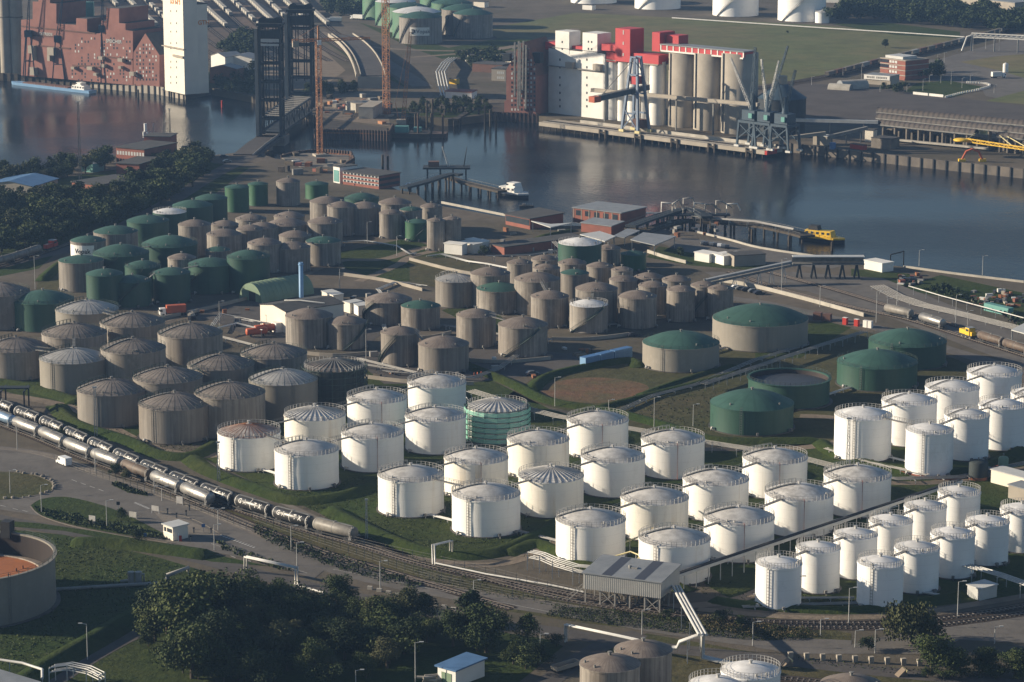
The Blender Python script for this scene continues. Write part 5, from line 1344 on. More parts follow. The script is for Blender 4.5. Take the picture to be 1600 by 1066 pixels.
# ================================================================ trees and shrubs near the camera
M['blade'] = leaf_mat('grass_blades', (.032, .046, .011), (.052, .060, .018), (.022, .034, .009)); M['reed'] = leaf_mat('reed_blades', (.075, .062, .03), (.11, .085, .042), (.05, .05, .022))
def hedge(pix, h, dens, lm, label=None, leaf=.35, seed=1):
    poly = GP(pix); r = random.Random(seed); m = MB(); x0 = min(p.x for p in poly); x1 = max(p.x for p in poly); y0 = min(p.y for p in poly); y1 = max(p.y for p in poly)
    n = int((x1-x0)*(y1-y0)*dens)
    for i in range(n):
        p = Vector((r.uniform(x0, x1), r.uniform(y0, y1), 0))
        if not in_poly(p, poly): continue
        p.z = h*(r.random()**.6)*(.6+.4*math.sin(p.x*.7+seed)*math.cos(p.y*.5)); nr = Vector((r.gauss(0, 1), r.gauss(0, 1), abs(r.gauss(0, 1))+.3)).normalized()
        t1 = nr.cross(Vector((r.random(), r.random(), .1))).normalized(); t2 = nr.cross(t1); w = leaf*r.uniform(.6, 1.4)
        m.add([p-t1*w, p-t2*w*.8, p+t1*w, p+t2*w*.8], [(0, 1, 2, 3)])
    return tag(m.build('hedge' if label is None else label, (LEAF+[M['blade'], M['reed']])[lm]), kind='stuff')
hedge([(400,822),(440,840),(520,870),(600,898),(660,916),(650,922),(580,906),(500,882),(430,856),(396,836)], 2.2, 5, 0, seed=2, leaf=.28)
hedge([(52,793),(66,806),(120,822),(210,838),(258,846),(262,838),(210,826),(120,808)], 1.6, 5, 0, seed=3)
hedge([(850,962),(930,974),(1060,990),(1180,1002),(1260,1000),(1270,985),(1190,976),(1060,966),(960,955),(870,948)], 1.0, 14, 3, 'tall_grass', .17, 4)
hedge([(1080,962),(1180,972),(1290,996),(1200,1002),(1100,985)], 1.9, 12, 4, 'reeds', .16, 5)
hedge([(174,758),(185,755),(225,770),(232,776),(200,770)], .9, 6, 0, seed=6)
hedge([(1440,452),(1500,470),(1560,490),(1600,520),(1600,500),(1540,478),(1480,448)], 2.5, 1.6, 0, 'scrub', .6, 7)
hedge([(330,842),(420,876),(470,896),(440,892),(350,862)], 1.0, 3, 1, 'scrub', .35, 8)
SPEC = [(262,990,92,'big0'),(298,1012,122,'big1'),(338,985,98,'big0'),(385,975,86,'big2'),(300,1060,98,'big2'),(430,965,62,'big1'),(528,950,56,'big1'),(352,1040,95,'big0'),(590,985,58,'big3'),(470,985,62,'big0'),(243,1002,70,'big2'),
 (664,976,50,'cone0'),(735,1000,78,'cone0'),(760,1020,80,'big1'),(825,1008,50,'cone1'),(708,1010,60,'big1'),(1455,1052,64,'big1'),(1490,1056,48,'big1'),(1545,1050,42,'big0'),(1585,1060,48,'big1'),(870,1010,24,'bush0'),(1357,1016,26,'bush0'),(1044,965,16,'bush0'),(1128,972,24,'bush0'),(1156,978,18,'bush1'),(214,852,26,'cone0'),(190,815,22,'cone1')]
TL = {0:'leafy tree at the left tip of the big foreground clump',1:'largest dark tree of the foreground clump at lower left',2:'tall dark tree behind the largest one in the foreground clump',3:'olive-green tree right of the tall dark ones in the foreground clump',4:'olive tree in front of the largest one near the bottom edge',5:'tree at the top of the clump below the pipe portal',6:'round dark tree between the pipe and the white kerb blocks',
 11:'small cone-shaped conifer by the road right of the thicket',12:'tall cone-shaped tree at the right end of the thicket',14:'single cone-shaped tree left of the bottom service track',16:'dark tree right below the willow',17:'smaller dark tree right of the one below the willow',18:'dark tree at the lower right, left of the corner one',19:'dark tree in the lower right corner',21:'round bush on the road fork left of the willow',20:'low bush right of the single cone-shaped tree',25:'small columnar tree left of the gate booth',26:'small tree on the traffic island',22:'green bush under the right end of the house on stilts',23:'bush beside the reeds below the pipe trestle',24:'small olive bush right of the pipe trestle',13:'broad tree just behind the tall cone-shaped tree',15:'round tree left of the tall cone-shaped tree',7:'dark tree in the middle of the foreground clump, low',8:'broad tree in the thicket below the roads',9:'dark tree in the thicket right of the olive one',10:'small olive tree at the far left of the foreground clump'}
for i, (x, yb, hp, k) in enumerate(SPEC):
    p = G(x, yb); h = ZT(p, yb-hp); tree(k, p, h, TL.get(i, 'tree'), 'bush' if k.startswith('bush') else 'tree', None, 'shrub' if k.startswith('bush') else 'conifer' if k.startswith('cone') else 'broadleaf_tree', 1.15 if k.startswith('bush') else 1.3 if 15 < i < 20 else 1.08)
p = G(1425, 1006); tree('willow', p, ZT(p, 930), 'big olive-green weeping willow between the curved tracks and the fork', 'tree', None, 'willow_tree', 1.15)
for i, p in enumerate(scatter([(360,945),(500,950),(640,975),(700,1000),(840,1030),(860,1050),(700,1062),(620,1040),(560,1075),(400,1075),(345,1066),(330,1000)], 6.6, 5)):
    if (p-G(715, 1055)).length < 13: continue
    tree(['big0', 'big2', 'big1', 'bush1', 'big3', 'bush0', 'big4'][i*5 % 7], p, R_.uniform(4.5, 9.5), 'dark leafy shrub or tree in the dense thicket at bottom centre', 'tree', 'thicket at bottom centre', 'broadleaf_tree', R_.uniform(1.0, 1.35))
for i, (x, y) in enumerate([(1450,1058),(1475,1062),(1500,1060),(1535,1055),(1560,1060),(1595,1062)]): tree(('bush0', 'bush1')[i % 2], G(x, y), R_.uniform(2.5, 4), 'low shrub at the foot of the lower right trees', 'bush', 'shrubs at the lower right', 'shrub', 1.4)
for i, (x, y) in enumerate([(232,1010),(250,1030),(270,1040),(286,1052),(310,1062),(330,1058),(350,1066),(372,1064),(395,1070),(420,1062),(245,985),(300,1035),(365,1030),(400,1030),(440,1040),(470,1000),(500,985),(410,985),(380,1005)]):
    tree(('bush0', 'bush1')[i % 2], G(x, y), R_.uniform(3, 5.5), 'dense low shrub under the big trees of the foreground clump', 'bush', 'shrubs under the foreground clump', 'shrub', 1.25)
# shed with blue roof and log pile
r, f = block((684, 1066), (712, 1074), 9.5, 3.6, 'shed', 'shed with light blue roof and green door at the bottom edge', 'shed', 'whitewall', 'blue_roof', None, 0, .5, .3)
m = MB(); m.box(f.L*.5, -.05, .1, f.L*.55, .1, 2.6); m.build('door', M['arch_green'], r)
for i in range(10):
    a = r0.uniform(-.5, .5); m = MB(); m.tube([(-1.4, 0, .35), (1.4, 0, .35)], .33, 8); o = m.build('log', M['concrete'], None, G(660+r0.uniform(0, 20), 1066+r0.uniform(-4, 6))+Vector((0, 0, .6*(i % 3))), a)
    tag(o, 'pale cut log on the pile left of the blue-roofed shed', 'log', 'log pile beside the shed')
f_ = [G(-60, 1029, 5), G(62, 1066, 5)]; d_ = (f_[1]-f_[0]).normalized(); q_ = Vector((d_.y, -d_.x, 0))*18; r = thing('warehouse', (f_[0].x, f_[0].y, 0), 'grey flat-roofed building just showing in the bottom left corner', 'building'); o_ = r.location; pp = [p-o_ for p in (f_[0], f_[1], f_[1]+q_, f_[0]+q_)]
m = MB(); m.poly(pp, 0, 4.7); m.build('wall', M['pale_sheet'], r); m = MB(); m.poly([p+(p-(pp[0]+pp[2])/2).normalized()*.4 for p in pp], 4.75, 5.1); m.build('roof', M['grey_roof'], r)
frame_rack([(82,1066),(110,1062),(140,1068),(160,1078)], 3.5, 'dense white pipe manifold rack at the bottom left beside the grey roof', 'pipe', 2.5)
# dump trailer by the bottom track
r = thing('skip_trailer', G(884, 1046), 'low open trailer with pale sides by the bottom service track', 'trailer', None, .75)
m = MB(); m.box(0, -1.1, .6, 7, .12, .9); m.box(0, 1.1, .6, 7, .12, .9); m.box(-3.5, 0, .6, .12, 2.2, .9); m.box(3.5, 0, .6, .12, 2.2, .9); m.build('side_board', M['concrete'], r)
m = MB(); m.box(0, 0, .45, 7, 2.2, .2); m.build('bed', M['timber'], r)
for x in (-1.5, 1.5): m = MB(); m.box(x, 0, 0, .8, 2.0, .45); m.build('axle', M['tyre'], r)
for i, (x, y) in enumerate(((1229, 1040), (1408, 1056))):
    r = thing('buffer_stop', G(x, y), ['ochre track buffer stop left, beside the pale tank at the bottom', 'ochre track buffer stop right, in the grass at the bottom'][i], 'buffer stop', None, .3)
    m = MB(); m.add([(-1.2, -1, 0), (1.2, -1, 0), (1.2, 1, 0), (-1.2, 1, 0), (.6, -1, 1.6), (.6, 1, 1.6)], [(0, 1, 4), (3, 5, 2), (1, 2, 5, 4), (0, 4, 5, 3)]); m.build('wedge', M['dirt'], r)
    m = MB(); m.box(.85, 0, 1.1, .3, 2.6, .4); m.build('beam', M['pipe_yellow'], r)

# grass tufts on the open ground (uncountable)
def tufts(pix, h, dens, mat, leaf, seed): hedge(pix, h, dens, mat, 'grass_tufts', leaf, seed)
tufts([(0,832),(100,842),(250,876),(300,890),(230,960),(100,1020),(0,1050)], .45, 1.3, 3, .22, 31)
tufts([(310,720),(430,775),(600,855),(700,872),(780,868),(840,845),(820,800),(560,745),(450,770),(340,735)], .4, 1.2, 3, .2, 32)
tufts([(650,905),(760,930),(880,950),(900,940),(800,915),(640,868)], .5, 1.4, 3, .22, 33)
tufts([(790,870),(850,850),(920,905),(1000,930),(1090,925),(1120,935),(1180,950),(1380,958),(1390,940),(1200,925),(1100,900)], .4, 1.1, 3, .2, 34)
tufts([(900,648),(1010,612),(1110,590),(1160,620),(1100,680),(980,650)], .4, .5, 3, .25, 35)
tufts([(1240,1034),(1420,1056),(1560,1062),(1560,1050),(1400,1044),(1250,1026)], .5, 1.5, 3, .22, 36)
tufts([(80,640),(200,690),(300,716),(345,695),(330,690),(220,685),(120,650)], .4, 1.2, 3, .22, 37)
# ================================================================ middle ground buildings
r, f = block((407, 509), (447, 521), 24, H_at((407, 509), 476), 'hall', 'white-fronted hall with dark low roof behind the orange tank bodies', 'building', 'cream', 'tar_roof', None, 0, .3, 0, 1.2)
m = MB(); m.box(f.L*.75, -1.2, 0, 3.2, 2.4, 3.4); m.build('annex', M['whitewall'], r)
m = MB(); m.tube([(f.L*.2, 8, f.L*.02+8.2), (f.L*.6, 10, 9.3), (f.L*1.0, 16, 8.6)], .25, 6); m.build('roof_pipe', M['pipe'], r)
r = thing('chimney', G(471, 471), 'tall light blue steel chimney beside the green arched shed', 'chimney'); hh = ZT(G(471, 471), 410)
m = MB(); m.lathe([(.85, 0), (.80, hh), (.62, hh+.02), (.62, hh-.4)], 20); m.build('stack', M['blue_pale'], r)
m = MB(); m.lathe([(.84, hh-1.0), (1.0, hh-.95), (1.0, hh-.6), (.84, hh-.55)], 20, smooth=False); m.build('collar', M['blue_pale'], r)
m = MB(); m.box(0, 0, 0, 2.4, 2.4, .6); m.build('plinth', M['base'], r)
# arched shed
A_, B_ = G(409, 474), G(491, 459); d = B_-A_; L = d.length; d.normalize(); q = Vector((-d.y, d.x, 0)); Rr = 6.4
r = thing('arched_shed', A_+q*Rr, 'long pale green barrel-roofed shed behind the blue chimney', 'shed', None, math.atan2(d.y, d.x))
m = MB(); n = 18; pr = [(Rr*math.cos(PI*j/n), 6.6*math.sin(PI*j/n)) for j in range(n+1)]
m.add([(x, y, z) for x in (0, L) for y, z in pr], [(j, j+1, n+2+j, n+1+j) for j in range(n)], True); m.build('barrel_roof', M['arch_green'], r)
m = MB(); m.add([(.15, y, z) for y, z in pr], [tuple(range(n, -1, -1))]); m.add([(L-.15, y, z) for y, z in pr], [tuple(range(n+1))]); w_ = m.build('end_wall', M['arch_green'], r)
m = MB()
for i in range(1, 12): x = L*i/12; m.tube([(x, y*1.006, z*1.006) for y, z in pr], .07, 4, False)
m.build('roof_seams', M['arch_green'], r)
m = MB(); m.box(0.1, -1, 0, .12, 3.5, 3.4); m.build('door', M['black'], w_)
# small sheds round the yard
for a, b, D, H, wl, rf_, lb in [
 ((503,468),(521,475),4,3.0,'cream','pale_sheet','small cream hut with broken front behind the white hall'),
 ((537,487),(547,490),5,3.6,'cream','pale_sheet','narrow cream hut left of the small gabled hut'),
 ((551,489),(560,494),4,3.4,'whitewall','pale_sheet','small white hut right of the narrow cream hut'),
 ((718,392),(740,397),4.5,3.6,'cream','pale_sheet','cream box hut in front of the brick shed by the quay cluster'),
 ((741,388),(752,391),4,3.0,'cream','pale_sheet','smaller pale hut right of the cream box hut'),
 ((1085,407),(1108,411),5,3.2,'whitewall','whitewall','white box hut on the grass by the quay road'),
 ((1113,410),(1131,415),6,3.4,'whitewall','whitewall','white box hut between the grass and the grey flat-roofed block'),
 ((1147,417),(1196,414),7,4.2,'concrete','tar_roof','grey block with cream end by the quay road'),
 ((694,396),(722,399),4,4.0,'whitewall','whitewall','pale low wall-like shed below the slim dark tanks'),
 ((727,388),(750,394),4,3.6,'whitewall','whitewall','pale blue-grey shed right of the slim dark tanks'),
 ((1272,783),(1302,792),3.4,2.6,'concrete','pale_sheet','pale low cabin among pipes below the clean white block'),
 ((1548,754),(1600,768),4.5,3.6,'cream','pale_sheet','cream shed in front of the small green tanks at right'),
 ((1575,778),(1610,788),5,3.6,'concrete','grey_roof','grey shed at the right edge below the cream shed'),
 ((1511,932),(1531,939),5.5,2.8,'pale_sheet','pale_sheet','pale container hut on the grass right of the small white tanks'),
 ((0,1040),(2,1041),1,1,'concrete','concrete','')]:
    if lb: block(a, b, D, H, 'shed', lb, 'shed', wl, rf_, None, 0, .25, .2, roof_t=.25)
for i, (a, b) in enumerate([((915,575),(937,570)),((939,569.5),(959,564.5)),((961,564),(988,558))]):
    r, f = block(a, b, 2.6, 3.2, 'container', ['blue container standing left of the row of three','blue container in the middle of the row of three','blue container at the right end of the row, longest'][i], 'container', 'blue_pale', 'blue', None, 0, .05, 0, roof_t=.15)
    m = MB()
    for k in range(1, 14): m.box(f.L*k/14, -.04, .2, .12, .08, 2.8)
    m.build('corrugation', M['blue'], r)
# brick boiler house with annex and canopies
r, f = block((895, 347), (970, 356), 19, H_at((895, 347), 325), 'boiler_house', 'red-brick boiler house with flat grey roof and five green windows by the jetty', 'building', 'brick', 'grey_roof', None, 0, .4, 0)
Hb = H_at((895, 347), 325); win_grid(r, [f.L*(.12+.19*i) for i in range(5)], [Hb*.52], f.L*.11, Hb*.36, 'window')
for i in range(7): m = MB(); m.box(f.L*(.02+.16*i), -.06, .2, .3, .12, Hb*.94); m.build('pilaster', M['concrete'], r)
r, f = block((908, 362), (955, 368), 9, 3.6, 'annex_building', 'low brick annex with grey lean-to roof in front of the boiler house', 'building', 'brick', 'grey_roof', None, 0, .3, .8)
def canopy(pix, h, label, roofm, name='canopy', t=.35, post='lamp'):
    P_ = GP(pix, h); c = P_[0].copy(); c.z = 0; r = thing(name, c, label, 'canopy')
    m = MB(); m.poly([p-c for p in P_], h-t, h); m.poly(list(reversed([p-c for p in P_])), h-t) if False else None; m.build('roof', M[roofm], r)
    for p in P_: e = p-c; k = sum((x-c for x in P_), Vector())/len(P_); e = e+(k-e)*.08; m = MB(); m.bar((e.x, e.y, 0), (e.x, e.y, h-t), .3); m.build('post', M[post], r)
    return r
canopy([(906,366),(937,361),(962,369),(945,377)], 4.5, 'white flat canopy roof in front of the boiler house annex', 'pale_sheet')
canopy([(985,374),(1005,363),(1057,369),(1023,383)], 4.5, 'grey flat canopy roof right of the boiler house', 'grey_roof')
canopy([(957,369),(980,357),(1000,360),(976,371)], 3.5, 'grey lean-to roof between the boiler house and the grey canopy', 'grey_roof')
canopy([(830,345),(860,350),(895,348),(860,355)], 4.5, 'white covered walkway roof left of the boiler house', 'pale_sheet')
canopy([(1128,396),(1150,392),(1182,394),(1158,399)], 4.2, 'white canopy roof over the cream end by the quay road', 'pale_sheet')
block((767, 394), (788, 399), 40, H_at((767, 394), 382), 'brick_shed', 'long low brick shed with dark grey roof, cream door, near the small huts', 'shed', 'brick', 'tar_roof', None, 0, .4, 0)
r, f = block((790, 351), (828, 359), 18, 4.4, 'open_shed', 'shed with dark roof and low orange brick wall by the quay edge', 'shed', 'brick', 'tar_roof', None, 0, .6, .6)
m = MB(); m.box(f.L/2, -.05, 1.6, f.L*.96, .12, 2.4); m.build('opening', M['window'], r)
# brick office by the river
r, f = block((536, 288), (592, 296), 14, H_at((536, 288), 268), 'office_building', 'three-storey brick office with white window bands by the river', 'building', 'brick', 'tar_roof', None, 0, .5, 0)
Ho = H_at((536, 288), 268); 
for k in range(3):
    m = MB(); m.box(f.L/2, -.05, Ho*(.12+.31*k)+Ho*.10, f.L*.99, .14, Ho*.17); m.build('window_band', M['window_pale'], r)
    win_grid(r, [f.L*(.06+.098*i) for i in range(10)], [Ho*(.12+.31*k)+Ho*.115], f.L*.06, Ho*.13, 'window', -.14)
m = MB(); m.box(f.L+.06, 7, Ho*.2, .12, 13, Ho*.2); m.box(f.L+.06, 7, Ho*.62, .12, 13, Ho*.2); m.build('window_band', M['window'], r)
r2, f2 = block((521, 285), (531, 287), 10, Ho+1.5, 'stair_tower', 'pale green glazed stair tower at the left end of the brick office', 'building', 'whitewall', 'tar_roof', None, 0, .2, 0)
m = MB(); m.box(f2.L/2, -.05, .6, f2.L*.8, .12, Ho*.9); m.build('glazing', M['teal'], r2)
# brick buildings in the left wood
for a, b, D, H, lb in [((182,258),(226,262),26,8.5,'brick office block with white windows and flat roof in the wood at left'),((226,247),(266,248),12,10.5,'taller brick block behind the office in the wood, by the weather mast'),
 ((182,272),(218,274),36,5,'low brick building with long dark roof below the office in the wood'),((113,307),(153,313),26,6.5,'brick hall with flat dark roof left of the green tanks in the wood'),((-20,305),(52,309),24,5.0,'hall with a blue sheet roof at the left edge')]:
    bl = 'blue' in lb
    r, f = block(a, b, D, H, 'brick_building' if not bl else 'hall', lb, 'building', 'brick' if not bl else 'concrete', 'tar_roof' if not bl else 'blue_roof', None, 0, .5, 0, 1.8 if bl else 0)
    if '8.5' in str(H):
        for k in range(2): win_grid(r, [f.L*(.06+.1*i) for i in range(10)], [1.6+3.6*k], f.L*.065, 1.8, 'window_pale' if k else 'window')
block((127, 268), (145, 270), 8, 4, 'shed', 'pale teal shed among trees left of the brick office block', 'shed', 'teal', 'pale_sheet', None, 0, .2, .2)
for (x, yb, yt, lb, w_, mt) in [(126,292,160,'tall lattice radio mast in the wood at left',1.1,'steel'),(258,243,140,'tall thin lattice mast by the river at left',.9,'steel'),(266,226,171,'dark post with cross arm on the brick block roof',.8,'black'),(241,232,194,'thin weather mast with small sensor beside the white antenna',.35,'lamp')]:
    p = G(x, yb); mast(p, ZT(p, yt), w_, lb, mt)
p = G(228, 232); r = thing('antenna', p, 'white cylindrical antenna on a thin pole above the brick block', 'antenna'); h = ZT(p, 193)
m = MB(); m.tube([(0, 0, 0), (0, 0, h-5)], .25, 6); m.build('pole', M['lamp'], r)
m = MB(); m.cyl(0, 0, h-4, h, .75, 12); m.build('drum', M['car_white'], r); m = MB(); m.cyl(-.9, 0, h-7, h-4.2, .5, 10); m.cyl(.9, 0, h-7, h-4.2, .5, 10); m.build('side_drum', M['car_white'], r)
# small tanks at right
for (x, y, w_, yt, wm, lb) in [(1528,752,31,722,'mesh_dark','small dark green tank on a brown base right of the clean white block'),(1567,744,16,716,'arch_green','slim pale green upright vessel right of the small dark tank')]:
    p = G(x, y-w_*.12); Rr = w_/2*mpp(y); h = ZT(p, yt); r = thing('small_tank', p, lb, 'tank')
    m = MB(); m.lathe([(Rr, .9), (Rr, h), (Rr*.8, h+.35), (.02, h+.7)], 24); m.build('shell', M[wm], r)
    m = MB(); m.lathe([(Rr*.97, 0), (Rr*.97, .95)], 24); m.build('base_ring', M['rust' if x == 1528 else 'steel'], r)
    m = MB(); m.cyl(0, 0, h+.5, h+1.3, .2, 8); m.build('vent', M['steel'], r)
# ================================================================ pipe tracks between the tanks
def rackrun(pix, z, n, label, r=.17, gap=.5, mat='pipe', sup=8, supm='lamp'):
    if n > 2: r, gap = r*.75, gap*1.5
    return pipe_run(GP(pix, z), r, 'pipe_rack', label, 'pipe rack', mat, None, sup, n, gap, supm)
rackrun([(735,610),(830,640),(870,650),(1000,672),(1100,690),(1240,712),(1330,735)], 2.2, 5, 'pipe rack running along the back of the large white tanks', .15, .6, 'pipe_grey')
rackrun([(1330,735),(1400,748),(1500,745),(1640,715)], 1.2, 4, 'pipe rack curving below the clean white block', .15, .6, 'pipe_grey')
rackrun([(960,645),(1020,618),(1090,600),(1180,562),(1260,538)], .8, 3, 'pipe track crossing the meadow to the wide grey tanks', .2, .6, 'pipe_grey')
rackrun([(1100,600),(1160,580),(1280,540),(1350,518)], 2.4, 4, 'raised pipe rack between the wide grey and wide green tanks', .18, .5, 'pipe_grey', 8)
rackrun([(820,545),(780,575),(740,590),(600,580)], 1.2, 4, 'pipe rack behind the farthest white tanks', .18, .5, 'pipe_grey')
rackrun([(530,378),(570,376),(620,384),(640,397),(650,395)], .7, 2, 'white pipes along the edge of the grass behind the green-domed tank')
rackrun([(668,400),(690,397),(730,408),(760,412),(800,420)], .8, 3, 'white pipes bending across the grass behind the silver-roofed tank')
rackrun([(665,446),(620,440),(590,452),(600,462)], .8, 3, 'pipes by the small white portal behind the centre tanks')
rackrun([(1370,446),(1400,462),(1440,476),(1500,490),(1560,505),(1620,520)], .9, 6, 'broad band of pale pipes beside the quay road at right', .15, .75, 'pipe_grey')
rackrun([(1420,447),(1470,462),(1530,478),(1600,497)], 2.8, 1, 'single pale raised pipe over the scrub at right', .2)
rackrun([(1180,930),(1260,905),(1290,892),(1340,880)], 1.4, 3, 'pipes rising between the nearest small white tanks', .16)
rackrun([(1470,872),(1500,880),(1560,897),(1640,925)], 3.4, 4, 'thick raised pipes sweeping right behind the container hut', .2, .55)
rackrun([(1410,920),(1440,925),(1480,932),(1520,920)], .5, 2, 'low pale pipe loop on the grass by the container hut', .25)
rackrun([(1540,730),(1600,745),(1640,755)], 2.6, 3, 'pipes passing in front of the cream shed at right', .2)
rackrun([(1380,870),(1470,850),(1560,820),(1640,800)], 1.0, 3, 'pipes along the back row of small white tanks', .18)
rackrun([(1120,880),(1200,850),(1300,815),(1400,790)], .8, 3, 'pipes on the ground between the large and small white tanks', .18)
rackrun([(700,590),(740,640),(730,690)], .7, 3, 'pipes between the netted tank and its white neighbours', .18)
rackrun([(380,500),(420,505),(345,490),(330,512)], 2.0, 3, 'maze of pipes on the yard left of the white hall', .15)
rackrun([(330,515),(370,505),(410,515)], 2.6, 3, 'pale overhead pipes by the yard tanks', .15)
rackrun([(560,560),(600,570),(650,582)], 2.4, 3, 'pipe rack at the foot of the centre grey tanks', .15, .5, 'pipe_grey')
# rail loading frame at the left edge
r = thing('loading_gantry', G(6, 640), 'dark steel wagon loading gantry at the left edge of the wagon rows', 'gantry')
for x in (-7, 0, 7):
    m = MB()
    for y in (-4, 4): m.bar((x, y, 0), (x, y, 6.5), .4)
    m.bar((x, -4.5, 6.5), (x, 4.5, 6.5), .4); m.build('frame', M['bridge'], r)
m = MB(); m.box(0, 0, 6.7, 16, 3, .4); m.build('platform', M['bridge'], r)
# conveyor on trestles with white gallery
r = thing('conveyor_gallery', G(1236, 428), 'white-roofed conveyor gallery on dark trestles by the quay', 'conveyor'); O_ = r.location
a, b = G(1238, 412, 5.5)-O_, G(1350, 412, 5.5)-O_
m = MB(); m.bar(a, b, 3.2, .5); m.build('floor', M['steel'], r)
m = MB(); m.bar(a+Vector((0, 0, 2.8)), b+Vector((0, 0, 2.8)), 3.8, .35); m.build('roof', M['pale_sheet'], r)
m = MB(); m.bar(a+Vector((0, 1.5, 1.5)), b+Vector((0, 1.5, 1.5)), .15, 2.2); m.build('back_wall', M['steel'], r)
for i in range(5):
    p = a+(b-a)*(i+.5)/5; m = MB()
    for o in (-1.3, 1.3): m.bar((p.x-1, p.y+o, 0), (p.x, p.y+o, p.z), .4); m.bar((p.x+1, p.y+o, 0), (p.x, p.y+o, p.z), .4)
    m.build('trestle', M['bridge'], r)
block((1350, 420), (1378, 426), 6, H_at((1350, 420), 407), 'transfer_house', 'white transfer house at the right end of the conveyor gallery', 'building', 'whitewall', 'whitewall', None, 0, .2, 0)
a0, b0 = G(1101, 444, 1.5), G(1236, 415, 6.5)
r = thing('conveyor', (a0.x, a0.y, 0), 'long inclined conveyor rising to the white gallery on pale trestles', 'conveyor'); a, b = a0-r.location, b0-r.location
m = MB(); m.bar(a, b, 2.4, .5); m.build('belt_deck', M['steel'], r); m = MB(); m.bar(a+Vector((0, 0, 1.4)), b+Vector((0, 0, 1.4)), 2.0, .8); m.build('cover', M['grey_roof'], r)
for i in range(7):
    p = a+(b-a)*(i+.4)/7; m = MB(); m.bar((p.x-1, p.y-1, 0), (p.x-.2, p.y-1, p.z), .25); m.bar((p.x+1, p.y-1, 0), (p.x+.2, p.y-1, p.z), .25); m.bar((p.x, p.y+1, 0), (p.x, p.y+1, p.z), .25); m.build('trestle', M['pipe'], r)
r = thing('portal_frame', G(1391, 418), 'dark portal frame standing alone on the quay edge', 'frame')
m = MB(); m.bar((0, 0, 0), (0, 0, 5), .4); m.bar((5.5, 3, 0), (5.5, 3, 5.8), .4); m.bar((0, 0, 5), (5.5, 3, 5.8), .4); m.build('frame', M['black'], r)
# low concrete wall with quay railing
def low_wall(pix, h, w_, label, mat='pale_concrete', name='wall'):
    pts = smooth(GP(pix), 4); o = pts[0].copy(); m = MB(); m.strip([p-o for p in pts], w_, h, 0); q = m.build(name, M[mat], None, o); tag(q, label, 'wall'); return q
low_wall([(1124,440),(1180,450),(1260,470),(1350,495)], 1.4, .5, 'long pale concrete wall beside the tracks at right')
low_wall([(1012,395),(1040,404),(1072,412)], 1.3, .5, 'short pale wall on the grass right of the slim green tank')
low_wall([(690,318),(740,328),(790,338)], 1.0, .5, 'pale quay parapet at the harbour basin')
low_wall([(1090,364),(1140,376),(1190,389),(1290,404)], .8, .6, 'pale quay kerb wall along the river in front of the jetty')
low_wall([(1412,418),(1500,430),(1600,442)], .8, .6, 'pale quay kerb wall along the river at the right')
low_wall([(1390,735),(1450,748),(1500,748),(1560,730)], .6, .4, 'reddish low wall round the nearest clean white tanks', 'brick')
# debris heap
r0 = random.Random(3)
for i in range(60):
    p = G(r0.uniform(1520, 1600), r0.uniform(455, 482)) if i < 40 else G(r0.uniform(1405, 1440), r0.uniform(430, 445))
    m = MB(); m.box(0, 0, 0, r0.uniform(.8, 3), r0.uniform(.6, 1.6), r0.uniform(.4, 1.4)); o = m.build('scrap_piece', M[r0.choice(['rust', 'pipe', 'concrete', 'steel', 'car_dark', 'brick'])], None, p, r0.uniform(0, 3))
    tag(o, 'piece of scrap on the junk heap at the right' if i < 40 else 'piece of scrap beside the dark hut on the quay', 'scrap', 'scrap heap at the right edge' if i < 40 else 'scrap by the quay hut')
block((1537, 485), (1575, 494), 2.6, 2.6, 'container', 'teal container with white end beside the scrap heap', 'container', 'teal', 'teal', None, 0, .05, 0, roof_t=.1)
canopy([(1580,515),(1600,505),(1620,512),(1605,522)], 4, 'pale flat canopy at the right edge by the tracks', 'pale_sheet')
for i, (x, y) in enumerate(((1270, 500), (1285, 502))):
    block((x, y), (x+12, y+1), 2.4, 2.5, 'container', ['dark red container behind the widest grey tank, left', 'dark red container behind the widest grey tank, right'][i], 'container', 'brick_dark', 'brick_dark', None, 0, .03, 0, roof_t=.1)
for i, (x, mt) in enumerate(((1316, 'car_red'), (1334, 'car_red'), (1348, 'whitewall'), (1355, 'whitewall'))):
    block((x, 507+(x-1316)*.14), (x+6, 508+(x-1316)*.14), 1.2, 2.4, 'cabinet', ['red and white upright cabinet, left one behind the wide green tanks', 'red and white upright cabinet, second one', 'white upright cabinet beside the red ones', 'white upright cabinet at the right end'][i], 'cabinet', mt, 'whitewall', None, 0, .03, 0, roof_t=.1)
# parked cars
CARS = [(1112,384),(1118,385),(1124,386),(1130,387),(1103,383),(1098,382),(1136,388),(1150,451),(1158,453),(1167,455),(1178,457),(1186,460),(640,291),(560,290),(350,246),(355,254),(290,232),(300,236),(832,586),(990,526)]
for i, (x, y) in enumerate(CARS):
    car(G(x, y), R_.uniform(0, .4)+(1.2 if i < 7 else 0), ['car_grey', 'car_dark', 'car_white', 'car_grey', 'car_dark'][i % 5], 'parked car in the row on the quay yard beyond the grey canopy' if i < 7 else 'parked car in the row behind the low wall by the conveyor' if i < 12 else ['red car in front of the brick office','dark car left of the brick office','white car on the road below the bridge, upper','grey car on the road below the bridge, lower','pale car on the yard by the brick blocks, left','dark car on the yard by the brick blocks, right','white car on the track by the red earth patch','white pickup on the dirt yard behind the wide grey tank'][i-12], 'car', 'cars in the quay yard' if i < 7 else 'cars behind the low wall' if i < 12 else None)
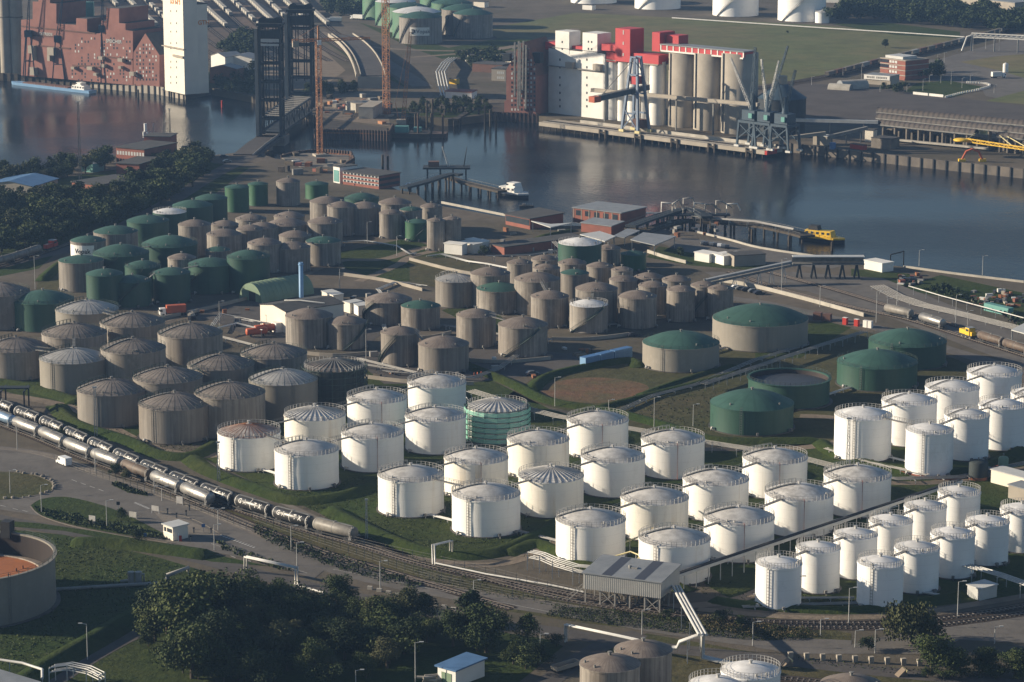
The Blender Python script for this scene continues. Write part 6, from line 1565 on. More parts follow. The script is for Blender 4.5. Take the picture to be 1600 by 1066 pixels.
for i in range(9):
    p = G(R_.uniform(800, 940), R_.uniform(545, 562)); m = MB(); m.box(0, 0, 0, R_.uniform(1, 4), R_.uniform(.8, 2), R_.uniform(.4, 1.3)); tag(m.build('rubble_heap', M[R_.choice(['dirt', 'rust', 'concrete', 'pipe'])], None, p, R_.uniform(0, 3)), 'heap of rubble on the building ground left of the blue containers', 'rubble', 'rubble on the building ground')
# ================================================================ jetties, boats
def pile(m, x, y, h=4.5, r=.4, z0=-6): m.cyl(x, y, z0, h, r, 8)
def jetty(pix, w_, z, label, step=9, mat='timber', rail=True, name='jetty', pr=.45):
    P_ = smooth(GP(pix, z), 3); o = P_[0].copy(); o.z = WZ; r = thing(name, o, label, 'jetty'); L, at = arc(P_)
    m = MB(); m.strip([(p.x-o.x, p.y-o.y) for p in P_], w_, z-WZ, z-WZ-.9); m.build('deck', M[mat], r); s = 2
    while s < L:
        p = at(s)-o; dd = (at(min(L, s+1))-at(max(0, s-1))).normalized(); q = Vector((-dd.y, dd.x, 0))*w_*.42
        for k in (1, -1): m = MB(); m.cyl(p.x+q.x*k, p.y+q.y*k, -1.5, z-WZ-.9, pr, 8); m.build('pile', M['timber'], r)
        s += step
    if rail:
        m = MB(); q0 = None; s = 0
        for k in (1, -1):
            prev = None; s = 0
            while s <= L:
                p = at(s)-o; dd = (at(min(L, s+1))-at(max(0, s-1))).normalized(); e = p+Vector((-dd.y, dd.x, 0))*w_*.47*k
                m.bar(e, e+Vector((0, 0, 1.1)), .1)
                if prev: m.bar(prev+Vector((0, 0, 1.1)), e+Vector((0, 0, 1.1)), .08)
                prev = e; s += 4
        m.build('railing', M['steel'], r)
    return r
jetty([(1000,362),(1060,345),(1100,345),(1180,350),(1240,362),(1262,368)], 7, .8, 'long dark jetty with pipes running to the yellow boat', 9)
jetty([(985,352),(1030,336),(1075,325),(1105,338)], 5, 4.0, 'raised pipe jetty with loading arms behind the boiler house', 10, 'bridge')
rackrun([(1000,350),(1060,333),(1100,340),(1180,346),(1240,358)], 2.6, 4, 'pipes along the long jetty to the yellow boat', .22, .7, 'pipe_grey')
rackrun([(970,338),(1000,333),(1040,333)], 2.0, 4, 'white pipes behind the boiler house on the quay', .2, .8)
r = thing('loading_station', G(1085, 338, 2), 'cluster of pale loading arms on the raised jetty head', 'loading station')
r0 = random.Random(8)
for i in range(7):
    x = -14+4.6*i; m = MB(); h = r0.uniform(5, 9); m.tube([(x, 0, -5), (x, 0, h), (x+r0.uniform(2, 6), 1, h+r0.uniform(-1, 1.5)), (x+r0.uniform(4, 7), 2, h-3)], .3, 6); m.build('arm', M['pipe_grey' if i % 3 else 'pipe'], r)
m = MB(); m.box(0, 0, .5, 30, 6, .5); m.build('platform', M['bridge'], r)
for x in (-13, -5, 5, 13):
    m = MB(); m.bar((x, -2.5, -8), (x, -2.5, .5), .5); m.bar((x, 2.5, -8), (x, 2.5, .5), .5); m.build('leg', M['bridge'], r)
jetty([(630,292),(665,283),(700,272),(720,272)], 4.5, 3.5, 'inclined dark steel pier with trestle legs at the harbour basin', 7, 'bridge')
jetty([(700,276),(730,285),(760,292),(785,298)], 5, .6, 'low dark pontoon jetty leading to the white ferry', 8)
r = thing('jetty', G(698, 276, -1), 'dark pier head with mast and derrick above the harbour basin', 'pier')
m = MB(); m.box(0, 0, 4, 22, 9, .8); m.build('platform', M['bridge'], r)
for x in (-9, -3, 3, 9):
    for y in (-3.5, 3.5): m = MB(); m.bar((x, y, -6), (x, y, 4), .6); m.build('leg', M['bridge'], r)
m = MB(); lattice(m, (1, 0, 4.8), (-2, 1, 14), 1.0, .4, 6, .16); m.build('derrick', M['pipe'], r)
m = MB(); m.tube([(8, 0, 4.8), (9.5, 0, 14)], [.3, .12], 6); m.build('mast', M['black'], r)
m = MB(); m.box(-6, 0, 4.8, 5, 4, 2.4); m.build('cabin', M['brick_dark'], r)
def boat(p, ang, L, W, hullm, topm, label, cabin, name='boat', bow=.22, hh=2.0, band=None):
    r = thing(name, p, label, 'boat', None, ang); n = 9
    def outline(k, z): 
        pts = [(-L/2, -W/2*k*.9), (-L*.1, -W/2*k), (L*(.5-bow), -W/2*k*.92), (L*.5*(.94+.06*k), 0)]
        return [(x, y, z) for x, y in pts]+[(x, -y, z) for x, y in reversed(pts[:-1])]
    a, b = outline(.86, -.6), outline(1., hh); k = len(a); m = MB()
    m.add(a+b, [(i, (i+1) % k, k+(i+1) % k, k+i) for i in range(k)]+[tuple(range(k, 2*k))]); h = m.build('hull', M[hullm], r)
    if band: c = outline(1.01, hh-.7); d = outline(1.012, hh+.1); m = MB(); m.add(c+d, [(i, (i+1) % k, k+(i+1) % k, k+i) for i in range(k)]+[tuple(range(k, 2*k))]); m.build('rubbing_strake', M[band], h)
    for (x, l, w_, z, hc, mt, wn) in cabin:
        m = MB(); m.add([(x-l/2, -w_/2, z), (x+l/2, -w_/2, z), (x+l/2, w_/2, z), (x-l/2, w_/2, z), (x-l/2+.1, -w_/2+.15, z+hc), (x+l/2-.5, -w_/2+.15, z+hc), (x+l/2-.5, w_/2-.15, z+hc), (x-l/2+.1, w_/2-.15, z+hc)], [(4, 5, 6, 7), (0, 1, 5, 4), (1, 2, 6, 5), (2, 3, 7, 6), (3, 0, 4, 7)]); c = m.build('cabin', M[mt], r)
        if wn:
            nw = max(2, int(l/2.2))
            for i in range(nw):
                for sd in (-1, 1): m = MB(); m.box(x-l*.42+l*.8*i/(nw-1), sd*(w_/2-.04), z+hc*.4, l*.8/nw*.6, .12, hc*.38); m.build('window', M['window'], c)
    m = MB()
    for i in range(8): x = -L*.45+L*.85*i/7; m.bar((x, -W*.44*(1 if i < 6 else .6), hh), (x, -W*.44*(1 if i < 6 else .6), hh+1), .07); m.bar((x, W*.44*(1 if i < 6 else .6), hh), (x, W*.44*(1 if i < 6 else .6), hh+1), .07)
    m.build('rail', M['lamp'], r)
    return r
dv = G(1320, 381, WZ)-G(1253, 374, WZ); Lb = dv.length
boat((G(1253, 374, WZ)+G(1320, 381, WZ))/2, math.atan2(dv.y, dv.x), Lb, 6.4, 'car_dark', 'yellow', 'yellow boat with black hull moored at the jetty head', [(-1.5, Lb*.62, 4.6, 2.3, 2.4, 'yellow', True), (-Lb*.2, 4.5, 3.6, 4.7, 1.8, 'black', False)], 'motor_boat', .2, 2.2, 'yellow')
dv = G(826, 310, WZ)-G(781, 304, WZ); Lb = dv.length
boat((G(781, 304, WZ)+G(826, 310, WZ))/2, math.atan2(dv.y, dv.x), Lb, 7.5, 'car_dark', 'white', 'white passenger ferry moored at the low pontoon', [(-2, Lb*.55, 6.2, 2.2, 2.3, 'whitewall', True), (0, Lb*.3, 5, 4.5, 1.9, 'whitewall', True)], 'ferry', .2, 2.1, 'whitewall')
boat(G(823, 324, WZ), 0, 6.5, 2.6, 'timber', 'timber', 'small brown dinghy on the water below the white ferry', [(-1, 2, 1.6, .8, .7, 'concrete_dark', False)], 'dinghy', .3, .8)
dv = G(145, 146, WZ)-G(18, 131, WZ); Lb = dv.length
boat((G(18, 131, WZ)+G(145, 146, WZ))/2, math.atan2(dv.y, dv.x)+PI, Lb, 7.0, 'blue_pale', 'blue', 'long pale blue cargo barge lying at the brick warehouse quay', [(-Lb*.36, 11, 5.4, 1.6, 2.4, 'whitewall', True), (-Lb*.36, 5, 4, 4.0, 1.8, 'whitewall', True), (Lb*.04, Lb*.56, 5.6, 1.5, .8, 'brick_dark', False)], 'cargo_barge', .06, 1.7)
r = thing('crane_barge', G(640, 214, WZ), 'dark work barge with the leaning orange crane, moored by the building pit', 'barge', None, -.1)
m = MB(); m.box(0, 0, -.5, 22, 12, 3); m.build('hull', M['timber'], r)
m = MB(); m.box(-4, 0, 2.5, 7, 4, 3.2); m.box(4, 2, 2.5, 4, 3, 2.4); m.build('deckhouse', M['teal'], r)
m = MB(); m.box(15, 1, -.5, 9, 9, 2.8); m.build('pontoon', M['sheet_pile'], r)
for x in (5, 12, 18): m = MB(); m.cyl(x, -4, -6, 13, .5, 8); m.build('spud', M['sheet_pile'], r)
DOL = [(649,206,178),(689,190,165),(695,192,172),(709,186,168),(716,188,170),(724,187,166),(748,190,170),(758,205,165),(766,198,171),(775,205,178),(667,200,160),(676,198,155),(598,262,242),(606,262,244),(1300,392,378),(1233,385,368),(1175,378,358),(268,152,135),(216,152,140),(347,168,157)]
for i, (x, yb, yt) in enumerate(DOL):
    p = G(x, yb, WZ); h = ZT(p, yt)-WZ; m = MB(); m.cyl(0, 0, -2, h, .55, 8); o = m.build('mooring_pile', M['car_red' if x == 347 else 'timber'], None, p); tag(o, 'red channel marker standing in the water right of the tall silo' if x == 347 else 'dark mooring pile standing in the water %s' % ('near the wooden jetties in the basin' if i < 12 else 'beside the building pit' if i < 14 else 'beside the long jetty' if i < 17 else 'off the brick warehouses'), 'pile', 'mooring piles in the harbour')
jetty([(712,186),(735,172),(758,166)], 3, .5, 'crooked old wooden jetty left of the brick silo', 6, 'timber', False)

# dark gangways and ground pipes between the grey tanks
for a, b, t in [('27','28','pale-roofed and ribbed tanks below the green cluster'),('29','32','two ribbed tanks at the left'),('32','33','shiny dome and the tank with a bare patch'),('34','35','ribbed tanks on the grass bank, left pair'),('37','38','ribbed tanks on the grass bank, right pair'),('35','36','ribbed tanks of the third row'),('36','40','ribbed tanks near the orange tank bodies'),('31','32','left edge tank and the shiny dome'),
 ('44','45','grey and green-domed centre tanks'),('50','51','nearest two grey centre tanks'),('49','52','two front grey tanks of the centre'),('53','57','grey tank and the one behind its left shoulder'),('46','48','silver-roofed tank and the one behind'),('54','55','white-roofed stair tank and the one behind'),('92','93','green-domed tank and the one behind the chimney'),('82','85','slim streaked and bright green quay tanks'),('10','11','two wide green domes'),('21','22','two front green tanks of the left cluster'),('22','23','green tanks above the access road')]:
    gangway(a, b, 'dark gangway between the '+t, 'dark gangways between grey and green tanks')
for i, (a, b, t) in enumerate([('42','43','hall tank and its right neighbour'),('50','44','stair tank and the tank behind it'),('51','49','nearest centre tank and the next to its right'),('52','53','stair tank and the tank behind right'),('54','56','pale stair tank and the lattice tank'),('34','37','two ribbed tanks nearest the wagons'),('98','97','two wide green-domed grey tanks'),('102','100','wide green tanks past the open tank'),('99','100','two wide green tanks at right'),('M13','M9','two nearest white tanks of the block'),('M13','M17','front white tanks towards the pipe stands'),('M5','M1','brown-roofed white tank and its neighbour'),('S1','S7','nearest small white tanks of the two rows'),('W1','W5','nearest clean white tanks')]):
    A, B = TK[a], TK[b]; p, q = A['loc'].copy(), B['loc'].copy(); d = (q-p).normalized(); s_ = Vector((-d.y, d.x, 0))*2.2; z = Vector((0, 0, .8))
    pipe_run([p+d*(A['R']+.2)+s_+z, p+d*(A['R']+1.5)+s_+z, q-d*(B['R']+1.5)+s_+z, q-d*(B['R']+.2)+s_+z], .16, 'pipeline', 'low pipes on the ground between the '+t, 'pipeline', 'pipe' if i % 2 else 'pipe_grey', 'low pipes between tanks', 5, 3, .5)
rq = random.Random(41)
for i in range(70):
    x, y = [(rq.uniform(560, 860), rq.uniform(545, 592)), (rq.uniform(250, 420), rq.uniform(484, 520)), (rq.uniform(760, 880), rq.uniform(360, 405)), (rq.uniform(985, 1130), rq.uniform(335, 372)), (rq.uniform(500, 620), rq.uniform(462, 500))][i % 5]
    z = 0 if i % 5 != 3 else .8; m = MB(); m.box(0, 0, 0, rq.uniform(.8, 3.2), rq.uniform(.6, 1.8), rq.uniform(.5, 2.2)); p = G(x, y, z)
    if any((p.xy-v['loc'].xy).length < v['R']+1.5 for v in TK.values()): continue
    tag(m.build('equipment_box', M[rq.choice(['steel', 'concrete', 'pipe_grey', 'pipe', 'rust', 'timber', 'pale_sheet', 'car_dark'])], None, p, rq.uniform(0, 3)), ['small box of equipment on the dirt yard behind the farthest white tanks','small box or pallet on the yard left of the white hall','small box of equipment by the brick sheds near the quay','small fitting on the long jetty behind the boiler house','small box on the ground right of the white hall'][i % 5], 'equipment', ['boxes on the dirt yard','boxes on the hall yard','boxes by the brick sheds','fittings on the long jetty','boxes right of the hall'][i % 5])

# workers on the dirt yard: one skinned body each
def person(p, ang, label, lean=0.):
    V = [(0, 0, .95), (0, 0, 1.2), (0, .0, 1.45), (0, .0, 1.56), (0, .02, 1.68), (.1, 0, .9), (.13, .12, .5), (.13, .02, .06), (-.1, 0, .9), (-.13, -.1, .5), (-.13, -.14, .06), (.2, 0, 1.42), (.27, .05, 1.15), (.25, .2, .95), (-.2, 0, 1.42), (-.27, 0, 1.15), (-.26, .12, .92), (.13, .16, .04), (-.13, 0, .04)]
    E = [(0, 1), (1, 2), (2, 3), (3, 4), (0, 5), (5, 6), (6, 7), (7, 17), (0, 8), (8, 9), (9, 10), (10, 18), (2, 11), (11, 12), (12, 13), (2, 14), (14, 15), (15, 16)]
    rad = [.15, .15, .16, .06, .1, .1, .075, .05, .1, .075, .05, .07, .05, .035, .07, .05, .035, .045, .045]
    me = bpy.data.meshes.new('person'); me.from_pydata(V, E, []); me.materials.append(M['orange_red']); o = bpy.data.objects.new('person', me); COL.objects.link(o); o.location = p; o.rotation_euler.z = ang
    md = o.modifiers.new('skin', 'SKIN'); 
    if not me.skin_vertices: me.attributes.new('skin', 'FLOAT', 'POINT')
    for v, r in zip(me.skin_vertices[0].data, rad): v.radius = (r, r)
    me.skin_vertices[0].data[0].use_root = True; sb = o.modifiers.new('sub', 'SUBSURF'); sb.levels = sb.render_levels = 1
    return tag(o, label, 'person')
for i, (x, y, lb) in enumerate([(741, 590, 'worker in orange clothes on the dirt yard behind the white tanks, left of three'), (746, 589, 'worker in orange clothes on the dirt yard, standing in the middle'), (752, 588, 'worker in orange clothes on the dirt yard, right of three')]):
    try: person(G(x, y), 1.+i, lb)
    except Exception as e: print('person', e)

for pix, lb in [([(560,590),(650,600),(740,602)],'behind the farthest white tanks'),([(595,522),(660,530),(705,522)],'in front of the green-domed centre tank'),([(700,562),(780,568),(860,562)],'in front of the stair tank of the centre'),([(862,532),(920,532),(990,524)],'in front of the pale stair tank'),([(440,550),(520,558),(580,554)],'in front of the hall tank'),([(1000,502),(1060,494),(1110,480)],'between the grey cluster and the wide domes'),([(238,502),(330,483),(432,456)],'along the access road below the green cluster'),([(640,407),(720,427),(800,437)],'across the grass behind the silver-roofed tank'),([(530,430),(600,440),(660,455)],'right of the blue chimney on the dirt')]:
    low_wall(pix, 1.2, .35, 'low concrete bund wall '+lb, 'concrete')
for pix, z, lb in [([(500,562),(560,568),(640,580)],1.6,'in front of the scaffolded dark tank'),([(690,507),(780,522),(860,530)],1.4,'between the two rows of centre tanks'),([(1160,948),(1260,944),(1340,942)],.6,'in front of the nearest small white tanks'),([(1420,907),(1480,887),(1570,860)],1.2,'behind the right row of small white tanks'),([(1240,922),(1300,899),(1360,873)],1.0,'between the two rows of small white tanks'),([(860,692),(930,702),(1000,714)],1.0,'between the third and fourth white rows'),([(780,702),(820,717),(885,724)],.8,'beside the netted tank at ground level'),([(1080,780),(1130,765),(1200,750)],.8,'between the fifth and fourth white rows'),([(760,400),(830,398),(880,390)],2.6,'left of the pale-roofed green tank'),([(1290,700),(1360,722),(1450,742)],1.2,'along the foot of the clean white block'),([(330,522),(400,540),(440,552)],1.5,'on the yard below the orange tank bodies'),([(860,372),(880,392),(870,402)],3.2,'beside the boiler house yard')]:
    rackrun(pix, z, 3, 'pipe rack '+lb, .16, .5, 'pipe_grey', 7)
# ================================================================ far bank: warehouses, silos, bridge, cranes
def profile(f, pix, depth, mat, roofm, parent, name='wall', y0=0.):
    sz = [f.map(x, y) for x, y in pix]; n = len(sz); p2 = [Vector((s, z, 0)) for s, z in sz]
    area = sum(p2[i].x*p2[(i+1) % n].y-p2[(i+1) % n].x*p2[i].y for i in range(n))
    if area < 0: p2.reverse()
    tr = tessellate_polygon([p2]); m = MB(); F_ = []
    for t in tr:
        a, b, c = (p2[i] for i in t); F_.append(t if (b-a).cross(c-a).z > 0 else (t[0], t[2], t[1]))
    m.add([(p.x, y0, p.y) for p in p2], F_); m.add([(p.x, y0+depth, p.y) for p in p2], [tuple(reversed(t)) for t in F_])
    mr = MB()
    for i in range(n):
        a, b = p2[i], p2[(i+1) % n]; up = (b-a).x < -.3
        (mr if up else m).add([(a.x, y0, a.y), (b.x, y0, b.y), (b.x, y0+depth, b.y), (a.x, y0+depth, a.y)], [(3, 2, 1, 0)])
    w_ = m.build(name, M[mat], parent); mr.build('roof', M[roofm], parent); return w_
def fbox(parent, f, x0, y0, x1, y1, yo, dep, mat, name):
    xm, ym = (x0+x1)/2, (y0+y1)/2; s0, _ = f.map(x0, ym); s1, _ = f.map(x1, ym); _, zt = f.map(xm, y0); _, zb = f.map(xm, y1)
    m = MB(); m.box((s0+s1)/2, yo+dep/2, zb, s1-s0, dep, zt-zb); return m.build(name, M[mat], parent), (s0, s1, zb, zt)
WM = {}
def put_windows(root, w=.9, h=1.25):
    rr.shuffle(WN)
    for s, z, pale in WN[:98]:
        k = 'window_pale' if pale else 'window'
        if k not in WM: o = MB().box(0, 0, 0, w, .1, h).build('window', M[k], root); WM[k] = o.data
        else: o = bpy.data.objects.new('window', WM[k]); COL.objects.link(o); o.parent = root
        o.location = (s, -.03, z)
# ---- brick warehouses
f = Fac((33, 118), (249, 137)); r = f.root('grain_warehouse', 'long red-brick grain warehouse with stepped gables along the far left quay', 'building')
profile(f, [(33,118),(33,31),(51,30),(51,2.5),(60,2.5),(60,-9),(78,-9),(78,5),(88,6),(88,37),(119,39),(119,28.5),(136,29.5),(136,49),(148,53),(157,52),(157,32),(166,33),(166,12.5),(186,13.5),(186,36),(196,37),(196,47),(207.5,49),(207.5,133.4)], 26, 'brick_far', 'tar_roof', r)
rr = random.Random(5); WN = []
for x in range(113, 206, 5):
    for y in range(62, 128, 5):
        if rr.random() < .62:
            s, z = f.map(x, y); WN.append((s, z, rr.random() < .3))
for x in range(92, 110, 4): pass
put_windows(r)
for x0, y0, x1, y1 in ((48,71,57,83),(54,83,57.5,94),(78,74,88,86),(78,86,82,95),(158,88,164,93),(188,91,195,96),(163,100,167,105),(189,103,193,107),(140,104,148,109),(115,104,120,108),(51,105,59,117),(150,114,155,118)): fbox(r, f, x0, y0, x1, y1, -2.5, 2.4, 'concrete', 'hoist_bay')
m = MB()
for x0, y0, x1, y1 in ((34,41,149,52.5),(56,71,110,76),(158,88,207,93),(113,102,165,105),(45,55,88,57.5)):
    a, b = f.map(x0, y0), f.map(x1, y1); m.bar((a[0], -.15, a[1]), (b[0], -.15, b[1]), .4, .8)
m.build('string_course', M['brick_dark'], r)
def flab(txt, x, y, size, mat, yo=-.12, par=None, fa=None):
    s, z = (fa or f).map(x, y); return text_mesh(txt, size, M[mat], par or r, (s, yo, z), (PI/2, 0, 0), 'lettering', .04, bold=.03)
flab('GETREIDE', 72, 53.5, 2.4, 'window_pale'); flab('SPEICHER', 178, 65, 2.9, 'window_pale')
f2 = Fac((207.5, 133.5), (249, 137)); g = f2.root('gabled_warehouse', 'narrow red-brick warehouse with steep pointed gable beside the tall cream silo', 'building')
profile(f2, [(208.5,133.6),(208.5,82),(227,52),(249,86),(249,137)], 34, 'brick_far', 'tar_roof', g)
WN = []
for x in range(214, 246, 5):
    for y in range(72, 130, 6):
        if abs(x-228) < (y-52)*.45 and rr.random() < .8: s, z = f2.map(x, y); WN.append((s, z, rr.random() < .25))
put_windows(g); fbox(g, f2, 206, 112, 213, 118, -2.4, 2.3, 'concrete', 'hoist_bay')
# concrete twin silos at left
for i, (x, w_, lb) in enumerate(((11, 18, 'tall pale concrete silo column cut by the top edge, left one'), (28.5, 20, 'tall pale concrete silo column cut by the top edge, right one'))):
    p = G(x, 115); Rr = w_/2*mpp(115); o = thing('concrete_silo', p, lb, 'silo'); m = MB(); m.lathe([(Rr, 0), (Rr, 62)], 28); m.disc(0, 0, 62, Rr); m.build('shaft', M['concrete'], o); m = MB(); m.lathe([(Rr+.15, 34), (Rr+.2, 34.6), (Rr+.02, 34.8)], 28, smooth=False); m.build('ring', M['concrete_dark'], o)
# tall cream silo with orange letters
f = Fac((258, 141), (289, 148)); r = f.root('silo_tower', 'very tall cream silo tower with orange letters GTH beside the brick warehouses', 'building'); L = f.L; D = min((i*.25 for i in range(400)), key=lambda q: abs(327-(800+F*(f.E+f.n*q).x/((f.E+f.n*q).y*cP+CH*sP)))); Ht = ZT(G(289, 148), -14); Hl = ZT(G(310, 142), 4)
M['cream_shade'] = M['cream']
m = MB(); m.box(L/2, 4.5, 0, L, 9, Ht); w_ = m.build('wall', M['cream'], r); m = MB(); m.box(L/2, 9+(D-9)/2, 0, L-.2, D-9, Hl); m.build('wall', M['cream'], r)
m = MB(); m.box(L/2, 4.5, Ht+.01, L+.3, 9.3, .5); m.build('roof', M['tar_roof'], r); m = MB(); m.box(L/2, 9+(D-9)/2+.2, Hl+.01, L+.1, D-9, .5); m.build('roof', M['tar_roof'], r)
M['orange_letter'] = plain('orange_lettering', (.62, .22, .04), (.55, .19, .04), 1, .6)
_, z = f.map(283, 30); text_mesh('GTH', min(5.2, (D-9)*.55), M['orange_letter'], r, (L+.05, 9+(D-9)*.62, ZT(G(312, 140), 31)), (PI/2, 0, PI/2), 'lettering', .1, bold=.06)
s, z = f.map(274, 1.5); text_mesh('GTH', 6.0, M['orange_letter'], r, (s, -.06, z), (PI/2, 0, 0), 'lettering', .1, bold=.05)
for y in (5, 18, 37, 50, 68, 76, 97, 106, 121, 130): 
    for x in (267, 276): s, z = f.map(x, y+1); m = MB(); m.box(s, -.03, z, .7, .14, 1.1); m.build('window', M['window'], r)
m = MB(); s, z = f.map(273, 75); m.box(L*.55, -.8, z, L*1.1, 1.6, .5); s, z = f.map(280, 90); m.box(L*.75, -.5, z, L*.5, 1, 1.2); m.build('balcony', M['concrete'], r)
# conveyor bridge to the tower
r = thing('conveyor_bridge', G(222, 120), 'pale truss conveyor bridge high between the brick warehouse and the cream silo', 'conveyor'); o = r.location
pa, pb = G(222, 116), G(258, 122); a, b = Vector((pa.x, pa.y, ZT(pa, 50)))-o, Vector((pb.x, pb.y, ZT(pb, 53)))-o; m = MB()
for zz in (0, 4): m.bar(a+Vector((0, 0, zz)), b+Vector((0, 0, zz)), .6)
for i in range(8): p = a+(b-a)*i/7; m.bar(p, p+Vector((0, 0, 4)), .35)
m.build('truss', M['concrete'], r); m = MB(); m.bar(a+Vector((0, 1, 2)), b+Vector((0, 1, 2)), 1.5, 2.4); m.build('gallery', M['steel'], r)
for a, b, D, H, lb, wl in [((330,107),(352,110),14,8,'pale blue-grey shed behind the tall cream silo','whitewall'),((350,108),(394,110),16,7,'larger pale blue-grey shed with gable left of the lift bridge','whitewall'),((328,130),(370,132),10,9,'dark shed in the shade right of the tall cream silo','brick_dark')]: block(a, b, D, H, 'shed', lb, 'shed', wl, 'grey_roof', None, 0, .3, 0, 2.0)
# dock cranes at the warehouse
def jib_crane(p, h, hw, mat, label, lean=6, boom=22, ang=0.):
    r = thing('dock_crane', p, label, 'crane', None, ang); m = MB()
    for x in (-hw, hw):
        for y in (-hw, hw): m.bar((x*1.2, y*1.2, 0), (x*.5, y*.5, h), .6)
    m.bar((-hw, -hw, h*.4), (hw, -hw, h*.4), .4); m.bar((-hw, hw, h*.4), (hw, hw, h*.4), .4); m.bar((-hw*.5, -hw*.5, h), (hw*.5, hw*.5, h), .5); m.build('portal', M[mat], r)
    m = MB(); m.box(0, 0, h, 4.5, 4.5, 4); m.build('cab', M[mat], r)
    m = MB(); lattice(m, (0, -2, h+3), (lean, -4, h+boom), 1.8, .7, 9, .22); m.build('boom', M[mat], r); return r
jib_crane(G(47, 120), 24, 3, 'crane_dark', 'dark dock crane in front of the brick warehouse, left one', 2, 26); jib_crane(G(93, 123), 22, 3, 'crane_dark', 'dark dock crane in front of the brick warehouse, middle one', 4, 26)
jib_crane(G(163, 129), 30, 1.4, 'crane_dark', 'slender dark dock crane in front of the right brick gable', 1, 20)
r = thing('dock_crane', G(141, 112), 'pale teal crane tower rising behind the brick warehouse', 'crane'); m = MB(); m.box(0, 6, 26, 5, 4, 16); m.build('machine_house', M['teal'], r); m = MB(); lattice(m, (0, 6, 0), (0, 6, 26), 3, 3, 8, .3); m.build('tower', M['crane_dark'], r); m = MB(); lattice(m, (1, 6, 40), (2, 6, 66), 1.6, .8, 8, .2); m.build('boom', M['crane_dark'], r)
# ---- quay walls with piles
def quay(pix, top, bottom, step, label, wallm, pilem, pw=.7, proud=.5):
    P_ = GP(pix); o = P_[0].copy(); r = thing('quay_wall', o, label, 'quay wall'); L, at = arc(P_); m = MB()
    for a, b in zip(P_, P_[1:]):
        d = (b-a).normalized(); q = Vector((d.y, -d.x, 0))*.25; A, B = a-o+q, b-o+q
        m.add([(A.x, A.y, bottom), (B.x, B.y, bottom), (B.x, B.y, top), (A.x, A.y, top), (A.x-q.x*6, A.y-q.y*6, top), (B.x-q.x*6, B.y-q.y*6, top)], [(0, 1, 2, 3), (3, 2, 5, 4)])
    m.build('wall', M[wallm], r); s = step/2; k = 0
    while s < L and k < 98:
        p = at(s)-o; e = at(min(L, s+.5))-at(max(0, s-.5)); e.normalize(); q = Vector((e.y, -e.x, 0))*proud
        m = MB(); m.box(p.x+q.x, p.y+q.y, bottom, pw, pw, top-bottom+.3, math.atan2(e.y, e.x)); m.build('fender_pile', M[pilem], r); s += step; k += 1
    return r
quay([(-40,113),(0,116),(60,119),(140,126)], .6, -6, 5, 'dark timber-faced quay in front of the concrete silos at left', 'timber', 'timber')
quay([(140,126),(245,137),(290,145)], .6, -6, 5.2, 'pale concrete quay with dark piles under the brick warehouses', 'concrete', 'timber')
quay([(1228,225),(1300,233),(1420,247),(1600,266),(1700,277)], .5, -6, 7, 'long brown quay wall with black fender piles under the coal conveyors', 'quay', 'black')
quay([(770,178),(842,181)], 1.0, -6, 2.4, 'rusty sheet-pile quay below the brick silo', 'sheet_pile', 'sheet_pile', .9, .3)
quay([(395,150),(470,172),(500,185)], .6, -6, 5, 'dark bank wall under the far lift bridge tower', 'timber', 'timber')
# ---- lift bridge
def lift_tower(a, b, ytop, D, label, sign_px=None):
    f = Fac(a, b); H = ZT(G((a[0]+b[0])/2, (a[1]+b[1])/2), ytop); r = f.root('lift_bridge_tower', label, 'bridge'); L = f.L
    for x in (.8, L-.8):
        for y in (.8, D-.8): m = MB(); m.bar((x, y, 0), (x, y, H), 1.25); m.build('leg', M['bridge'], r)
    m = MB(); n = 6
    for i in range(1, n+1):
        z = H*i/n
        for y in (.8, D-.8): m.bar((.8, y, z), (L-.8, y, z), .9)
        for x in (.8, L-.8): m.bar((x, .8, z), (x, D-.8, z), .9)
        for x in (.8, L-.8): m.bar((x, .8, H*(i-1)/n), (x, D-.8, z), .4); m.bar((x, D-.8, H*(i-1)/n), (x, .8, z), .4)
    for x in (L*.33, L*.67): m.bar((x, .8, H*.3), (x, .8, H), .5); m.bar((x, D-.8, H*.3), (x, D-.8, H), .5)
    m.build('bracing', M['bridge'], r)
    m = MB(); m.box(L/2, D/2, H-7, L-1.5, D-1.5, 5); m.build('counterweight', M['bridge'], r)
    m = MB(); m.box(L/2, D/2, H+.4, L+1, D+1, 1.2); m.build('top_deck', M['bridge'], r)
    for x in (L*.18, L*.82):
        for y in (D*.3, D*.7): m = MB(); m.add([(x+2.0*math.cos(2*PI*j/16), y+o, H+2.6+2.0*math.sin(2*PI*j/16)) for o in (-.4, .4) for j in range(16)], [(j, (j+1) % 16, 16+(j+1) % 16, 16+j) for j in range(16)]+[tuple(range(15, -1, -1)), tuple(range(16, 32))]); m.build('sheave', M['bridge'], r)
    m = MB(); m.box(L/2, D/2, H+1.7, L*.35, D*.5, 2.2); m.build('machine_house', M['bridge'], r)
    m = MB(); m.box(-1.2, D*.3, 0, 1.6, 2.2, H*.98); m.build('pylon', M['bridge_pale'], r)
    m = MB(); m.box(L/2, D/2, -5, L+3, D+4, 5.6); m.build('pier', M['concrete_dark'], r)
    if sign_px:
        for (x0, y0, x1, y1) in sign_px: fbox(r, f, x0, y0, x1, y1, -.4, .3, 'pale_sheet', 'sign_panel')
    return r
lift_tower((405, 215), (441, 215.6), 42, 9, 'nearer dark steel tower of the lift bridge with two white panels', [(407.5,61,436,66),(407.5,68.5,436,72)])
lift_tower((451, 172.5), (489, 173), 20, 9, 'farther dark steel tower of the lift bridge by the rail yard')
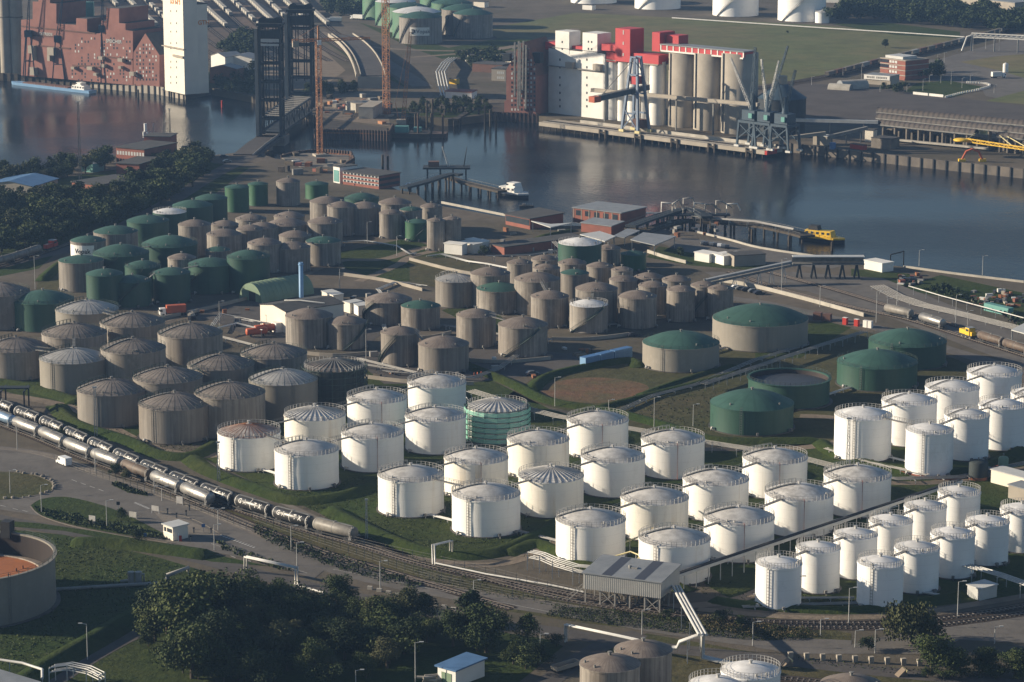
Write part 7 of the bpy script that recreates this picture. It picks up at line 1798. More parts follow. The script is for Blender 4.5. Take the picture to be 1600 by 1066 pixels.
r = thing('lift_span', G(425, 212), 'steel truss lift span between the two dark bridge towers', 'bridge'); o = r.location
a0, b0, a1, b1 = G(408, 205, .8)-o, G(455, 172, .8)-o, G(440, 207, .8)-o, G(487, 174, .8)-o
m = MB(); m.add([a0, a1, b1, b0, a0-Vector((0, 0, 1)), a1-Vector((0, 0, 1)), b1-Vector((0, 0, 1)), b0-Vector((0, 0, 1))], [(0, 1, 2, 3), (7, 6, 5, 4), (1, 5, 6, 2), (0, 3, 7, 4)]); m.build('deck', M['bridge'], r)
for p, q in ((a0, b0), (a1, b1)):
    m = MB(); u = Vector((0, 0, 7.5)); m.bar(p+u, q+u, .8); m.bar(p, q, .9)
    for i in range(13):
        e = p+(q-p)*i/12; m.bar(e, e+u, .4)
        if i < 12: g = p+(q-p)*(i+1)/12; m.bar(*((e, g+u) if i % 2 else (e+u, g)), .4)
    m.build('truss', M['bridge'], r)
m = MB()
for i in range(13): m.bar(a0+(b0-a0)*i/12+Vector((0, 0, 7.6)), a1+(b1-a1)*i/12+Vector((0, 0, 7.6)), .5)
m.build('top_bracing', M['bridge_pale'], r)
r = thing('approach_bridge', G(400, 236), 'short road deck leading onto the lift bridge from the near bank', 'bridge'); o = r.location
m = MB(); m.strip([(p-o)[:2] for p in GP([(385,243),(405,226),(424,213)])], 13, .6, -.8); m.build('deck', M['asphalt_dark'], r)
for p in (G(402, 230, 0)-o, G(414, 222, 0)-o): m = MB(); m.box(p.x, p.y, -6, 2, 9, 5.2, .9); m.build('pier', M['concrete_dark'], r)
m = MB(); pts = GP([(395,246),(415,229),(440,211)]); m.strip([(p-o)[:2] for p in pts], .3, 1.7, .6); m.build('parapet', M['bridge_pale'], r)
# building pits with sheet piling
def cofferdam(pix, top, label, mat='sheet_pile', step=1.6):
    P_ = GP(pix); o = P_[0].copy(); r = thing('cofferdam', o, label, 'sheet pile wall'); L, at = arc(P_); m = MB(); s = 0
    m2 = MB(); m2.strip([(p-o)[:2] for p in P_], .3, top-.1, -6); m2.build('wall', M[mat], r)
    while s < L:
        p = at(s)-o; m.box(p.x, p.y, -6, .8, .8, 6+top, .7); s += step
    m.build('sheet_piles', M[mat], r); m = MB(); m.strip([(p-o)[:2] for p in P_], 1.0, top-1.6, top-2.2); m.build('waling', M['rust'], r); return r
cofferdam([(492,206),(560,207),(608,209),(614,198)], 1.5, 'rusty sheet-pile wall of the far building pit by the crane barge')
cofferdam([(440,246),(462,240),(500,236),(548,240),(553,250),(540,258)], 1.2, 'rusty sheet-pile wall of the near building pit round the orange crane foot')
tag(MB().poly(GP([(492,204),(606,206),(600,180),(500,178)]), -.5, -.1).build('work_platform', M['timber']), 'dark timber working deck of the far building pit', 'platform')
tag(MB().poly(GP([(440,247),(470,239),(545,243),(545,262),(470,262)]), -3.5, .12).build('work_platform', M['concrete_dark']), 'concrete working deck of the near building pit', 'platform')
rr = random.Random(12)
for i in range(46):
    x, y = (rr.uniform(500, 608), rr.uniform(150, 198)) if i < 28 else (rr.uniform(435, 540), rr.uniform(242, 275))
    m = MB(); m.box(0, 0, 0, rr.uniform(2, 7), rr.uniform(1, 3), rr.uniform(.6, 3)); tag(m.build('site_material', M[rr.choice(['concrete', 'orange', 'pipe', 'dirt', 'rust', 'steel', 'timber', 'pale_concrete', 'brick'])], None, G(x, y, .12 if i >= 28 else 0), rr.uniform(0, 3)), 'stack of building material on the far construction site' if i < 28 else 'stack of building material on the near construction site', 'building material', 'material on the far construction site' if i < 28 else 'material on the near construction site')
for a, b, D, H, lb in [((540,172),(556,176),14,4.5,'pale concrete abutment block, left on the far construction site'),((583,186),(600,176),8,6,'grey concrete abutment wing beside the second orange crane')]: block(a, b, D, H, 'abutment', lb, 'structure', 'pale_concrete', 'concrete', None, 0, .1, 0)
# tower cranes
def tower_crane(p, H, w_, label, jib=40, cj=13, ang=0., mat='orange', apex=8):
    r = thing('tower_crane', p, label, 'crane', None, ang)
    m = MB(); lattice(m, (0, 0, 0), (0, 0, H), w_, w_, int(H/2.6), .27); m.build('mast', M[mat], r)
    m = MB(); m.box(0, 0, -.1, 6, 6, 1.2); m.build('base', M['concrete'], r)
    m = MB(); lattice(m, (0, 0, H+1), (jib, 0, H+1), 1.3, .9, int(jib/2.5), .24); m.build('jib', M[mat], r)
    m = MB(); lattice(m, (0, 0, H+1), (-cj, 0, H+1), 1.3, 1.3, 5, .24); m.build('counter_jib', M[mat], r)
    m = MB(); m.box(-cj+1.5, 0, H-2, 3, 1.6, 3); m.build('counterweight', M['concrete'], r)
    m = MB(); m.box(0, -1.2, H-1.2, 1.8, 1.8, 2.2); m.build('cab', M['car_white'], r)
    m = MB(); m.bar((0, 0, H+1), (0, 0, H+apex), .8); m.bar((0, 0, H+apex), (jib*.65, 0, H+1.6), .15); m.bar((0, 0, H+apex), (-cj+1, 0, H+1.6), .15); m.build('apex_stay', M[mat], r); return r
p = G(500, 244); tower_crane(p, ZT(p, 66), 2.3, 'orange tower crane standing at the near building pit', 26, 13, .35)
p = G(604, 182); tower_crane(p, ZT(p, -30), 2.8, 'orange tower crane at the far building pit reaching above the top edge', 40, 14, 2.6)
r = thing('crawler_crane', G(627, 196, WZ+2.6), 'orange lattice boom crane standing on the work barge', 'crane'); o = r.location; tip = G(640, 212, 0)
zt = ZT(G(632, 196), 54); m = MB(); m.box(0, 0, .2, 5, 4, 3); m.build('machine_house', M['concrete'], r); m = MB(); m.box(0, 0, -.4, 6, 5, .8); m.build('crawler', M['black'], r)
m = MB(); lattice(m, (1, 0, 2), (5.2, 1, zt-o.z), 2.0, 1.4, 18, .22); m.build('boom', M['orange'], r); m = MB(); m.bar((-1.5, 0, 3), (-3, 0, 12), .3); m.bar((-3, 0, 12), (5.2, 1, zt-o.z), .12); m.build('gantry_stay', M['orange'], r)
# road ramp
r = thing('road_viaduct', G(575, 100), 'curved concrete road ramp with pale parapets ending above the building site', 'viaduct'); o = r.location
c3 = [G(535, 54, 1), G(552, 66, 3), G(567, 82, 5.5), G(577, 100, 7), G(583, 118, 7.5)]; c3 = smooth(c3, 5)
def ramp(w0, w1, zt, zb, mat, nm):
    vs = []
    for i, p in enumerate(c3):
        d = c3[min(i+1, len(c3)-1)]-c3[max(i-1, 0)]; d.z = 0; d.normalize(); q = Vector((-d.y, d.x, 0))
        for w_, z in ((w0, zt), (w1, zt), (w1, zb), (w0, zb)): e = p-o+q*w_; vs.append((e.x, e.y, max(.02, e.z+z)))
    fs = []
    for i in range(len(c3)-1):
        for j in range(4): a = 4*i+j; b = 4*i+(j+1) % 4; fs.append((a, b, b+4, a+4))
    n = len(vs); fs += [(0, 3, 2, 1), (n-4, n-3, n-2, n-1)]
    m = MB(); m.add(vs, fs); return m.build(nm, M[mat], r)
ramp(7, -7, 0, -1.2, 'asphalt_dark', 'deck'); ramp(7.5, 7, 1.0, -1.4, 'concrete', 'parapet'); ramp(-7, -7.5, 1.0, -1.4, 'concrete', 'parapet'); ramp(-9.5, -10, 1.0, -1.4, 'concrete', 'parapet')
e = c3[-1]-o; m = MB(); m.box(e.x, e.y, 0, 18, 1.5, 7); m.build('abutment', M['concrete'], r)
pipe_run([G(708,90,1), G(697,98,4), G(688,112,4), G(692,132,4), G(697,150,.5)], .34, 'pipeline', 'bundle of four pale pipes bending down to the river bank', 'pipeline', 'pipe', None, 20, 4, 1.7)
block((696, 153), (737, 155), 8, 3.6, 'shed', 'long low pale shed with red roof on the far bank', 'shed', 'whitewall', 'brick', None, 0, .4, .5)
SM = [((727,96),(741,97),6,4,'small white hut on the far bank, left of the brick silo','whitewall'),((745,92),(757,93),6,3.5,'pale hut beside the white one on the far bank','concrete'),((768,126),(790,127),12,7,'pale two-storey house with white windows left of the brick silo','concrete'),((776,100),(800,103),16,6,'cream shed with black opening behind the brick silo','cream'),((738,112),(785,115),14,5,'dark low shed in the trees left of the pale house','brick_dark'),((740,11),(757,12),6,4,'cream hut near the far green tanks','cream'),
 ((910,15),(925,16),5,3.5,'white hut below the far white tanks at left','whitewall'),((702,131),(713,132),3,3,'yellow hut on the far bank above the red-roofed shed','yellow')]
for a, b, D, H, lb, wl in SM:
    r, f = block(a, b, D, H, 'hut' if f.L < 10 else 'house', lb, 'building', wl, 'tar_roof', None, 0, .2, 0)
    if 'two-storey' in lb:
        for k in range(2): win_grid(r, [f.L*(.45+.13*i) for i in range(4)], [1.2+3*k], .9, 1.4, 'window_pale')
# ---- brick silo left of the white elevator
f = Fac((788, 178.5), (837, 181)); r = f.root('brick_silo', 'dark red-brick silo with stepped gable hung with conveyor pipes, left of the white elevator', 'building')
profile(f, [(788,178.5),(788,158),(791,157),(791,109),(806,84),(810,70),(818,66),(826,80),(838,120),(837,181)], 34, 'brick_far', 'brick_dark', r)
WN = []
for x in range(800, 836, 5):
    for y in range(96, 180, 7): s, z = f.map(x, y); WN.append((s, z, rr.random() < .35))
put_windows(r)
m = MB()
for x, y0, y1 in ((806,66,150),(811,64,170),(814,66,165),(818,64,140),(823,70,170)): a, b = f.map(x, y1), f.map(x+rr.uniform(-2, 2), y0); m.bar((a[0], -1.5, a[1]), (b[0], -1.5, b[1]), .9)
for y in (75, 95, 112, 140): a, b = f.map(802, y), f.map(828, y+1); m.bar((a[0], -1.2, a[1]), (b[0], -1.2, b[1]), .7)
m.build('elevator_pipes', M['steel'], r); fbox(r, f, 786, 84, 797, 96, -1, 4, 'bridge', 'platform'); fbox(r, f, 826, 84, 840, 100, 4, 5, 'bridge', 'platform')
# ---- white grain elevator
f = Fac((857, 176), (945, 187)); r = f.root('grain_elevator', 'white grain elevator with tall stair towers and red roof houses on the far quay', 'building'); U = f
fbox(r, f, 857, 80, 945, 181.5, 0, 22, 'whitewall', 'wall')
for x0, y0, x1, dd in ((868, 49, 889.5, 9), (910.5, 52, 933.5, 11)): t_, (s0, s1, zb, zt) = fbox(r, f, x0, y0, x1, 84, -.15, dd, 'whitewall', 'stair_tower'); win_grid(t_, [s0+(s1-s0)*k for k in ((.5,) if dd == 9 else (.4, .62))], [zb+2+3.8*i for i in range(int((zt-zb-3)/3.8))], .8, 1.1, 'window', -.2)
fbox(r, f, 945, 57, 962, 84, 10, 7, 'cream', 'stair_tower')
fbox(r, f, 840, 68, 868, 80.2, 6, 12, 'redcoat', 'roof_house'); fbox(r, f, 889.7, 73, 910.3, 82, 2, 12, 'redcoat', 'roof_house'); fbox(r, f, 938, 70, 962, 80.2, 1, 10, 'redcoat', 'roof_house')
m = MB(); m.box(f.L/2, 11, f.map(900, 79)[1]+.2, f.L+.4, 22.4, .3); m.build('roof', M['tar_roof'], r)
for x in (875, 917):
    for y in (95, 107, 123, 135, 147, 158, 168): s, z = f.map(x, y); m = MB(); m.box(s, -.04, z, .9, .12, 1.2); m.build('window', M['window'], r)
a, b = f.map(857, 102), f.map(945, 112); m = MB(); m.bar((a[0], -.8, a[1]), (b[0], -.8, b[1]), 1.4, .4); m.build('walkway', M['steel'], r); fbox(r, f, 888, 97, 899, 106, -2.5, 2.4, 'concrete', 'hoist_bay'); fbox(r, f, 931, 100, 942, 110, -2.5, 2.4, 'concrete', 'hoist_bay')
# white cylinders with red tower
r = U.root('white_silo_battery', 'row of white silo cells with tall red tower on top, right of the white elevator', 'silo')
for x, w_ in ((951, 13), (966, 15), (982, 16), (998, 18), (1017, 20)):
    s0, _ = U.map(x-w_/2, 150); s1, _ = U.map(x+w_/2, 150); _, zt = U.map(x, 97); m = MB(); m.lathe([((s1-s0)/2, 0), ((s1-s0)/2, zt)], 24, (s0+s1)/2, (s1-s0)/2+1); m.disc((s0+s1)/2, (s1-s0)/2+1, zt, (s1-s0)/2); m.build('silo_cell', M['whitewall'], r)
t_, (s0, s1, zb, zt) = fbox(r, U, 962, 45, 985, 96.5, -.3, 11, 'redcoat', 'red_tower'); win_grid(t_, [s0+(s1-s0)*.55], [zb+3, zb+9, zb+15, zt-3], .6, 1.6, 'window_pale', -.4)
fbox(r, U, 1007, 52, 1019, 82, 6, 12, 'redcoat', 'red_tower'); fbox(r, U, 986, 85, 1027, 99, 1, 10, 'redcoat', 'roof_house'); fbox(r, U, 946, 82, 961, 97, .5, 6, 'redcoat', 'roof_house'); fbox(r, U, 945, 97, 1027, 98.5, .2, 12, 'concrete', 'top_slab')
# three concrete silos with red gallery
f = Fac((1034, 197), (1160, 212)); r = f.root('concrete_silo_battery', 'three tall round concrete silos carrying a red and white gallery', 'silo')
for x, w_ in ((1053.5, 39), (1093.5, 41), (1137, 46)):
    s0, _ = f.map(x-w_/2, 150); s1, _ = f.map(x+w_/2, 150); Rr = (s1-s0)/2; _, zt = f.map(x, 81); m = MB(); m.lathe([(Rr, -.5), (Rr, zt-1.2), (.1, zt-1.1)], 36, (s0+s1)/2, Rr); c = m.build('silo', M['concrete'], r)
    m = MB(); m.tube([((s0+s1)/2-Rr*.35, -Rr*.0+.15, 1), ((s0+s1)/2-Rr*.35, .15, zt-1)], .35, 6); m.build('drain_pipe', M['steel'], c)
a, b = f.map(1028, 72), f.map(1157, 84); hg = f.map(1090, 76)[1]-f.map(1090, 84)[1]; zg = f.map(1090, 84.5)[1]; Lg = b[0]-a[0]
m = MB(); m.box(a[0]+Lg/2, 7, zg, Lg, 9, hg); g = m.build('gallery', M['redcoat'], r); m = MB(); m.box(a[0]+Lg/2, 7, zg+hg+.01, Lg+1, 10, .5); m.build('gallery_roof', M['grey_roof'], g)
for i in range(14): m = MB(); m.box(a[0]+Lg*i/13, 2.42, zg, .7, .2, hg); m.build('frame', M['whitewall'], g)
m = MB(); m.box(a[0]+Lg/2, 2.35, zg-.8, Lg, .6, .8); m.build('sill', M['whitewall'], g); fbox(r, f, 1026, 57, 1045, 74, 8, 8, 'redcoat', 'red_tower')
# conveyor in front of the silos
a, b = U.map(935, 139), U.map(1195, 162); r = U.root('conveyor', 'long pale conveyor crossing in front of the concrete silos at mid height', 'conveyor')
m = MB(); m.bar((a[0], -5, a[1]), (b[0], -5, b[1]), 2.2, 1.6); m.build('gallery', M['concrete'], r); m = MB()
m.bar((a[0], -6.2, a[1]-1), (b[0], -6.2, b[1]-1), .3); m.build('truss_rail', M['steel'], r)
for k in (.08, .3, .52, .74, .95): s = a[0]+(b[0]-a[0])*k; z = a[1]+(b[1]-a[1])*k; m = MB(); m.bar((s, -5, 0), (s, -5, z), .7); m.build('support', M['steel'], r)
# pier deck
PQ = Fac((842, 191), (1195, 236)); r = PQ.root('pier', 'long concrete pier deck on piles in front of the elevators with red end block', 'pier'); L = PQ.L
m = MB(); m.box(L/2, 7, -1.9, L, 14, 2.0); m.build('deck', M['concrete'], r); m = MB(); m.box(L+.6, 4, -1.9, 1.6, 8, 2.0); m.build('end_block', M['car_red'], r)
for i in range(34): m = MB(); m.cyl(L*(i+.5)/34, 1.2, -7, -1.9, .35, 8); m.build('pile', M['timber'], r)
m = MB(); m.box(L*.55, 12.5, .1, L*.86, .5, 1.6); m.build('parapet', M['pale_concrete'], r)
for y in (3.5, 8): m = MB(); m.box(L/2, y, .1, L, .3, .25); m.build('crane_rail', M['steel'], r)
m = MB(); m.box(L*.5, 5.8, .11, L, 3.8, .12); m.build('track_bed', M['ballast'], r)
for i in range(5): x = L*(.3+.16*i); m = MB(); m.bar((x-2, -.6, -6), (x-2, -.6, .4), .8); m.bar((x+2, -.6, -6), (x+2, -.6, .4), .8); m.bar((x-2, -.6, -1), (x+2, -.6, -1), .6); m.build('fender_frame', M['timber'], r)
# unloader: blue-grey portal crane with dark boom
sx, _ = PQ.map(980, 198); r = PQ.root('ship_unloader', 'blue-grey portal crane with dark horizontal boom and red cab on the pier', 'crane'); r.location = PQ.O+PQ.u*sx
zt = 39
for x, y in ((-5.5, 2), (5.5, 2), (-5.5, 11), (5.5, 11)): m = MB(); m.bar((x, y, 1.5), (x*.35, 6.5+(y-6.5)*.3, zt), 1.2); m.build('leg', M['crane_blue'], r); m = MB(); m.box(x, y, .3, 3.2, 1.4, 1.3); m.build('bogie', M['pipe_yellow'], r)
m = MB()
for z, k in ((10, .86), (20, .7), (30, .52), (zt, .36)): 
    for y in (2, 11): m.bar((-5.5*k, 6.5+(y-6.5)*(.3+.7*k*.8), z), (5.5*k, 6.5+(y-6.5)*(.3+.7*k*.8), z), .8)
m.bar((-5, 2, 2), (4.2, 2.6, 12), .5); m.bar((5, 2, 2), (-4.2, 2.6, 12), .5); m.build('cross_beam', M['crane_blue'], r)
m = MB(); m.bar((0, 16, 22.5), (0, -24, 20), 2.6, 2.6); b_ = m.build('boom', M['crane_dark'], r)
m = MB(); m.bar((-1.6, 16, 24), (-1.6, -24, 21.5), .2); m.bar((1.6, 16, 24), (1.6, -24, 21.5), .2); m.bar((0, 6, zt), (0, -20, 21.5), .3); m.bar((0, 6, zt), (0, 15, 23.5), .3); m.build('stay', M['steel'], r)
m = MB(); m.box(0, -25, 18.5, 4, 5, 3); m.build('cab', M['orange_red'], r); m = MB(); m.box(0, 7, 25, 4.5, 5, 4); m.build('machine_house', M['redcoat'], r); m = MB(); m.box(0, 10, 2, 7, 4, 4.5); m.build('hopper', M['brick_dark'], r)
# blue slewing cranes at the pier end
def gantry(sx, label, booms, dx=0):
    r = PQ.root('slewing_crane', label, 'crane'); r.location = PQ.O+PQ.u*sx
    for x, y in ((-6, 2), (6, 2), (-6, 11), (6, 11)): m = MB(); m.bar((x, y, 1), (x*.8, y, 13), 1.0); m.build('leg', M['crane_dark'], r); m = MB(); m.box(x, y, .2, 3, 1.4, 1.0); m.build('bogie', M['pipe'], r)
    m = MB()
    for y in (2, 11): m.bar((-5, y, 13), (5, y, 13), 1.2); m.bar((-6, y, 4), (5, y, 12), .5); m.bar((6, y, 4), (-5, y, 12), .5)
    for x in (-5, 5): m.bar((x, 2, 13), (x, 11, 13), 1.2)
    m.build('portal_beam', M['crane_dark'], r)
    m = MB(); m.box(0, 6.5, 13.7, 8, 7, 5); m.build('machine_house', M['crane_dark'], r)
    m = MB(); m.box(2, 3, 15, 2.2, 2, 2.4); m.build('cab', M['teal'], r)
    m = MB(); m.cyl(0, 6.5, 18.7, 27, 1.8, 10, 1.0); m.build('slewing_tower', M['crane_dark'], r)
    for (x1, y1, z1, mt, w_) in booms: m = MB(); lattice(m, (0, 6, 18.5), (x1, y1, z1), w_*.9, w_*.4, 13, .2); m.build('boom', M[mt], r)
    return r
s1, _ = PQ.map(1162, 230); s2, _ = PQ.map(1186, 232)
gantry(s1, 'dark blue slewing crane near the pier end with pale boom leaning left', [(-11, 2, 44, 'pipe', 1.6), (3, 4, 50, 'crane_dark', 2.2)]); gantry(s2, 'dark blue slewing crane at the pier end with two pale booms in a V', [(-6, 8, 44, 'pipe', 1.5), (5, 8, 44, 'pipe', 1.5), (12, 6, 52, 'crane_dark', 1.6)])
s3, _ = PQ.map(1203, 232); gantry(s3+4, 'dark blue slewing crane standing behind the pier end beside the round silo', [(3, 10, 40, 'crane_dark', 2.0), (-3, 4, 34, 'crane_dark', 1.4)])
# round dark silo with cone roof
p = G(1220, 210); r = thing('round_silo', p, 'dark round silo with conical roof and cupola behind the slewing cranes', 'silo'); Rr = 38*mpp(205); h = ZT(p, 152)
m = MB(); m.lathe([(Rr, 0), (Rr, h)], 40); m.build('wall', M['bridge'], r); m = MB(); m.lathe([(Rr+.4, h-.1), (2.6, h+7)], 40); m.build('cone_roof', M['crane_dark'], r); m = MB(); m.cyl(0, 0, h+6.5, h+11, 2.8, 14); m.build('cupola', M['concrete'], r)
# ---- coal conveyors at right
M['stripe'] = NT('ribbed_gallery').m; t = NT('ribbed_gallery_cover'); sp = t.n('ShaderNodeSeparateXYZ'); t.l(t.n('ShaderNodeTexCoord').outputs['Object'], sp.inputs[0])
wv = t.math('FRACT', t.math('MULTIPLY', sp.outputs[0], .34)); fz = t.math('LESS_THAN', wv, .42); M['stripe'] = t.done(t.mix(fz, (.085, .07, .062), (.042, .035, .032)), .7)
def gal(a, b, z, Rr, label, supports=8):
    A, B = G(a[0], a[1], z), G(b[0], b[1], z); d = B-A; L = d.length; r = thing('covered_conveyor', (A.x, A.y, 0), label, 'conveyor', None, math.atan2(d.y, d.x)); n = 10
    pr = [(Rr*math.cos(PI*j/n), z+Rr*math.sin(PI*j/n)) for j in range(n+1)]
    m = MB(); m.add([(x, y, zz) for x in (0, L) for y, zz in pr], [(j, j+1, n+2+j, n+1+j) for j in range(n)], True); m.add([(0, y, zz) for y, zz in pr], [tuple(range(n, -1, -1))]); m.build('cover', M['stripe'], r)
    m = MB(); m.box(L/2, 0, z-.7, L, Rr*2, .7); m.build('girder', M['steel'], r)
    for i in range(supports): x = L*(i+.3)/supports; m = MB(); m.box(x, 0, 0, .8, Rr*1.2, z-.7); m.build('support', M['concrete_dark'], r)
    return r
gal((1372,174),(1640,198), 13, 2.2, 'back covered conveyor with ribbed cover along the coal yard'); gal((1372,183.5),(1640,211), 10.5, 2.3, 'middle covered conveyor with ribbed cover along the coal yard'); gal((1376,193.5),(1526,209), 8, 2.2, 'front covered conveyor with ribbed cover, shortest of three'); gal((1560,212),(1660,222), 8, 2., 'short covered conveyor behind the yellow stacker')
f = Fac((1384, 218), (1610, 240)); r = f.root('bunker_row', 'row of dark open coal bunkers with grey concrete bay frames below the conveyors', 'bunker'); L = f.L
m = MB(); m.box(L/2, 6, 4.6, L, 9, .8); m.build('top_slab', M['concrete_dark'], r)
for i in range(12): m = MB(); m.box(L*i/11, 1, 0, 1.0, 2, 5); m.box(L*i/11, 7, 0, .8, 8, 4.6); m.build('bay_frame', M['concrete_dark'], r)
m = MB(); m.box(L/2, 10.5, 0, L, .6, 4.6); m.build('back_wall', M['timber'], r); m = MB(); m.box(L*.4, -6, .9, L*.7, 2.2, .9); m.build('belt', M['pale_concrete'], r)
block((1351, 221), (1364, 222), 5, H_at((1351, 221), 203), 'transfer_tower', 'pale upright transfer tower at the left end of the coal conveyors', 'building', 'cream', 'tar_roof', None, 0, .5, 0); block((1361, 231), (1391, 234), 9, 5, 'shed', 'dark grey box shed on the coal quay', 'shed', 'concrete_dark', 'tar_roof', None, 0, .2, 0)
for a, b, lb, mt in [((G(1222,187,9)), G(1372,191,9), 'pale blue conveyor between the round silo and the coal conveyors', 'pale_sheet'), (G(1205,219,3), G(1290,208,6), 'pale belt conveyor rising right on the coal quay', 'concrete'), (G(1290,215,4), G(1355,200,8), 'dark inclined conveyor on the coal quay', 'steel')]:
    r = thing('belt_conveyor', (a.x, a.y, 0), lb, 'conveyor'); o = r.location; m = MB(); m.bar(a-o, b-o, 2, 1.6); m.build('gallery', M[mt], r)
    for k in (.15, .5, .85): p = a+(b-a)*k-o; m = MB(); m.bar((p.x, p.y, 0), p, .5); m.build('support', M['steel'], r)
block((1270, 226), (1292, 228), 6, 4.5, 'hopper_house', 'grey hopper house on the coal quay left of the transfer tower', 'building', 'concrete', 'pale_sheet', None, 0, .3, 0)
m = MB(); m.cyl(0, 0, 0, 3.2, 1.6, 14); tag(m.build('blue_tank', M['blue'], None, G(1301, 233)), 'small blue tank on the edge of the coal quay', 'tank'); block((1328, 232), (1348, 235), 3, 2.2, 'skip', 'red skip on the edge of the coal quay', 'skip', 'car_red', 'brick_dark', None, 0, .05, 0)
# yellow stacker and orange grab portal
p = G(1536, 222); r = thing('stacker', p, 'yellow stacker with long stayed boom and oval counterweight on the coal quay', 'crane'); o = p; K = lambda x, y, z: G(x, y, z)-o
zb = 8.; A_, B_ = K(1510, 219, zb), K(1625, 236, zb); m = MB(); lattice(m, A_, B_, 1.5, 1.1, 16, .28); m.build('boom', M['yellow'], r)
ap = Vector((1.5, 0, ZT(G(1536, 222), 195)))
m = MB()
for q in (Vector((-3, -2, zb)), Vector((3, -2, zb)), Vector((3, 2, zb)), Vector((-3, 2, zb))): m.bar(q, ap+(q-Vector((0, 0, zb)))*.35, .6)
m.bar(ap+Vector((-1.5, 0, 0)), ap+Vector((1.5, 0, 0)), .8); m.build('a_frame', M['yellow'], r)
m = MB(); m.bar(ap, A_*.35+B_*.65, .35); m.bar(ap, A_*.12+B_*.88, .35); m.bar(ap, A_, .35); m.build('stay', M['pipe_yellow'], r)
m = MB(); m.lathe([(.1, -.9), (3.6, -.6), (4.3, 0), (3.6, .6), (.1, .9)], 24); c = m.build('counterweight', M['yellow'], r); c.location = K(1503, 219, zb); 
m = MB(); m.cyl(0, 0, 0, zb-.8, 2.2, 14); m.build('slewing_column', M['pipe_yellow'], r)
p = G(1519, 253); r = thing('grab_portal', p, 'orange arched portal with yellow feet at the edge of the coal quay', 'crane'); m = MB()
for s_ in (-1, 1): m.tube([(s_*5, 0, 1), (s_*3, 0, 5), (0, 0, 6.2)], .55, 8)
m.build('arch', M['orange_red'], r)
for s_ in (-1, 1): m = MB(); m.box(s_*5, 0, .2, 3.2, 3, 1.2); m.build('foot', M['yellow'], r)
# ---- right background
f = Fac((1375, 121), (1414, 126)); H4 = ZT(G(1395, 123), 92); r = f.root('office_block', 'four-storey office block with red, black and white facade panels', 'building'); L = f.L
m = MB(); m.box(L/2, 10, 0, L, 20, H4); m.build('wall', M['brick'], r)
for k in range(4):
    z = H4*k/4+.5; m = MB(); m.box(L*.17, -.06, z, L*.33, .14, H4/4-1.1); m.build('facade_panel', M['brick' if k < 2 else 'car_dark'], r); win_grid(r, [L*(.41+.11*i) for i in range(3)], [z+.2], L*.085, H4/4-1.5, 'window_pale', -.05, 'window', .16)
for k in range(1, 5): m = MB(); m.box(L/2, 10, H4*k/4-.45, L+.5, 20.5, .5); m.build('floor_band', M['concrete'], r)
m = MB(); m.box(L*.45, 8, H4+.1, L*.7, 12, 1.6); m.build('roof_plant', M['pale_sheet'], r)
r, f = block((1350, 131), (1391, 134), 12, 5.2, 'low_hall', 'low hall with white sign board front left of the office block', 'building', 'concrete', 'grey_roof', None, 0, .3, 0)
m = MB(); m.box(f.L/2, -.5, 3.0, f.L*.98, .3, 2.6); sg = m.build('sign_board', M['whitewall'], r); m = MB()
for x in (.14, .2, .27, .33, .39, .5, .56, .62, .68, .74, .8, .86): m.box(f.L*x, -.68, 3.7, f.L*.035, .08, 1.2)
m.build('lettering', M['steel'], sg)
for x0, y0, x1, y1, lb in [(1312,139,1352,137,'arched grey tent hall by the low hall, larger one'),(1296,139,1330,141,'arched grey tent hall in front of the larger one')]:
    A_, B_ = G(x0, y0), G(x1, y1); d = B_-A_; L = d.length; Rr = 5 if x0 == 1312 else 3.4; r = thing('tent_hall', A_, lb, 'tent', None, math.atan2(d.y, d.x)); n = 10
    pr = [(Rr*math.cos(PI*j/n), Rr*math.sin(PI*j/n)) for j in range(n+1)]; m = MB(); m.add([(x, y, z) for x in (0, L) for y, z in pr], [(j, j+1, n+2+j, n+1+j) for j in range(n)], True); m.build('cover', M['pale_concrete'], r); m = MB(); m.add([(.1, y, z) for y, z in pr], [tuple(range(n, -1, -1))]); m.add([(L-.1, y, z) for y, z in pr], [tuple(range(n+1))]); m.build('end_wall', M['grey_roof'], r)
for i, (x0, x1) in enumerate(((1427, 1450), (1452, 1474))): low_wall([(x0, 147.5+(x0-1427)*.1), (x1, 147.5+(x1-1427)*.1)], 1.5, .6, ['white wall along the sports field, left half', 'white wall along the sports field, right half'][i], 'whitewall')
q = smooth(GP([(1478,153),(1500,147),(1530,141),(1546,136),(1540,132),(1512,130)]), 8)
for i in range(0, len(q), 1): m = MB(); m.box(0, 0, 0, 1.0, 1.0, 1.1); tag(m.build('white_bollard', M['whitewall'], None, q[i]), 'white kerb stone on the bend round the sports field', 'bollard', 'white stones round the sports field')
for i, (x, yb, yt) in enumerate([(1417,143,132),(1442,142,124),(1452,129,118),(1470,130,117),(1486,132,112),(1503,138,122),(1516,131,118),(1436,118,104),(1475,104,82),(1465,104,85),(1520,80,60),(1540,77,56),(1561,80,46),(1317,118,106),(1346,125,104),(1268,133,120),(1553,146,133),(1375,144,122)]):
    p = G(x, yb); r = lamp_proto(ZT(p, yt), 1.0); r.location = p; tag(r, 'thin lamp post on the far right bank by the sports field and rail track', None, 'far lamp posts')
for i, (x, y, mt) in enumerate([(1560,122,'whitewall'),(1557,24,'whitewall')][:1]): lorry(G(x, y), .3, 'car_white', mt, 'white lorry on the road bend at the far right', 9)
for i, (x, y, an) in enumerate(((558, 31, 2.6), (522, 35, 3.0))): lorry(G(x, y), an, 'car_white', 'whitewall', ['white lorry on the far road below the green tanks', 'long white lorry on the far road left of the other'][i], 11)
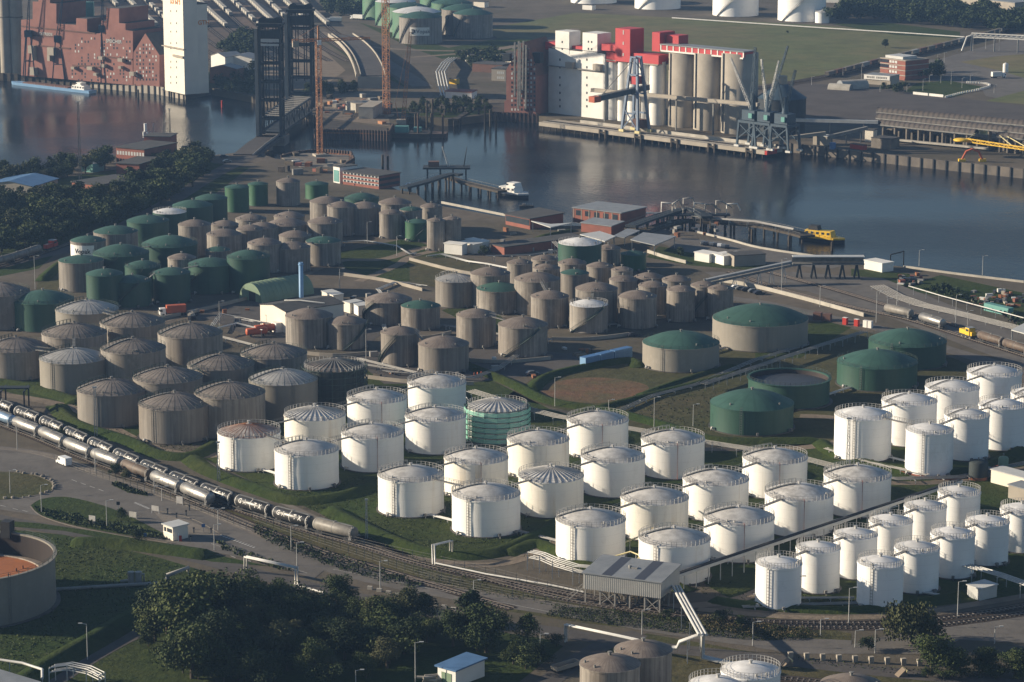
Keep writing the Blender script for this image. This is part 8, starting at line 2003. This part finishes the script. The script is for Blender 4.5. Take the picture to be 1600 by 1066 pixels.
p = G(1571, 113); r = thing('white_silo', p, 'small white upright silo by the road bend at far right', 'silo'); m = MB(); m.cyl(0, 0, 0, ZT(p, 100), 1.7, 14); m.build('shell', M['whitewall'], r); m = MB(); m.lathe([(1.7, ZT(p, 100)), (.1, ZT(p, 100)+.8)], 14); m.build('cap', M['whitewall'], r)
# freight trains
def freight(mat):
    r = thing('freight_wagon', (0, 0, 0), None, 'freight wagon'); m = MB(); m.add([(x, y, z) for z, k in ((1.2, .8), (3.4, 1.)) for x, y in ((-6*k, -1.3), (6*k, -1.3), (6*k, 1.3), (-6*k, 1.3))], [(4, 5, 6, 7), (0, 1, 5, 4), (1, 2, 6, 5), (2, 3, 7, 6), (3, 0, 4, 7)]); m.build('body', M[mat], r)
    m = MB(); m.box(0, 0, .7, 12.4, 2, .45); m.box(-4, 0, .1, 2.4, 1.8, .6); m.box(4, 0, .1, 2.4, 1.8, .6); m.build('underframe', M['black'], r); return r
ft = smooth(GP([(1290,121),(1300,119),(1380,98),(1500,68),(1600,42),(1660,26)]), 6); L, at = arc(ft); FW = [freight('concrete_dark'), freight('brick_dark'), freight('pipe_grey')]; s = 8; i = 0; used = set()
while s < L-10 and i < 40:
    p = at(s); e = at(s+3)-at(s-3); k = (0, 1, 0, 0, 2, 1)[i % 6]; an = math.atan2(e.y, e.x); lb = 'dark freight wagon in the long train at the far right'
    if k not in used: used.add(k); o = FW[k]; o.location = p; o.rotation_euler.z = an; o['label'] = lb; o['group'] = 'long freight train at the far right'
    else: dup(FW[k], p, an, lb, None, 'long freight train at the far right')
    s += 13.6; i += 1
W2 = freight('pale_concrete'); first = True; rr = random.Random(77)
for i in range(len(YT)):
    q = smooth(GP(YT[i]), 3); L, at = arc(q); s = rr.uniform(10, 40); end = nearest_s(q, G(YT[i][2][0]+30*(.2+.8*math.sin(i*2.1)**2), YT[i][2][1]+27*(.2+.8*math.sin(i*2.1)**2)))
    while s < end:
        px_ = at(s); u_ = 800+F*px_.x/(px_.y*cP+CH*sP); v_ = 533+F*(CH*cP-px_.y*sP)/(px_.y*cP+CH*sP)
        if rr.random() < .86 and v_ > -4 and u_ > 0 and not (30 < u_ < 205 and v_ > 12):
            p = at(s); e = at(s+3)-at(s-3); an = math.atan2(e.y, e.x); lb = 'pale freight wagon standing in the long rows of the far rail yard'
            if first: first = False; W2.location = p; W2.rotation_euler.z = an; W2['label'] = lb; W2['group'] = 'wagons in the far rail yard'; o = W2
            else: o = dup(W2, p, an, lb, None, 'wagons in the far rail yard')
        s += 13.4
# white pipeline and pipe gantry
pipe_run(GP([(1050,28),(1200,38),(1290,44),(1420,52),(1508,58)], 1.), .45, 'pipeline', 'long white pipeline along the edge of the far meadow', 'pipeline', 'pipe', None, 25)
r = thing('pipe_gantry', G(1515, 60), 'pale truss pipe gantry on posts at the far right', 'pipe bridge'); o = r.location; a, b = G(1518, 58, 9)-o, G(1640, 64, 9)-o; m = MB()
for zz in (0, 2.6): m.bar(a+Vector((0, 0, zz)), b+Vector((0, 0, zz)), .7)
for i in range(16): p = a+(b-a)*i/15; m.bar(p, p+Vector((0, 0, 2.6)), .35); (m.bar(p, p+(b-a)/15+Vector((0, 0, 2.6)), .25) if i < 15 else None)
m.build('truss', M['pipe'], r); m = MB(); m.tube([a+Vector((0, 1, 1)), b+Vector((0, 1, 1))], .6, 8); m.tube([a+Vector((-6, 0, -9)), a+Vector((-3, 0, 0)), a+Vector((0, 0, 1))], .6, 8); m.build('pipe', M['pipe'], r)
for k in (0, .3, .6, .9): p = a+(b-a)*k; m = MB(); m.bar((p.x, p.y, 0), p, .8); m.build('support', M['pipe_grey'], r)
for a, b, D, H, lb, wl in [((1290,4),(1408,9),60,9,'long pale warehouse with blue-grey roof at the top edge','pale_sheet'),((1488,12),(1585,24),70,9,'large grey-roofed warehouse in the top right corner','concrete'),((1590,10),(1660,14),60,9,'grey warehouse cut by the right edge at the top','concrete')]: block(a, b, D, H, 'warehouse', lb, 'building', wl, 'blue_roof' if 'blue' in lb else 'grey_roof', None, 0, .6, 1.5)
block((1428,6),(1448,8), 8, 5, 'container', 'yellow container stack between the two far warehouses', 'container', 'yellow', 'brick_dark', None, 0, .1, 0)
# signs on tanks
T = TK['F1']; a = T['face']+.0; Rr = T['R']
def curved_panel(root, R, a0, a1, z0, z1, mat, name, off=.12):
    m = MB(); n = 10; m.add([((R+off)*math.cos(a0+(a1-a0)*i/n), (R+off)*math.sin(a0+(a1-a0)*i/n), z) for z in (z0, z1) for i in range(n+1)], [(i, i+1, n+2+i, n+1+i) for i in range(n)]); return m.build(name, M[mat], root)
Hh = T['H']; sp_ = curved_panel(T['root'], Rr, a-.52, a+.42, Hh*.34, Hh*.66, 'whitewall', 'sign_panel')
text_mesh('Vopak', Hh*.21, M['car_dark'], sp_, None, None, 'lettering', .02, (Rr+.1, a+.12, Hh*.5), .02)
m = MB(); z0 = Hh*.5
for k, (da, dz, w_) in enumerate(((-.36, .06, 2.0), (-.33, -.02, 2.6), (-.29, .03, 1.2), (-.38, -.08, 1.6))): aa = a+da; m.box((Rr+.2)*math.cos(aa), (Rr+.2)*math.sin(aa), z0+dz*Hh-.4, .12, w_, .9, aa)
m.build('emblem', M['car_dark'], sp_)
T = TK['1']; a = T['face']-.42; Rr = T['R']; Hh = T['H']; sp_ = curved_panel(T['root'], Rr, a-.95, a+.75, Hh*.0+.2, Hh*.90, 'white', 'painted_panel', .06)
text_mesh('Vopak', 2.5, M['car_dark'], sp_, None, None, 'lettering', .02, (Rr+.04, a+.06, Hh*.69), .04)
# ================================================================ trees of the middle and far distance
FARW = MB()
def wood(pix, step, seed, hmin, hmax, label, group, keys=None, big=False):
    r = random.Random(seed)
    if keys is None:                       # far-off belts of trees: one mass
        for p in scatter(pix, step, seed):
            me = TREES['far%d' % r.randrange(4)][0]; h = r.uniform(hmin, hmax); a = r.uniform(0, 6.28); c, s = math.cos(a), math.sin(a)
            FARW.add([(p.x+h*(v.co.x*c-v.co.y*s)*1.15, p.y+h*(v.co.x*s+v.co.y*c)*1.15, h*v.co.z*(.75+.25*(v.co.z > .3))) for v in me.vertices], [tuple(q.vertices) for q in me.polygons])
        return
    for i, p in enumerate(scatter(pix, step, seed)):
        tree(r.choice(keys), p, r.uniform(hmin, hmax), label, 'tree', group, 'broadleaf_tree', r.uniform(.95, 1.3))
tree_proto('mid0', 31, 1300, .042, 'round', 0, 8); tree_proto('mid1', 32, 1300, .042, 'round', 1, 9); tree_proto('mid2', 33, 1300, .042, 'round', 2, 10); tree_proto('midc', 34, 900, .036, 'cone', 0, 12)
MK = ('mid0', 'mid1', 'mid0', 'mid1', 'midc', 'mid2')
wood([(-30,330),(60,322),(110,318),(170,318),(230,290),(290,268),(330,262),(318,282),(265,315),(215,340),(150,362),(100,380),(40,392),(-30,402)], 8.2, 21, 5.5, 13, 'dark leafy tree in the wood between the brick halls and the green tanks', 'wood at the left', MK)
wood([(-30,282),(40,276),(100,262),(178,252),(178,266),(110,280),(50,292),(-30,296)], 9, 22, 6, 10, 'leafy tree on the river bank at the left edge', 'trees on the left river bank', MK)
wood([(225,262),(265,256),(300,248),(330,246),(330,262),(280,272),(225,278)], 8, 23, 6, 10, 'leafy tree beside the brick office block in the wood', 'trees by the brick office block', MK)
wood([(1290,40),(1330,14),(1420,10),(1490,18),(1600,32),(1640,30),(1640,58),(1560,52),(1500,47),(1420,40),(1345,34)], 12, 24, 9, 14, 'dark tree in the long belt of trees at the top right', 'belt of trees at the top right')
wood([(330,85),(385,62),(400,70),(395,92),(350,92)], 11, 25, 8, 12, 'green tree behind the tall cream silo', 'trees behind the cream silo')
wood([(330,137),(396,112),(398,148),(360,150)], 9, 26, 5, 9, 'bush on the far bank left of the lift bridge', 'bushes by the lift bridge')
wood([(505,-10),(565,-10),(580,22),(540,30),(505,22)], 12, 27, 9, 14, 'dark tree in the clump left of the far green tanks', 'trees left of the far green tanks')
wood([(640,163),(690,160),(770,160),(772,176),(700,183),(640,180)], 8, 28, 3, 6, 'bush on the far river bank below the red-roofed shed', 'bushes on the far bank')
wood([(710,90),(780,88),(785,112),(730,110)], 11, 29, 6, 10, 'tree by the small huts left of the brick silo', 'trees left of the brick silo')
wood([(470,140),(560,135),(560,150),(480,155)], 10, 30, 4, 7, 'bush below the curved road ramp', 'bushes below the road ramp')
wood([(80,-12),(160,-14),(160,8),(95,10)], 12, 31, 8, 12, 'tree behind the brick warehouse at the top left', 'trees behind the brick warehouse')
wood([(1376,142),(1415,138),(1418,146),(1380,147)], 9, 32, 4, 6, 'bush beside the sports field', 'bushes by the sports field')
wood([(1435,118),(1470,108),(1475,122),(1445,126)], 9, 33, 5, 9, 'tree right of the four-storey office block', 'trees by the office block')
for i, (x, y, hp, k, lb) in enumerate([(1383,75,16,'mid0','single round tree standing in the far meadow'),(755,400,18,'mid1','bushy dark tree between the cream hut and the brick shed'),(1062,400,16,'mid0','round dark bush in front of the grey canopy'),(95,690,22,'mid1','small bushy tree beside the front wagon row, left'),(180,745,22,'mid1','small bushy tree in front of the brown wagon'),(196,752,20,'mid2','small bushy tree right of the one at the brown wagon'),(1230,52,5,'mid0','low bush in the far meadow, left part'),(20,287,24,'mid1','round tree on the bank above the blue-roofed hall')]):
    p = G(x, y); tree(k, p, ZT(p, y-hp), lb, 'tree')
tag(FARW.build('far_trees', LEAF[0]), kind='stuff')
